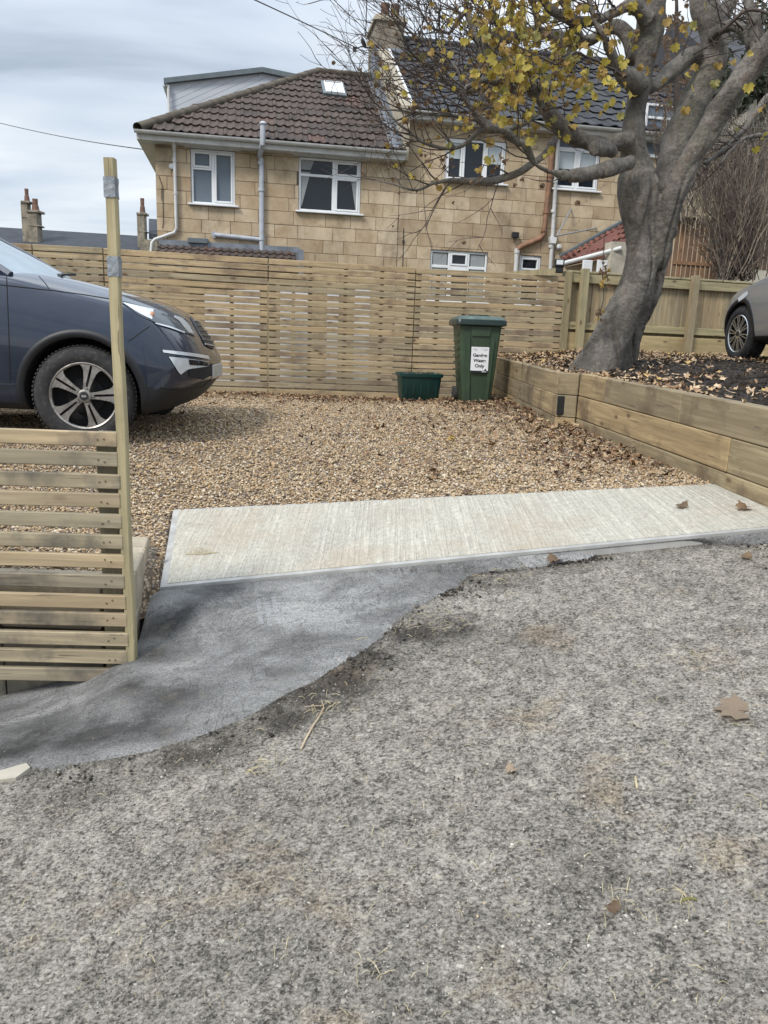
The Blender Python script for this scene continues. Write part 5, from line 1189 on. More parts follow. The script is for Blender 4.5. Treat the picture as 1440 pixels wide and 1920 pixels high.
def make_wheel(root, x, y, az, R, rim, width, steer, style, out):
    """out = -1: outer face toward -y"""
    base = Matrix.Translation((x, y, az)) @ Matrix.Rotation(steer, 4, 'Z')
    A_ = Matrix.Rotation(math.pi / 2 if out < 0 else -math.pi / 2, 4, 'X')   # local +z of the lathe = outer face
    h = width / 2; t = MB()
    t.lathe([(rim, h - .012), (rim + .012, h - .002), (rim + .05, h + .006), (R - .03, h - .004), (R - .008, h - .026), (R, h - .045), (R, -h + .045), (R - .01, -h + .02), (R - .05, -h), (rim, -h)], 64, A_)
    for k in range(72):
        a = 2 * math.pi * k / 72
        for zz, sg in ((h - .045, 1), (0.02, -1), (-.05, 1)):
            Mx = A_ @ Matrix.Rotation(a + .02 * sg, 4, 'Z') @ Matrix.Translation((R + .001, 0, zz)) @ Matrix.Rotation(.35 * sg, 4, 'X'); vs = [Mx @ Vector(q) for q in ((-.004, -.009, -.022), (-.004, .009, -.022), (-.004, .009, .022), (-.004, -.009, .022), (.005, -.007, -.02), (.005, .007, -.02), (.005, .007, .02), (.005, -.007, .02))]
            t.add(vs, [(4, 5, 6, 7), (0, 1, 5, 4), (1, 2, 6, 5), (2, 3, 7, 6), (3, 0, 4, 7)])
    w_ = t.build('wheel', M['rubber'], root, smooth=True); w_.matrix_basis = base
    d = MB(); d.lathe([(0, h - .10), (rim - .01, h - .10), (rim - .004, h - .02)], 40, A_); d.lathe([(.0, h - .075), (.13, h - .075), (.13, h - .1)], 32, A_); d.build('dark_backing_disc', M['dark_void'], w_)  # brake disc plus near-black dish, painting in the dark behind the spokes
    r_ = MB(); r_.lathe([(rim - .016, h - .03), (rim - .014, h - .008), (rim - .004, h - .002), (rim + .003, h - .008), (rim + .002, h - .02)], 56, A_)
    def poly(pl, z0=.0, th_=.022):
        r_.prism([A_ @ Vector((q[0], q[1], h - z0 - th_)) for q in pl], (A_.to_3x3() @ Vector((0, 0, th_))))
    P = lambda r, a: (r * math.cos(a), r * math.sin(a))
    if style == 'twin':
        for k in range(5):
            a0 = rad(3 + 72 * k) if out < 0 else rad(-3 + 72 * k)
            for sg in (-1, 1):
                pl = []
                for r, g0, g1 in ((.045, .004, .022), (.085, .008, .025), (.13, .0085, .033), (.18, .0085, .045), (rim - .030, .008, .058), (rim - .006, .0075, .082)): pl.append((r, g0, g1))
                inn = [(r, sg * g0) for r, g0, g1 in pl]; ou = [(math.sqrt(max(r * r - g1 * g1, 1e-6)), sg * g1) for r, g0, g1 in pl][::-1]
                pts_ = [Vector((u * math.cos(a0) - v * math.sin(a0), u * math.sin(a0) + v * math.cos(a0))) for u, v in inn + ou]
                for i in range(5):
                    q = [pts_[i], pts_[i + 1], pts_[10 - i], pts_[11 - i]]; dz = .02 * (1 - (i / 5.)) ; poly([tuple(v) for v in q], .006 + dz * .4)
        for k in range(5):
            a0 = rad((3 if out < 0 else -3) + 72 * k); c = P(.058, a0); r_.lathe([(.009, h - .02), (.009, h - .006), (0, h - .006)], 8, A_ @ Matrix.Translation((c[0], c[1], 0)))
        r_.lathe([(.048, h - .03), (.046, h - .006), (.036, h - .002), (0, h - .001)], 24, A_)
    else:
        for k in range(20):
            a0 = 2 * math.pi * k / 20 + (.05 if k % 2 else -.05)
            poly([P(.04, a0 - .11), P(rim - .006, a0 - .026), P(rim - .006, a0 + .026), P(.04, a0 + .11)], .006, .016)
        r_.lathe([(.052, h - .03), (.05, h - .004), (0, h - .002)], 20, A_)
    ro = r_.build('rim', M['alloy' if style == 'twin' else 'alloy2'], w_, smooth=False)
    c = MB(); c.lathe([(.030, h - .004), (.029, h + .003), (0, h + .004)], 24, A_); cp = c.build('hub_cap', M['black'], w_)
    if style == 'twin':
        me = text_mesh('KIA', .020, .0006, 'chrome', .0006); o = link('badge_lettering', me, w_, A_ @ Matrix.Translation((0, 0, h + .005)))
    return w_
def make_car(root, paint, dims, style, R, rim, steer, arch_mat):
    hw = dims['hw']; ra = dims['ra']; me = car_body(paint, hw, ra, dims); body = link('body', me, root)
    bv = BVHTree.FromPolygons([tuple(v.co) for v in me.vertices], [tuple(p.vertices) for p in me.polygons])
    for ax in (0, -dims['wb']):
        for sy in (-1, 1): make_wheel(root, ax, sy * (hw - .135), R, R, rim, .23, steer if ax == 0 else 0, style, sy)
    # arch lips following the flank
    for ax in (0, -dims['wb']):
        for sy in (-1, 1):
            rows = []
            for i in range(41):
                a = rad(-12 + 204 * i / 40); r_ = []
                for rr, lift in ((ra - .004, -.02), (ra - .002, .003), (ra + .030, .005), (ra + .052, .003), (ra + .056, -.006)):
                    x, z = ax + rr * math.cos(a), dims['az'] + rr * math.sin(a)
                    hx = max(rr, ra + .01); h = bv.ray_cast(Vector((ax + hx * math.cos(a), sy * 3, dims['az'] + hx * math.sin(a))), Vector((0, -sy, 0)))[0]
                    y = h.y if h else sy * hw * .97
                    r_.append((x, y + sy * lift, z))
                rows.append(r_)
            mb = MB(); mb.grid(rows); mb.build('arch_trim', M[arch_mat], root, smooth='all')
    # cabin: screen, side glass, roof, pillars
    H_ = dims['H']; xs0, xs1 = dims['ws']; zsb = interp(dims['zc'], xs0) - .012; yb, yt = hw * .84, hw * .66; zt = H_ - .05; xr = -2.75; xe = -3.38
    rows = []
    for j in range(9):
        t_ = j / 8.; z = zsb + (zt - zsb) * t_; r_ = []
        for i in range(13):
            u = -1 + 2 * i / 12.; y = u * (yb + (yt - yb) * t_); r_.append((xs0 + (xs1 - xs0) * t_ - .13 * u * u * (1 - .3 * t_) + .02 * math.sin(math.pi * t_), y, z - .03 * u * u * (1 - t_)))
        rows.append(r_)
    mb = MB(); mb.grid(rows); mb.build('windscreen', M['screen'], root, smooth='all')
    zbelt = interp(dims['zs'], -1.2) - .01
    for sy in (-1, 1):
        mb = MB(); q = [(xs0 - .28, sy * yb * 1.01, zsb - .06), (xs1 - .12, sy * yt, zt - .01), (xr, sy * yt, zt - .02), (xe + .1, sy * yb * .96, zbelt + .02)]
        mb.prism(q, (0, -sy * .03, 0)); mb.build('side_window', M['glass'], root)
        mb = MB(); mb.tube([(xs0 - .13, sy * yb * 1.00, zsb - .035), ((xs0 + xs1) / 2 - .115, sy * (yb + yt) / 2 * 1.005, (zsb + zt) / 2), (xs1 - .095, sy * yt, zt)], [.030, .028, .03], 8); mb.build('pillar', M[paint], root, smooth=True); mb = MB(); mb.tube([(xr - .02, sy * yt * 1.0, zt - .01), (xe, sy * yb * .97, zbelt)], .06, 8)
        mb.build('pillar', M[paint], root, smooth=True)
        mb = MB(); mb.cbox((xs0 - .95, sy * (hw + .06), zbelt + .10), (.12, .20, .15), .035); mb.build('door_mirror', M[paint], root)
    rows = []
    for x, dz in ((xs1 - .02, -.012), (xs1 - .25, .02), (xs1 - .7, .045), (xr + .3, .03), (xr - .1, -.01)):
        rows.append([(x - .08 * u * u, u * yt * 1.03, zt + dz + .015 - .03 * abs(u) ** 3) for u in np.linspace(-1, 1, 9)])
    mb = MB(); mb.grid(rows); mb.build('roof', M[paint], root, smooth='all')
    mb = MB(); mb.add([(xr - .06, -yt, zt - .01), (xr - .06, yt, zt - .01), (xe - .05, yb * .93, zbelt), (xe - .05, -yb * .93, zbelt)], [(0, 1, 2, 3)]); mb.build('rear_window', M['glass'], root)
    return body, bv
def proj_tools(root, bv):
    Mi = (Matrix.Translation(root.location) @ Matrix.Rotation(root.rotation_euler.z, 4, 'Z')).inverted(); o = Mi @ Vector((0, 0, CZ))
    def hit(px, py, off=.004):
        d = (Mi.to_3x3() @ Vector(ray(px, py))).normalized(); h = bv.ray_cast(o, d)
        return None if h[0] is None else h[0] + (h[1] if h[1].dot(d) < 0 else -h[1]) * off
    def patch(top, bot, n, m, off=.004, thick=.012):
        def at(pl, t_): k = min(int(t_ * (len(pl) - 1)), len(pl) - 2); f = t_ * (len(pl) - 1) - k; return (pl[k][0] + (pl[k + 1][0] - pl[k][0]) * f, pl[k][1] + (pl[k + 1][1] - pl[k][1]) * f)
        rows = []; last = None
        for j in range(m + 1):
            r_ = []; last = None if not rows else (rows[-1][0])
            for i in range(n + 1):
                a, b = at(top, i / n), at(bot, i / n); q = hit(a[0] + (b[0] - a[0]) * j / m, a[1] + (b[1] - a[1]) * j / m, off)
                q = q if q is not None and (last is None or (q - last).length < .30) else last; last = q; r_.append(q)
            rows.append(r_)
        mb = MB(); mb.grid(rows); return mb
    def line(pl, r, n=14, off=.001):
        out = []
        for (a, b) in zip(pl, pl[1:]):
            for i in range(n):
                q = hit(a[0] + (b[0] - a[0]) * i / n, a[1] + (b[1] - a[1]) * i / n, off)
                if q is not None and (not out or (q - out[-1]).length < .3): out.append(q)
        mb = MB(); mb.tube(out, r, 5); return mb
    return hit, patch, line

# near navy SUV, nose pointing right
wz = D(-2.16, 5.5)
wc = W(154, 744, 5.45); gz = .779
car1 = empty('parked_car', (wc.x - .055, 5.43 + .925, gz), rad(3.5), 'dark navy SUV parked on the gravel, nose pointing at the tall corner post', 'car')
dims1 = dict(hw=.925, ra=.405, az=.352, wb=2.64, H=1.64, ws=(-.36, -1.18), curve=.15,
             zs=[(-3.56, .95), (-3.2, 1.12), (-2.4, 1.17), (-.9, 1.175), (-.6, 1.165), (-.35, 1.115), (-.1, 1.055), (.15, 1.015), (.35, .980), (.47, .945), (.55, .905), (.61, .86), (.67, .80), (.73, .725), (.78, .64)],
             zc=[(-3.56, .97), (-3.2, 1.15), (-2.4, 1.20), (-.9, 1.22), (-.6, 1.22), (-.35, 1.205), (-.1, 1.16), (.15, 1.105), (.35, 1.055), (.47, 1.005), (.55, .955), (.61, .90), (.67, .83), (.73, .745), (.78, .66)])
body1, bv1 = make_car(car1, 'paint_navy', dims1, 'twin', .350, .234, rad(6), 'clad_navy')
hit, patch, line = proj_tools(car1, bv1)
hl = patch([(229, 567), (262, 574), (300, 583), (335, 591), (352, 602), (366, 629)], [(229, 569), (262, 592), (292, 606), (318, 614), (345, 624), (366, 631)], 22, 6, .006).build('headlight', M['headlamp'], car1, smooth='all')
patch([(231, 569), (262, 576), (287, 581)], [(231, 570), (262, 589), (284, 600)], 8, 4, .009).build('reflector', M['lamp_reflector'], hl, smooth='all')
patch([(326, 592), (340, 597), (352, 608), (362, 627)], [(324, 596), (334, 602), (343, 614), (352, 624)], 8, 2, .009).build('reflector', M['chrome'], hl, smooth='all')
patch([(290, 606), (318, 613), (345, 623)], [(290, 608), (318, 616), (345, 626)], 8, 2, .009).build('trim', M['chrome'], hl, smooth='all')
c = hit(283, 591, .012); mb = MB(); mb.lathe([(0, .01), (.016, .008), (.02, 0)], 12, Matrix.Translation(c) @ Matrix.Rotation(rad(70), 4, 'X')); mb.build('bulb', M['amber'], hl, smooth=True)
patch([(304, 656), (330, 659), (360, 663), (389, 668)], [(305, 661), (330, 665), (360, 669), (391, 674)], 16, 2, .010).build('chrome_strip', M['chrome'], car1, smooth='all')
fg = patch([(316, 669), (340, 671), (362, 674), (390, 678)], [(317, 671), (337, 703), (352, 692), (389, 687)], 14, 5, .006).build('fog_lamp', M['lamp_reflector'], car1, smooth='all')
patch([(352, 674), (370, 676), (389, 679)], [(354, 684), (370, 685), (388, 686)], 8, 2, .009).build('lamp_lens', M['glass'], fg, smooth='all')
patch([(355, 690), (375, 690), (398, 682)], [(352, 706), (380, 712), (400, 700)], 10, 3, .004).build('lower_vent', M['dark_void'], car1, smooth='all')
gr = patch([(362, 601), (376, 601), (390, 605)], [(383, 648), (395, 650), (404, 650)], 8, 8, .006).build('grille', M['black'], car1, smooth='all')
for k in range(6):
    t_ = k / 5.; line([(363 + 20 * t_, 602 + 44 * t_), (391 + 13 * t_, 606 + 44 * t_)], .006, 8, .010).build('grille_bar', M['chrome' if k in (0, 5) else 'alloy'], gr, smooth=True)
line([(357, 596), (370, 620), (386, 648), (400, 655)], .008, 8, .006).build('grille_surround', M['clad_navy'], gr, smooth=True)
c = hit(398, 622, .02)
if c is not None: mb = MB(); mb.lathe([(0, .012), (.05, .010), (.055, 0)], 16, Matrix.Translation(c) @ Matrix.Rotation(rad(75), 4, 'Y') @ Matrix.Diagonal((.6, 1.1, 1, 1))); mb.build('badge', M['chrome'], car1, smooth=True)
for nm, pl, r_ in (('door_seam', [(12, 508), (14, 560), (17, 640), (19, 724)], .0035), ('bonnet_seam', [(0, 538 - 4), (100, 545), (160, 553), (215, 562), (260, 573), (300, 583), (340, 593)], .004), ('bumper_seam', [(281, 612), (266, 622), (250, 634), (240, 640)], .003), ('scuttle_seam', [(73, 518), (84, 530), (93, 543)], .003), ('sill_seam', [(0, 727), (19, 727)], .003), ('bumper_crease', [(300, 726), (340, 732), (380, 724), (400, 706)], .004)):
    line(pl, r_, 12, .0005).build(nm, M['dark_void'], car1)
q = hit(150, 522, .01) or Vector((-.3, -.3, 1.2)); mb = MB(); mb.tube([q, q + Vector((-.12, .25, .02)), q + Vector((-.10, .60, .05))], .010, 6); mb.build('wiper', M['black'], car1)
mb = MB(); mb.cbox((.803, 0, .52), (.014, .46, .10), .004); mb.build('number_plate', M['pale_plate'], car1)
# far grey hatchback at the right edge
c2 = W(1375, 677, 9.6); car2 = empty('parked_car', (0, 0, 0), 0, 'grey hatchback half out of frame behind the tree, parked by the board fence', 'car')
hd2 = rad(90 + 1); hw2 = .88
# front-left wheel outer face at c2: axle centre is hw to the right
rt = Vector((math.cos(hd2 - math.pi / 2), math.sin(hd2 - math.pi / 2), 0)); car2.location = Vector((c2.x, c2.y, c2.z)) + rt * (hw2 - .02); car2.rotation_euler = (0, 0, hd2)
dims2 = dict(hw=hw2, ra=.375, az=.325, wb=2.6, H=1.46, ws=(-.42, -1.25), curve=.26,
             zs=[(-3.56, .85), (-3.2, .98), (-2.4, 1.0), (-.6, .97), (-.1, .90), (.25, .84), (.5, .78), (.72, .70), (.86, .62), (.9, .56)],
             zc=[(-3.56, .9), (-3.2, 1.02), (-2.4, 1.05), (-.6, 1.04), (-.35, 1.02), (-.1, .98), (.25, .91), (.5, .84), (.72, .74), (.86, .64), (.9, .58)])
body2, bv2 = make_car(car2, 'paint_grey', dims2, 'multi', .325, .222, rad(4), 'clad_navy')
hit, patch, line = proj_tools(car2, bv2)
try:
    patch([(1384, 560), (1394, 551), (1402, 546)], [(1386, 566), (1396, 559), (1404, 552)], 6, 3, .006).build('headlight', M['lens'], car2, smooth='all')
except Exception as ex: print('hl2', ex)

# ================================================================== WHEELIE BIN AND RECYCLING BOX
bp = W(893, 758, 9.05); bin_ = empty('wheelie_bin', (bp.x, bp.y, bp.z - .015), rad(3), 'tall green wheelie bin with dark lid and white garden waste sticker', 'bin')
def ring(x0, x1, y0, y1, z, r=.03, n=4):
    out = []
    for cx, cy, a0 in ((x1 - r, y0 + r, -90), (x1 - r, y1 - r, 0), (x0 + r, y1 - r, 90), (x0 + r, y0 + r, 180)):
        for i in range(n + 1): a = rad(a0 + 90 * i / n); out.append((cx + r * math.cos(a), cy + r * math.sin(a), z))
    return out
rows = []
for z, w_, y0, y1 in ((0.0, .150, .03, .44), (.02, .168, .005, .47), (.4, .200, .0, .53), (.8, .228, -.01, .60), (.93, .240, -.015, .63), (.945, .262, -.035, .65), (.99, .265, -.038, .655)):
    rows.append(ring(-w_, w_, y0, y1, z))
mb = MB(); mb.grid(rows, closed=True); mb.add(rows[0], [tuple(range(len(rows[0])))]); mb.build('body', M['bin_green'], bin_, smooth=True)
mb = MB()
for sx in (-1, 1):
    mb.prism([(sx * .085, -.002, .05), (sx * .125, -.002, .05), (sx * .165, -.012, .78), (sx * .125, -.012, .82), (sx * .115, -.010, .70)], (0, -.016, 0))
mb.prism([(-.10, -.012, .82), (.10, -.012, .82), (.12, -.012, .93), (-.12, -.012, .93)], (0, -.014, 0))
for k in range(7): mb.prism([(-.212 - .012 * k * .3, .10, .32 + k * .085), (-.214 - .012 * k * .3, .50, .32 + k * .085), (-.216 - .012 * k * .3, .50, .34 + k * .085), (-.214 - .012 * k * .3, .10, .34 + k * .085)], (-.012, 0, 0))
mb.build('ribs', M['bin_green'], bin_)
rows = [ring(-w_, w_, y0, y1, z, .05) for z, w_, y0, y1 in ((.945, .285, -.062, .67), (.95, .292, -.070, .68), (1.000, .290, -.068, .68), (1.012, .282, -.06, .675))]
mb = MB(); mb.grid(rows, closed=True); lid_r = mb.build('lid_rim', M['lid_rim'], bin_, smooth=True)
rows = [ring(-w_, w_, y0, y1, z, .05) for z, w_, y0, y1 in ((1.012, .282, -.06, .675), (1.04, .262, -.02, .65), (1.056, .22, .05, .6), (1.058, .14, .14, .5))]
mb = MB(); mb.grid(rows, closed=True); mb.add(rows[-1], [tuple(range(len(rows[-1])))]); mb.bb(-.12, .12, .20, .24, 1.05, 1.072); mb.build('lid', M['lid_green'], bin_, smooth=True)
mb = MB(); mb.tube([(-.24, .69, .98), (.24, .69, .98)], .016, 8)
for sx in (-1, 1): mb.box((sx * .2, .68, .98), (.04, .06, .06))
mb.build('handle', M['lid_rim'], bin_, smooth=True)
for sx in (-1, 1): mb = MB(); mb.lathe([(0, -.022), (.1, -.022), (.1, .022), (0, .022)], 24, Matrix.Translation((sx * .20, .47, .10)) @ Matrix.Rotation(math.pi / 2, 4, 'Y')); mb.build('wheel', M['rubber'], bin_)
st = MB(); st.cbox((0, 0, 0), (.205, .003, .30), .001); so = st.build('sticker', M['sticker'], bin_); Ms = Matrix.Translation((.004, -.0270, .545)) @ Matrix.Rotation(rad(-1.2), 4, 'X'); so.matrix_basis = Ms
fl = Matrix.Rotation(math.pi / 2, 4, 'X')
for txt, zz, sz in (('Garden', .052, .052), ('Waste', -.010, .052), ('Only', -.072, .052)):
    link('lettering', text_mesh(txt, sz, .0006, 'ink', .0016), so, Matrix.Translation((0, -.0028, zz)) @ fl @ Matrix.Diagonal((1.05, 1, 1, 1)))
mb = MB(); mb.box((0, -.002, -.139), (.205, .002, .024)); mb.prism([(.055, -.0032, -.128), (.09, -.0032, -.128), (.07, -.0032, -.10)], (0, .001, 0)); mb.build('black_band', M['ink'], so)
mb = MB()
for (x_, z_, l_) in ((-.06, .125, .05), (.02, .127, .02), (.062, .128, .05), (.058, .112, .045), (-.05, .112, .03)): mb.box((x_, -.002, z_), (l_, .002, .006))
mb.build('small_print', M['ink_grey'], so)
mb = MB(); mb.box((.055, -.0036, -.139), (.05, .001, .008)); mb.build('small_print', M['sticker'], so)

xb = W(789, 750, 9.75); rbx = empty('recycling_box', (xb.x, xb.y, xb.z), rad(9), 'low dark green recycling box topped with dry leaves beside the wheelie bin', 'box')
rows = [ring(-w_, w_, y0, y1, z, .03) for z, w_, y0, y1 in ((0, .225, .03, .33), (.02, .235, .02, .34), (.28, .258, .0, .37), (.285, .275, -.018, .388), (.325, .277, -.02, .39), (.328, .27, -.012, .38), (.25, .245, .015, .355))]
mb = MB(); mb.grid(rows, closed=True); mb.add(rows[0], [tuple(range(len(rows[0])))]); mb.build('tub', M['box_green'], rbx, smooth=True)
mb = MB()
for k in range(5): mb.bb(-.2 + k * .095, -.185 + k * .095, .005, .012, .06, .26)
mb.build('ribs', M['box_green'], rbx)

bin_.scale = (1, 1, .965)

# ================================================================== SYCAMORE
TY = 7.6
tree = empty('sycamore_tree', tuple(W(1150, 690, TY)), 0, 'big grey barked sycamore with leaning trunk and a few yellow leaves left', 'tree'); T0 = Vector(tree.location)
def limb(px, Y0=TY):
    """px: (x, y, radius px, Y) -> world points and radii"""
    return [(W(x, y, Y) , r * Y / FPX) for x, y, r, Y in px]
def smooth_path(pr, n=6):
    out = []; P_l = [p for p, _ in pr]; R_ = [r for _, r in pr]; m = len(pr)
    for i in range(m - 1):
        p0, p1, p2, p3 = P_l[max(i - 1, 0)], P_l[i], P_l[i + 1], P_l[min(i + 2, m - 1)]
        for k in range(n):
            t_ = k / n; q = .5 * ((2 * p1) + (p2 - p0) * t_ + (2 * p0 - 5 * p1 + 4 * p2 - p3) * t_ * t_ + (-p0 + 3 * p1 - 3 * p2 + p3) * t_ ** 3); out.append((q, R_[i] + (R_[i + 1] - R_[i]) * t_))
    out.append(pr[-1]); return out
big = {
 'trunk': [(1104, 725, 56, 7.5), (1120, 690, 46, 7.52), (1138, 650, 40, 7.52), (1162, 600, 36, 7.55), (1186, 550, 32, 7.55), (1198, 510, 30, 7.55), (1203, 470, 29, 7.55), (1203, 430, 31, 7.55), (1200, 390, 35, 7.55), (1196, 355, 38, 7.55), (1194, 325, 34, 7.55)],
 'root': [(1150, 715, 34, 7.75), (1166, 680, 30, 7.75), (1178, 640, 28, 7.75), (1196, 595, 26, 7.72), (1214, 550, 25, 7.7), (1224, 505, 24, 7.7), (1234, 465, 25, 7.7), (1244, 425, 27, 7.7)],
 'left_stem': [(1198, 350, 34, 7.58), (1190, 305, 28, 7.55), (1187, 260, 24, 7.5), (1190, 220, 21, 7.5), (1197, 180, 20, 7.5), (1205, 145, 18, 7.5), (1212, 100, 21, 7.5), (1220, 45, 24, 7.5), (1224, -10, 24, 7.5), (1228, -90, 22, 7.5)],
 'mid_stem': [(1226, 445, 20, 7.7), (1236, 385, 22, 7.75), (1254, 320, 25, 7.8), (1274, 250, 26, 7.85), (1298, 195, 27, 7.9), (1320, 150, 27, 7.9), (1336, 105, 26, 7.9), (1338, 60, 25, 7.9), (1322, 10, 24, 7.9), (1306, -60, 22, 7.9)],
 'right_stem': [(1230, 500, 18, 7.6), (1246, 440, 22, 7.5), (1260, 380, 23, 7.45), (1282, 325, 22, 7.4), (1312, 270, 22, 7.35), (1345, 215, 23, 7.3), (1382, 160, 23, 7.2), (1412, 122, 22, 7.2), (1442, 85, 22, 7.1), (1490, 20, 21, 7.0)],
 'cross': [(1212, 165, 13, 7.55), (1232, 158, 13, 7.6), (1258, 135, 15, 7.7), (1285, 112, 16, 7.8), (1310, 100, 16, 7.85)],
 'hook': [(1335, 72, 11, 7.8), (1350, 58, 11, 7.7), (1372, 47, 11, 7.6), (1395, 58, 12, 7.5), (1415, 82, 13, 7.3)],
 'stub': [(1200, 160, 20, 7.4), (1182, 148, 17, 7.3), (1165, 135, 13, 7.2), (1152, 112, 10, 7.15), (1140, 92, 8, 7.1)],
 'arm': [(1180, 268, 20, 7.45), (1150, 265, 16, 7.4), (1110, 268, 16, 7.35), (1075, 256, 17, 7.3), (1045, 233, 16, 7.25), (1024, 205, 14, 7.2), (1008, 178, 12, 7.15), (985, 155, 11, 7.1)],
 'arm_low': [(1182, 305, 15, 7.3), (1150, 313, 10, 7.15), (1105, 325, 8.5, 7.0), (1060, 329, 9, 6.9), (1025, 320, 9, 6.8), (1000, 304, 9, 6.75), (986, 278, 10, 6.7), (962, 258, 9, 6.65), (935, 242, 9, 6.6), (908, 233, 7, 6.6)],
 'cut_end': [(1150, 285, 12, 7.35), (1128, 279, 13, 7.2), (1115, 277, 12, 7.1)],
 'upper_a': [(1195, 110, 20, 7.55), (1180, 75, 15, 7.6), (1158, 52, 13, 7.65), (1135, 56, 13, 7.7), (1105, 75, 12, 7.75), (1070, 78, 11, 7.8), (1030, 64, 11, 7.85), (985, 64, 10, 7.9), (950, 68, 9, 7.95), (915, 56, 7, 8.0), (893, 35, 5, 8.0)],
 'upper_b': [(1215, 40, 18, 7.4), (1185, 10, 13, 7.3), (1150, 26, 11, 7.25), (1115, 40, 9, 7.2), (1075, 40, 8, 7.15), (1040, 22, 7, 7.1), (1010, -5, 6, 7.1)],
 'upper_c': [(1100, 76, 8, 7.7), (1072, 45, 7, 7.6), (1060, 10, 6, 7.6), (1040, -30, 5, 7.6)],
 'upper_d': [(1222, 15, 18, 7.6), (1190, -25, 12, 7.6), (1150, -60, 9, 7.6)],
 'far_right': [(1335, 60, 14, 8.0), (1360, 20, 12, 8.1), (1385, -20, 10, 8.2)],
 'far_right2': [(1430, 110, 14, 7.2), (1415, 50, 11, 7.3), (1400, 0, 9, 7.4), (1392, -40, 8, 7.4)],
}
mid = {   # grey older branches without remesh
 'b1': [(1008, 178, 12, 7.15), (975, 148, 9, 7.2), (940, 130, 8, 7.25), (912, 112, 8, 7.3), (898, 82, 7, 7.35), (884, 52, 5, 7.4), (872, 20, 4, 7.4)],
 'b2': [(962, 66, 8, 7.9), (930, 85, 7, 7.8), (915, 105, 6, 7.7), (905, 60, 5, 7.7)],
 'b3': [(1040, 262, 6, 7.2), (1022, 288, 6, 7.0), (996, 306, 6, 6.9), (965, 326, 6.5, 6.85), (930, 338, 7, 6.8), (895, 340, 6, 6.75), (855, 337, 4, 6.7), (815, 344, 3, 6.7), (775, 358, 2.2, 6.7), (735, 345, 1.6, 6.7), (708, 338, 1.1, 6.7)],
 'b4': [(908, 233, 7, 6.6), (880, 200, 4.5, 6.5), (868, 165, 3.5, 6.45), (860, 135, 2.6, 6.4), (835, 110, 2.2, 6.4), (800, 85, 1.8, 6.3), (765, 55, 1.5, 6.3), (735, 10, 1.2, 6.3), (722, -30, 1, 6.3)],
 'b5': [(908, 233, 6, 6.6), (880, 222, 4, 6.5), (845, 214, 3, 6.4), (805, 212, 2.4, 6.35), (765, 210, 2, 6.3), (718, 206, 1.5, 6.3), (690, 192, 1, 6.25)],
 'b6': [(908, 236, 5, 6.6), (880, 262, 4, 6.6), (855, 278, 3.4, 6.6), (825, 278, 3, 6.6), (790, 264, 2.5, 6.6), (755, 240, 2, 6.6), (725, 208, 1.6, 6.6), (700, 180, 1.2, 6.6)],
 'b7': [(940, 245, 5, 6.6), (965, 236, 5, 6.7), (992, 228, 4, 6.8), (1010, 212, 3, 6.9), (1022, 185, 2, 7)],
 'b8': [(930, 160, 7, 7.3), (900, 165, 6, 7.2), (872, 170, 5, 7.1), (848, 160, 4, 7.0), (822, 138, 3, 6.9), (795, 118, 2.4, 6.8), (770, 100, 1.8, 6.7), (752, 60, 1.3, 6.6)],
 'b9': [(985, 155, 9, 7.1), (958, 148, 7, 6.9), (930, 152, 6, 6.8), (905, 150, 5, 6.7), (885, 158, 4, 6.6), (862, 178, 3, 6.5)],
 'b10': [(1140, 92, 7, 7.1), (1128, 60, 5, 7.0), (1110, 20, 4, 7.0), (1100, -30, 3, 7.0)],
 'b11': [(945, 67, 5, 7.9), (925, 30, 4, 7.8), (915, -20, 3, 7.8)],
 'b12': [(1010, 62, 5, 7.8), (1003, 20, 4, 7.7), (995, -30, 3, 7.6)],
 'b13': [(1175, 145, 3, 7.1), (1130, 120, 2.2, 6.9), (1080, 100, 1.8, 6.7), (1040, 120, 1.4, 6.6), (1000, 100, 1.1, 6.5)],
 'b14': [(870, 20, 4, 7.4), (840, 60, 2.6, 7.2), (800, 40, 2, 7), (780, -10, 1.5, 7)],
 'b15': [(1440, 180, 6, 8.6), (1405, 230, 5, 8.5), (1378, 262, 4, 8.5), (1345, 290, 3.5, 8.4), (1322, 308, 3, 8.3)],
 'b16': [(1460, 250, 5, 8.5), (1410, 255, 3.5, 8.4), (1380, 270, 2.5, 8.3), (1350, 310, 2, 8.2)],
 'b17': [(1350, 60, 4, 7.3), (1400, 20, 3, 7.2), (1460, 30, 2, 7.1)],
}
mb = MB(); paths = {}
for k, v in big.items():
    sp = smooth_path(limb(v), 6); paths[k] = sp; mb.tube([p for p, _ in sp], [r * .92 for _, r in sp], 20)
me = mb.mesh('trunk_raw', M['bark'], off=T0); o = bpy.data.objects.new('tmp_trunk', me); COL.objects.link(o)
rm = o.modifiers.new('r', 'REMESH'); rm.mode = 'VOXEL'; rm.voxel_size = .015; sm_ = o.modifiers.new('s', 'SMOOTH'); sm_.factor = .6; sm_.iterations = 5
tr_me = ev_mesh(o, 'trunk'); bpy.data.objects.remove(o)
co = np.empty(len(tr_me.vertices) * 3, np.float32); tr_me.vertices.foreach_get('co', co); nr = np.empty_like(co); tr_me.vertices.foreach_get('normal', nr); co = co.reshape(-1, 3); nr = nr.reshape(-1, 3)
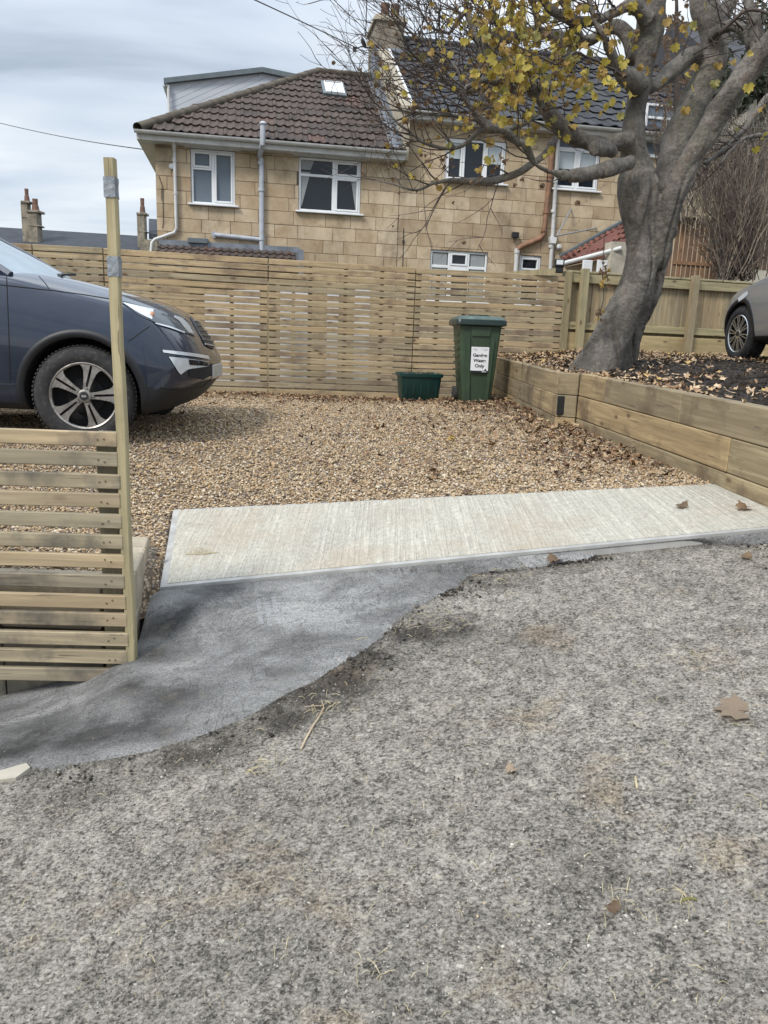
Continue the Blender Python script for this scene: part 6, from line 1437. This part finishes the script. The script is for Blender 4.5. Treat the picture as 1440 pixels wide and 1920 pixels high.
d_ = np.array([.030 * noise.noise(Vector((c[0] * 3.1, c[1] * 3.1, c[2] * 1.6))) + .012 * noise.noise(Vector((c[0] * 9, c[1] * 9, c[2] * 4))) - .030 * max(0, 1 - abs(noise.noise(Vector((c[0] * 4.2, c[1] * 4.2, c[2] * .9 + 7)))) * 9) * max(0., min(1., (2.6 - c[2]) / 1.2)) + .006 * noise.noise(Vector((c[0] * 5, c[1] * 5, c[2] * 22))) * max(0, noise.noise(Vector((c[0] * 2, c[1] * 2, c[2] * 2))) + .2) * 2 for c in co.tolist()])
co += nr * d_[:, None]; tr_me.vertices.foreach_set('co', co.ravel()); tr_me.materials.clear(); tr_me.materials.append(M['bark']); tr_me.polygons.foreach_set('use_smooth', [True] * len(tr_me.polygons)); tr_me.update()
link('trunk', tr_me, tree); print('trunk faces', len(tr_me.polygons))
for k, v in mid.items():
    sp = smooth_path(limb(v), 5); paths[k] = sp
    mb = MB(); pts_ = [p - T0 + Vector([noise.noise(p * 6 + Vector((j * 9, 0, 0))) * .018 for j in range(3)]) for p, _ in sp]; mb.tube(pts_, [r * (1 + .15 * noise.noise(p * 11)) for p, r in sp], 8); mb.build('branch', M['bark'] if v[0][2] >= 5 else M['twig'], tree, smooth='all')
# twigs grown from the thinner limbs
tw = MB(); tips = []
def grow(p, d, L, r, lvl):
    n = max(4, int(L / .09)); pts_ = [p]; q = p.copy(); dd = d.copy()
    for i in range(n):
        dd = (dd + Vector((random.gauss(0, .13), random.gauss(0, .10), random.gauss(.015, .12)))).normalized(); q = q + dd * (L / n); pts_.append(q.copy())
        if lvl < 2 and i > 0 and random.random() < (.36 if lvl == 0 else .26):
            e = dd.orthogonal().normalized(); e.rotate(Matrix.Rotation(random.uniform(0, 6.28), 3, dd)); grow(q, (dd * .7 + e * .75).normalized(), L * random.uniform(.3, .6), r * .6, lvl + 1)
        if i >= n - 3 or random.random() < .18: tips.append((q.copy(), dd.copy(), lvl))
    tw.tube([x - T0 for x in pts_], [max(.0016, r * (1 - .75 * i / n)) for i in range(n + 1)], 4, cap=False)
camv = Vector((0, 0, CZ))
for k in ('b1', 'b2', 'b3', 'b4', 'b5', 'b6', 'b7', 'b8', 'b9', 'b10', 'b11', 'b12', 'b13', 'b14', 'upper_a', 'upper_b', 'upper_c', 'arm_low', 'arm', 'stub', 'cross', 'hook', 'b15', 'b16', 'b17', 'far_right', 'far_right2'):
    sp = paths[k]; cnt = {'b3': 14, 'b4': 24, 'b5': 16, 'b6': 14, 'b8': 22, 'b9': 20, 'b1': 24, 'upper_a': 28, 'upper_b': 20, 'arm_low': 9, 'arm': 10, 'b13': 14, 'b14': 18, 'cross': 6, 'hook': 8, 'b15': 8, 'b16': 8, 'far_right': 6, 'far_right2': 6}.get(k, 10)
    for _ in range(cnt):
        i = random.randint(int(len(sp) * .3), len(sp) - 2); p, r = sp[i]; t_ = (sp[i + 1][0] - p).normalized(); e = t_.orthogonal().normalized(); e.rotate(Matrix.Rotation(random.uniform(0, 6.28), 3, t_))
        up = Vector((-.35, -.1, .45)) if k not in ('b3',) else Vector((-.3, 0, -.05)); d = (t_ * .5 + e * .8 + up * .6).normalized(); grow(p, d, random.uniform(.3, .85), min(r * .5, .007), 0)
    p, r = sp[-1]; grow(p, (sp[-1][0] - sp[-2][0]).normalized(), random.uniform(.3, .7), min(r, .006), 0)
# long whips reaching up and left over the roofs
for (x0, y0, x1, y1, Y) in ((905, 225, 610, -15, 6.4), (860, 170, 640, 30, 6.3), (868, 165, 690, -10, 6.2), (765, 210, 625, 95, 6.2), (850, 215, 665, 120, 6.3), (880, 200, 735, -20, 6.3), (800, 85, 700, -20, 6.2), (905, 110, 800, -20, 7.0), (720, 206, 640, 60, 6.2), (780, 264, 655, 160, 6.5), (950, 130, 880, -20, 6.8), (1000, 175, 960, -20, 6.8)):
    a, b = W(x0, y0, Y), W(x1, y1, Y - .3); m_ = (a + b) / 2 + Vector((.02, 0, -.18 * random.uniform(.2, 1))); pts_ = []
    for i in range(18):
        t_ = i / 17.; q = a * (1 - t_) ** 2 + m_ * 2 * t_ * (1 - t_) + b * t_ * t_; q += Vector((noise.noise(q * 3) * .03, 0, noise.noise(q * 3 + Vector((5, 0, 0))) * .03)); pts_.append(q)
        if i > 2 and random.random() < .5: dd = (b - a).normalized(); e = Vector((random.uniform(-1, 1), random.uniform(-.6, .6), random.uniform(-.6, 1))); grow(q, (dd * .7 + e * .6).normalized(), random.uniform(.12, .4), .003, 1)
        if random.random() < .12: tips.append((q.copy(), (b - a).normalized(), 1))
    tw.tube([q - T0 for q in pts_], [.0058 * (1 - .72 * i / 17) for i in range(18)], 5, cap=False)
ot = tw.build('twigs', M['twig'], tree, smooth='all', fix=False); ot['kind'] = 'stuff'
# leaves: lobed blades, some curled and brown
def leaf_mesh(name, mat, curl, s=1.):
    ang_r = [(0, .98), (10, .80), (22, .66), (38, .90), (50, .74), (60, .62), (80, .80), (100, .60), (130, .58), (155, .42), (180, .16)]
    pts_ = [(math.sin(rad(a)) * r, math.cos(rad(a)) * r) for a, r in ang_r]; full = pts_ + [(-x, y) for x, y in pts_[-2:0:-1]]
    def z(x, y): return curl * (abs(x) ** 1.5 * .9 - .45 * y * y + .25 * math.sin(3 * y + 2 * x) + .12 * math.sin(9 * x + 5 * y)) 
    vs = [(0, 0, 0)] + [(x * s, y * s, z(x, y) * s) for x, y in full]; n = len(full)
    mid_ = [(x * .5 * s, y * .5 * s, z(x * .5, y * .5) * s) for x, y in full]
    mb = MB(); mb.add(vs[:1] + mid_ + vs[1:], [(0, 1 + i, 1 + (i + 1) % n) for i in range(n)] + [(1 + i, 1 + n + i, 1 + n + (i + 1) % n, 1 + (i + 1) % n) for i in range(n)])
    mb.tube([(0, 0, 0), (0, -.25 * s, .02), (0, -.5 * s, -.05 * s)], .012 * s, 3, cap=False); return mb.mesh(name, M[mat], smooth='all', fix=False)
LM = {'y': [leaf_mesh('leaf', 'leaf_yellow', c) for c in (.25, .6)], 'g': [leaf_mesh('leaf', 'leaf_gold', c) for c in (.3, .8)], 'o': [leaf_mesh('leaf', 'leaf_olive', c) for c in (.3, .7)], 'b': [leaf_mesh('leaf', 'leaf_brown', c) for c in (1.1, 1.6)]}
def scr(p):
    z = p.z - CZ; w_ = p.y * cP - z * sP; v2 = (z * cP + p.y * sP) / w_; u2 = p.x / w_; u = u2 * cR + v2 * sR; v = v2 * cR - u2 * sR; return 720 + u * FPX, 960 - v * FPX
random.shuffle(tips); lv = []
for p, d, l in tips:
    x, y = scr(p)
    w_ = .04 + math.exp(-((x - 1020) / 140) ** 2 - ((y - 150) / 120) ** 2) * .48 + .34 * math.exp(-((x - 850) / 115) ** 2 - ((y - 220) / 140) ** 2) + .12 * (y < 60) * (850 < x < 1300)
    if y > 480 or x < 690: w_ *= .15
    if random.random() < w_ : lv.append((p, x, y))
# a few clusters right of the stems, hanging leaves low down
for (x, y, Y, n, sp_) in ((1272, 150, 7.4, 10, 28), (1285, 60, 7.5, 9, 30), (1360, 110, 7.9, 8, 22), (1140, 150, 6.9, 22, 45), (1110, 175, 6.9, 26, 50), (1060, 130, 6.8, 30, 55), (980, 200, 6.8, 22, 50), (1090, 215, 6.9, 12, 40), (940, 330, 6.5, 12, 50), (830, 330, 6.4, 9, 40), (1180, 60, 7.2, 10, 40), (1260, 30, 7.3, 7, 25), (920, 180, 6.6, 18, 50), (860, 290, 6.5, 10, 40), (1000, 60, 6.9, 12, 60), (1130, 100, 6.9, 18, 45)):
    for _ in range(int(n * .72)): xx, yy = random.gauss(x, sp_), random.gauss(y, sp_ * .8); lv.append((W(xx, yy, Y + random.uniform(-.35, .35)), xx, yy))
print('leaves', len(lv)); extra = MB(); random.shuffle(lv)
for i, (p, x, y) in enumerate(lv):
    brown = .8 if (y > 290 or x < 820) else .5 if x < 920 else .12
    k = 'b' if random.random() < brown else random.choice('yyyygggo'); s = random.uniform(.032, .064) * (.65 if k == 'b' else 1) * (.75 if x < 900 else 1)
    Mx = Matrix.Translation(p - T0 + Vector((0, 0, -.03))) @ Euler((rad(random.gauss(80, 24)), rad(random.gauss(0, 22)), random.gauss(0, .9) + (math.pi if random.random() < .5 else 0))).to_matrix().to_4x4() @ Matrix.Rotation(math.pi + random.gauss(0, .5), 4, 'Z') @ Matrix.Scale(s, 4)
    if i < 300: link('leaf', random.choice(LM[k]), tree, Mx)
    else:
        me_ = random.choice(LM[k]); extra.mi = 'ygob'.index(k); extra.add([Mx @ v.co for v in me_.vertices], [tuple(q.vertices) for q in me_.polygons])
extra.mi = 0
if extra.v: o = extra.build('foliage', [M['leaf_yellow'], M['leaf_gold'], M['leaf_olive'], M['leaf_brown']], tree, smooth='all', fix=False); o['kind'] = 'stuff'
# dead dangling seed bunch
db = empty('dead_leaf_cluster', tuple(W(1131, 480, 7.2)), 0, 'bunch of dry pale leaves dangling on a stem in front of the board fence', 'leaves')
mb = MB(); mb.tube([W(1133, 440, 7.2) - db.location, W(1130, 520, 7.2) - db.location, W(1132, 560, 7.2) - db.location, W(1124, 590, 7.2) - db.location], .004, 4); mb.build('stem', M['twig'], db)
for k in range(26):
    x, y = (random.gauss(1133, 5), random.gauss(510, 20)) if k < 17 else (random.gauss(1124, 4), random.gauss(588, 10)); p = W(x, y, 7.2 + random.uniform(-.05, .05)) - db.location
    link('leaf', random.choice(LM['b']) if k % 3 else LM['g'][1], db, Matrix.Translation(p) @ Euler((random.uniform(0, 6), random.uniform(0, 6), random.uniform(0, 6))).to_matrix().to_4x4() @ Matrix.Scale(random.uniform(.022, .036), 4))

# ================================================================== BARE SHRUB THICKET BEHIND THE FENCE (right)
def thicket(name, x0, x1, ytop, ybot, Y0, Y1, n, mats, label, cat, base=None, fan=1., rr=(.003, .008)):
    c = W((x0 + x1) / 2, ybot, (Y0 + Y1) / 2); root = empty(name, (c.x, c.y, 1.3), 0, label, cat); mbs = [MB() for _ in mats]
    for i in range(n):
        Y = random.uniform(Y0, Y1); bx = random.uniform(x0, x1) if base is None else random.gauss(*base); tx = bx + random.gauss(0, 28) * fan if base is None else random.uniform(x0, x1)
        yb = ybot + random.uniform(-15, 10) if base else random.uniform((ytop + ybot) / 2, ybot); yt = random.uniform(ytop, ybot - 60); a, b = W(bx, yb, Y), W(tx, min(yt, yb - 30), Y)
        pts_ = []; bow = random.gauss(0, .12)
        for k in range(8):
            t_ = k / 7.; q = a.lerp(b, t_) + Vector((bow * math.sin(math.pi * t_), 0, 0)) + Vector((noise.noise(a * 3 + Vector((t_ * 5, i, 0))), noise.noise(a * 3 + Vector((t_ * 5, i, 9))), 0)) * .05 * (1 + 2 * t_); pts_.append(q - root.location)
        r = random.uniform(*rr); j = random.randrange(len(mats)); mbs[j].tube(pts_, [r * (1 - .7 * k / 7) for k in range(8)], 3, cap=False)
        for _ in range(3):
            k = random.randint(2, 6); q = pts_[k]; e = Vector((random.uniform(-.3, .3), random.uniform(-.1, .1), random.uniform(-.1, .35))); mbs[j].tube([q, q + e * .5 + Vector((0, 0, .02)), q + e], [r * .4, r * .3, r * .2], 3, cap=False)
    for k, (mb, m_) in enumerate(zip(mbs, mats)): o = mb.build('stems', M[m_], root, fix=False); o['kind'] = 'stuff'
    return root
thicket('bare_shrub', 1290, 1470, 210, 520, 12.2, 13.0, 330, ('shrub', 'twig'), 'dark multi stemmed bare shrub rising behind the board fence', 'shrub', base=(1375, 20), rr=(.004, .012))
thicket('climber_tangle', 1262, 1470, 190, 430, 13.2, 13.35, 900, ('shrub_pale', 'shrub', 'twig'), 'tangled pale dead climber stems hanging in front of the pale house', 'climber', fan=.6, rr=(.003, .007))
thicket('thin_sapling', 1225, 1262, 60, 330, 9.5, 10.0, 26, ('twig',), 'spindly sapling stems seen between the forked trunks', 'sapling', base=(1240, 8), rr=(.003, .006))
# evergreen mass high on the right behind the stems
iv = empty('evergreen_tree', tuple(W(1420, 420, 15)), 0, 'dark evergreen tree behind the right hand stems', 'tree')
mb = MB(); a_, b_ = W(1415, 420, 15) - iv.location, W(1425, 90, 15) - iv.location; mb.tube([a_, a_.lerp(b_, .5) + Vector((.1, 0, 0)), b_], [.16, .11, .04], 8); mb.build('trunk', M['twig'], iv)
V_ = []; F_ = []
for i in range(9000):
    x, y = random.gauss(1425, 32), random.gauss(165, 62)
    cl = noise.noise(Vector((x * .03, y * .03, 3)))
    if cl < -.12: continue
    p = W(x, y, 15 + random.uniform(-.8, .8)) - iv.location; s = random.uniform(.035, .07); e = Euler((random.uniform(0, 6), random.uniform(0, 6), 0)).to_matrix(); b = len(V_)
    V_ += [tuple(p + e @ Vector(q)) for q in ((-s, 0, 0), (0, -s * .5, 0), (s, 0, 0), (0, s * .5, s * .3))]; F_.append((b, b + 1, b + 2, b + 3))
o = link('crown', np_mesh('crown', V_, F_, M['ivy']), iv); o['kind'] = 'stuff'
# feathery larch-like crown in the gap between stems
iv2 = empty('autumn_birch', tuple(W(1262, 330, 14)), 0, 'feathery autumn tree glimpsed between the forked stems', 'tree')
mb = MB(); a_, b_ = W(1262, 330, 14) - iv2.location, W(1268, -40, 14) - iv2.location; mb.tube([a_, a_.lerp(b_, .5) + Vector((.05, 0, 0)), b_], [.07, .05, .02], 7); mb.build('trunk', M['twig'], iv2)
V_ = []; F_ = []
for i in range(2600):
    x, y = random.gauss(1262, 22), random.uniform(-30, 260)
    if noise.noise(Vector((x * .05, y * .035, 7))) < .02: continue
    p = W(x, y, 14 + random.uniform(-.5, .5)) - iv2.location; s = random.uniform(.02, .04); e = Euler((random.uniform(0, 6), random.uniform(0, 6), 0)).to_matrix(); b = len(V_)
    V_ += [tuple(p + e @ Vector(q)) for q in ((-s, 0, 0), (0, -s * .6, 0), (s, 0, 0), (0, s * .6, 0))]; F_.append((b, b + 1, b + 2, b + 3))
o = link('crown', np_mesh('crown', V_, F_, M['leaf_brown']), iv2); o['kind'] = 'stuff'

# ================================================================== FALLEN LEAVES
LV = []
for curl in (.7, 1.4, 2.2, -1.2):
    m_ = leaf_mesh('litter_leaf', 'tinted_leaf', curl); m_.calc_loop_triangles()
    v = np.array([x.co[:] for x in m_.vertices]); f = np.array([t_.vertices[:] for t_ in m_.loop_triangles]); bpy.data.meshes.remove(m_); LV.append((v, f))
# lighter leaf: 14 verts
def simple_leaf(curl, seed):
    r_ = random.Random(seed); v = []; n = 9
    for i in range(n):
        a = 2 * math.pi * i / n; rr = (1 if i % 2 == 0 else .55) * r_.uniform(.8, 1.15); x, y = rr * math.cos(a), rr * math.sin(a) * .8; v.append((x, y, curl * (x * x * .6 - .3 * y + .2 * math.sin(4 * x + seed))))
    v.append((0, 0, -.05 * curl)); return np.array(v), np.array([(i, (i + 1) % n, n) for i in range(n)])
SL = [simple_leaf(c, s) for s, c in enumerate((.3, .5, .8, -.4, 1.0, .2))]
def litter(name, P, S, cols, label, tilt=.20, roll=.5):
    Vs, Fs, Cs = [], [], []; b = 0
    for (p, s, c) in zip(P, S, cols):
        v, f = SL[random.randrange(len(SL))]; R_ = np.array(Euler((random.gauss(0, tilt), random.gauss(0, tilt), random.uniform(0, 6.28))).to_matrix()); q = (v * s * np.array([1, random.uniform(.5, 1), 1])) @ R_.T + np.array(p)
        Vs.append(q); Fs.append(f + b); Cs.append(np.repeat(np.array(c)[None], len(v), 0)); b += len(v)
    o = link(name, np_mesh(name, np.concatenate(Vs), np.concatenate(Fs), M['tinted_leaf'], np.concatenate(Cs))); tag(o, label, 'leaves', kind='stuff')
BR = [(.20, .115, .065), (.13, .075, .045), (.28, .18, .10), (.075, .045, .03), (.34, .24, .14), (.40, .30, .19)]
# brown drift along the fence and down the sleeper wall
P_l = []; S_l = []
def wallx(y): return bed_x0(max(3.4, min(10.4, y)))[0] - .12
for _ in range(19000):
    y = random.uniform(4.6, 10.9); x = random.uniform(-3.4, wallx(y)); fy = 10.2 + (x + 1.6) * .19
    if y > fy - .05: continue
    df = fy - y; dw = wallx(y) - x
    pr_ = 1.5 * math.exp(-df / .50) * ss(-3.4, -1.4, x) + 1.5 * math.exp(-dw / .40) * (1 if y > 4.7 else 0) + .16 * math.exp(-dw / 1.3) + .10 * math.exp(-df / 1.8) + .012
    pr_ *= .35 + 1.3 * max(0, .5 + noise.noise(Vector((x * 1.6, y * 1.6, 3))))
    if random.random() < pr_: P_l.append((x, y)); S_l.append(random.uniform(.014, .040))
zz = Dnp(np.array(P_l)); P3_ = [(x, y, z + .012 + random.uniform(0, .035)) for (x, y), z in zip(P_l, zz)]
litter('leaf_litter', P3_, S_l, pal(len(P3_), BR, [24, 20, 20, 14, 12, 8], .2), 'brown leaf drift over the gravel by the fence and sleeper wall'); print('litter', len(P3_))
# pale litter over the soil bed
P3_ = []; S_l = []
for _ in range(16000):
    y = random.uniform(3.6, 11.1); x = bed_x0(y)[0] + random.uniform(-.04, 5) ; dw = x - bed_x0(y)[0]
    cl = noise.noise(Vector((x * 1.5, y * 1.1, 11)))
    pr_ = .9 * math.exp(-dw / .35) * ss(3.8, 6.2, y) + (.70 if cl > .12 else .08) * ss(4.2, 7, y) * (.4 if y < 6.5 else .8) + .8 * ss(8.6, 9.8, y)
    if random.random() < pr_: P3_.append((x, y, bedz(x, y) + .01 + random.uniform(0, .03))); S_l.append(random.uniform(.018, .043))
litter('leaf_litter', P3_, S_l, pal(len(P3_), [(.42, .30, .19), (.34, .23, .14), (.24, .15, .09), (.50, .38, .25), (.45, .31, .12)], [30, 26, 18, 14, 8], .2), 'pale tan fallen leaves over the dark soil under the tree', .28); print('bed litter', len(P3_))
P3_ = [(xb.x + random.uniform(-.22, .22), xb.y + .18 + random.uniform(-.13, .13), xb.z + .285 + random.uniform(-.01, .03)) for _ in range(150)]
litter('box_leaves', P3_, [random.uniform(.02, .04) for _ in P3_], pal(150, BR, [2, 1, 3, 1, 3, 2], .2), 'dry leaves heaped in the green recycling box')
P3_ = [tuple(W(random.uniform(862, 935), 592, 9.35) + Vector((0, random.uniform(-.2, .2), -.02))) for _ in range(9)]
# straw, grit and needles along the tarmac edge and over the street
def strands(name, pts_, label, col='straw', cat='debris'):
    mb = MB()
    for p, L, r in pts_:
        a = random.uniform(0, 6.28); d = Vector((math.cos(a), math.sin(a), 0)); q = p + d * L; q.z = Rd(q.x, q.y) + .006 + (p.z - Rd(p.x, p.y) - .004); mb.tube([p, (p + q) / 2 + Vector((0, 0, .006)) + d.cross(Vector((0, 0, 1))) * random.uniform(-.06, .06) * L, q], r, 3)
    o = mb.build(name, M[col], fix=False); tag(o, label, cat, kind='stuff')
M['straw'] = plain('straw', (.42, .36, .22), .8, var=.3); M['stem'] = plain('dry_stem', (.38, .31, .215), .8, var=.3, dirt=(.16, .10, .06))
ps = []
for _ in range(420):
    x, y = random.uniform(0, 1440), random.uniform(1060, 1900); p = hit_ground(x, y, Rd)
    if p.y < np.interp(p.x, xx_[o_], yy_[o_]) - .02: p.z += .004; ps.append((p, random.uniform(.006, .035), random.uniform(.0005, .0011)))
for (cx, cy, n, sx, sy) in ((830, 1290 - 0, 0, 1, 1), (800, 1172, 40, 45, 16), (930, 1085, 20, 30, 10), (600, 1325, 20, 20, 20), (480, 1440, 18, 40, 15), (1150, 1690, 10, 20, 15), (1300, 1230, 8, 30, 8), (690, 1820, 8, 20, 10), (1290, 1690, 10, 20, 8)):
    for _ in range(n): p = hit_ground(random.gauss(cx, sx), random.gauss(cy, sy), Rd); p.z += .012 if p.y > np.interp(p.x, xx_[o_], yy_[o_]) - .02 else .004; ps.append((p, random.uniform(.015, .06), random.uniform(.0006, .0013)))
strands('straw_debris', ps, 'scraps of straw and dry stalk scattered over the street')
# dark dirt crumbs along the broken tarmac edge
P3_ = []; 
for _ in range(5200):
    k = random.randrange(2, len(A) - 1); a = A[k]; d = abs(random.gauss(0, .09)); nrm = (A[k] - B[k]).normalized(); p = a + nrm * (d - .015) + Vector((random.uniform(-.03, .03), 0, 0)); w_ = .08 + 1.6 * max(0, noise.noise(Vector((k * .12, 2, 2))) + .08)
    if random.random() < w_: P3_.append((p.x, p.y, Rd(p.x, p.y) + .006))
P3_ = np.array(P3_); n = len(P3_); oc = scatter('edge_grit', P3_, np.clip(rng.gamma(4, .0011, n), .001, .013), pal(n, [(.028, .026, .024), (.06, .05, .04), (.12, .10, .08), (.30, .28, .24)], [10, 6, 3, 1]), OV, OF, M['tinted'], (.4, .8)); tag(oc, 'dark grit and dirt along the broken edge of the tarmac', 'grit', kind='stuff')
# single fallen leaves and sticks one can point at
def one_leaf(px, py, s, col, label, surf, yaw=0., curl=2, tilt=(0, 0)):
    p = surf(px, py); v = leaf_mesh('leaf', col, (.28, .4, .55)[min(curl, 2)]); o = link('fallen_leaf', v, None, Matrix.Translation(p + Vector((0, 0, .012))) @ Matrix.Rotation(-rad(9), 4, 'Y') @ Matrix.Rotation(rad(9), 4, 'X') @ Matrix.Rotation(yaw, 4, 'Z') @ Matrix.Rotation(tilt[0], 4, 'X') @ Matrix.Scale(s, 4)); tag(o, label, 'leaf', 'single fallen leaves')
rd = lambda x, y: hit_ground(x, y, Rd)
M['leaf_tan'] = m_leaf('tan_leaf', (.36, .275, .195), (.46, .37, .27))
sv = BVHTree.FromPolygons([tuple(v.co + Vector((NL.x, NL.y, NL.z))) for v in brushed.data.vertices], [tuple(p.vertices) for p in brushed.data.polygons])
def on_slab(x, y): h = sv.ray_cast(Vector((0, 0, CZ)), Vector(ray(x, y)).normalized())[0]; return h or W(x, y, 4)
one_leaf(1384, 1338, .080, 'leaf_tan', 'large flat tan sycamore leaf lying on the street at right', rd, 1.2, 0)
one_leaf(961, 1447, .026, 'leaf_tan', 'small curled tan leaf alone in the middle of the street', rd, 2.1, 2)
one_leaf(1152, 1712, .026, 'leaf_brown', 'small reddish brown leaf scrap low on the street', rd, .6, 2)
one_leaf(1280, 953, .045, 'leaf_brown', 'brown leaf on the concrete slab, left of the pair at its far end', on_slab, .4, 2)
one_leaf(1397, 955, .055, 'leaf_brown', 'curled brown leaf on the concrete slab near the right end', on_slab, 1.9, 2)
one_leaf(1042, 1052, .050, 'leaf_brown', 'dark crumpled leaf on the grey tarmac just below the slab', on_apron, 2.2, 2)
one_leaf(880, 926, .050, 'leaf_brown', 'dark brown leaf on the gravel at the slab edge', lambda x, y: hit_ground(x, y, D), 2.2, 2)
one_leaf(300, 1052, .035, 'leaf_brown', 'dark leaf tucked beside the left edge of the slab', lambda x, y: hit_ground(x, y, D), .2, 2)
one_leaf(845, 826, .060, 'leaf_gold', 'golden yellow leaf lying on the gravel before the bin', lambda x, y: hit_ground(x, y, D), .9, 1)
one_leaf(1402, 1049, .035, 'leaf_brown', 'dark brown leaf at the street edge below the right end of the slab', rd, .9, 2)
def stick(name, pxs, r, label, surf, cat='stick', mat='stem', lift=.006):
    P_l = [surf(x, y) + Vector((0, 0, lift)) for x, y in pxs]; c = P_l[len(P_l) // 2]; o = empty(name, tuple(c), 0, label, cat); mb = MB(); mb.tube([p - c for p in P_l], r, 6); mb.build('stalk', M[mat], o, smooth=True); return o
s_ = stick('dry_stalk', [(564, 1408), (575, 1385), (588, 1362), (598, 1348), (607, 1330)], .0042, 'split dry brown stalk lying on the dark tarmac edge', rd)
mb = MB(); c = Vector(s_.location)
for pl in (([(571, 1330), (590, 1328), (606, 1328)]), ([(607, 1330), (603, 1318)]), ([(598, 1348), (608, 1340)])): mb.tube([rd(*q) - c + Vector((0, 0, .01)) for q in pl], .0016, 5)
mb.build('side_shoots', M['stem'], s_)
s_ = stick('straw_wisp', [(348, 1040), (375, 1040), (410, 1037)], .0022, 'small wisp of dry straw on the left end of the slab', on_slab, 'straw', 'straw'); mb = MB(); c = Vector(s_.location)
for k in range(9): x0 = random.uniform(350, 395); mb.tube([on_slab(x0, 1041) - c + Vector((0, 0, .004)), on_slab(x0 + random.uniform(-12, 14), 1034) - c + Vector((0, 0, .02)), on_slab(x0 + random.uniform(-20, 22), 1039) - c + Vector((0, 0, .006))], .0011, 4)
mb.build('strands', M['straw'], s_)
stick('dry_stalk', [(345, 983), (365, 984), (382, 986)], .0014, 'thin straight straw lying across the slab upper left', on_slab, 'straw', 'stem')
stick('green_blade', [(1278, 1693), (1290, 1688), (1306, 1690)], .003, 'short yellow green blade of grass low on the street', rd, 'grass', 'leaf_olive')
stick('pale_chip', [(1191, 1460), (1192, 1468), (1194, 1481)], .0035, 'tiny pale wood chip standing out on the street', rd, 'chip', 'straw')
# broken pale concrete piece at the left edge of the tarmac
p = hit_ground(22, 1453, Rd); cs = empty('concrete_chunk', tuple(p), 0, 'broken flat piece of pale concrete set in the tarmac edge at left', 'rubble')
pl = [hit_ground(x, y, Rd) - p for x, y in ((-20, 1470), (30, 1464), (57, 1444), (50, 1436), (22, 1444), (-20, 1456))]; mb = MB(); mb.prism([v + Vector((0, 0, -.02)) for v in pl], (0, 0, .032)); mb.build('piece', M['pale_stone'], cs)
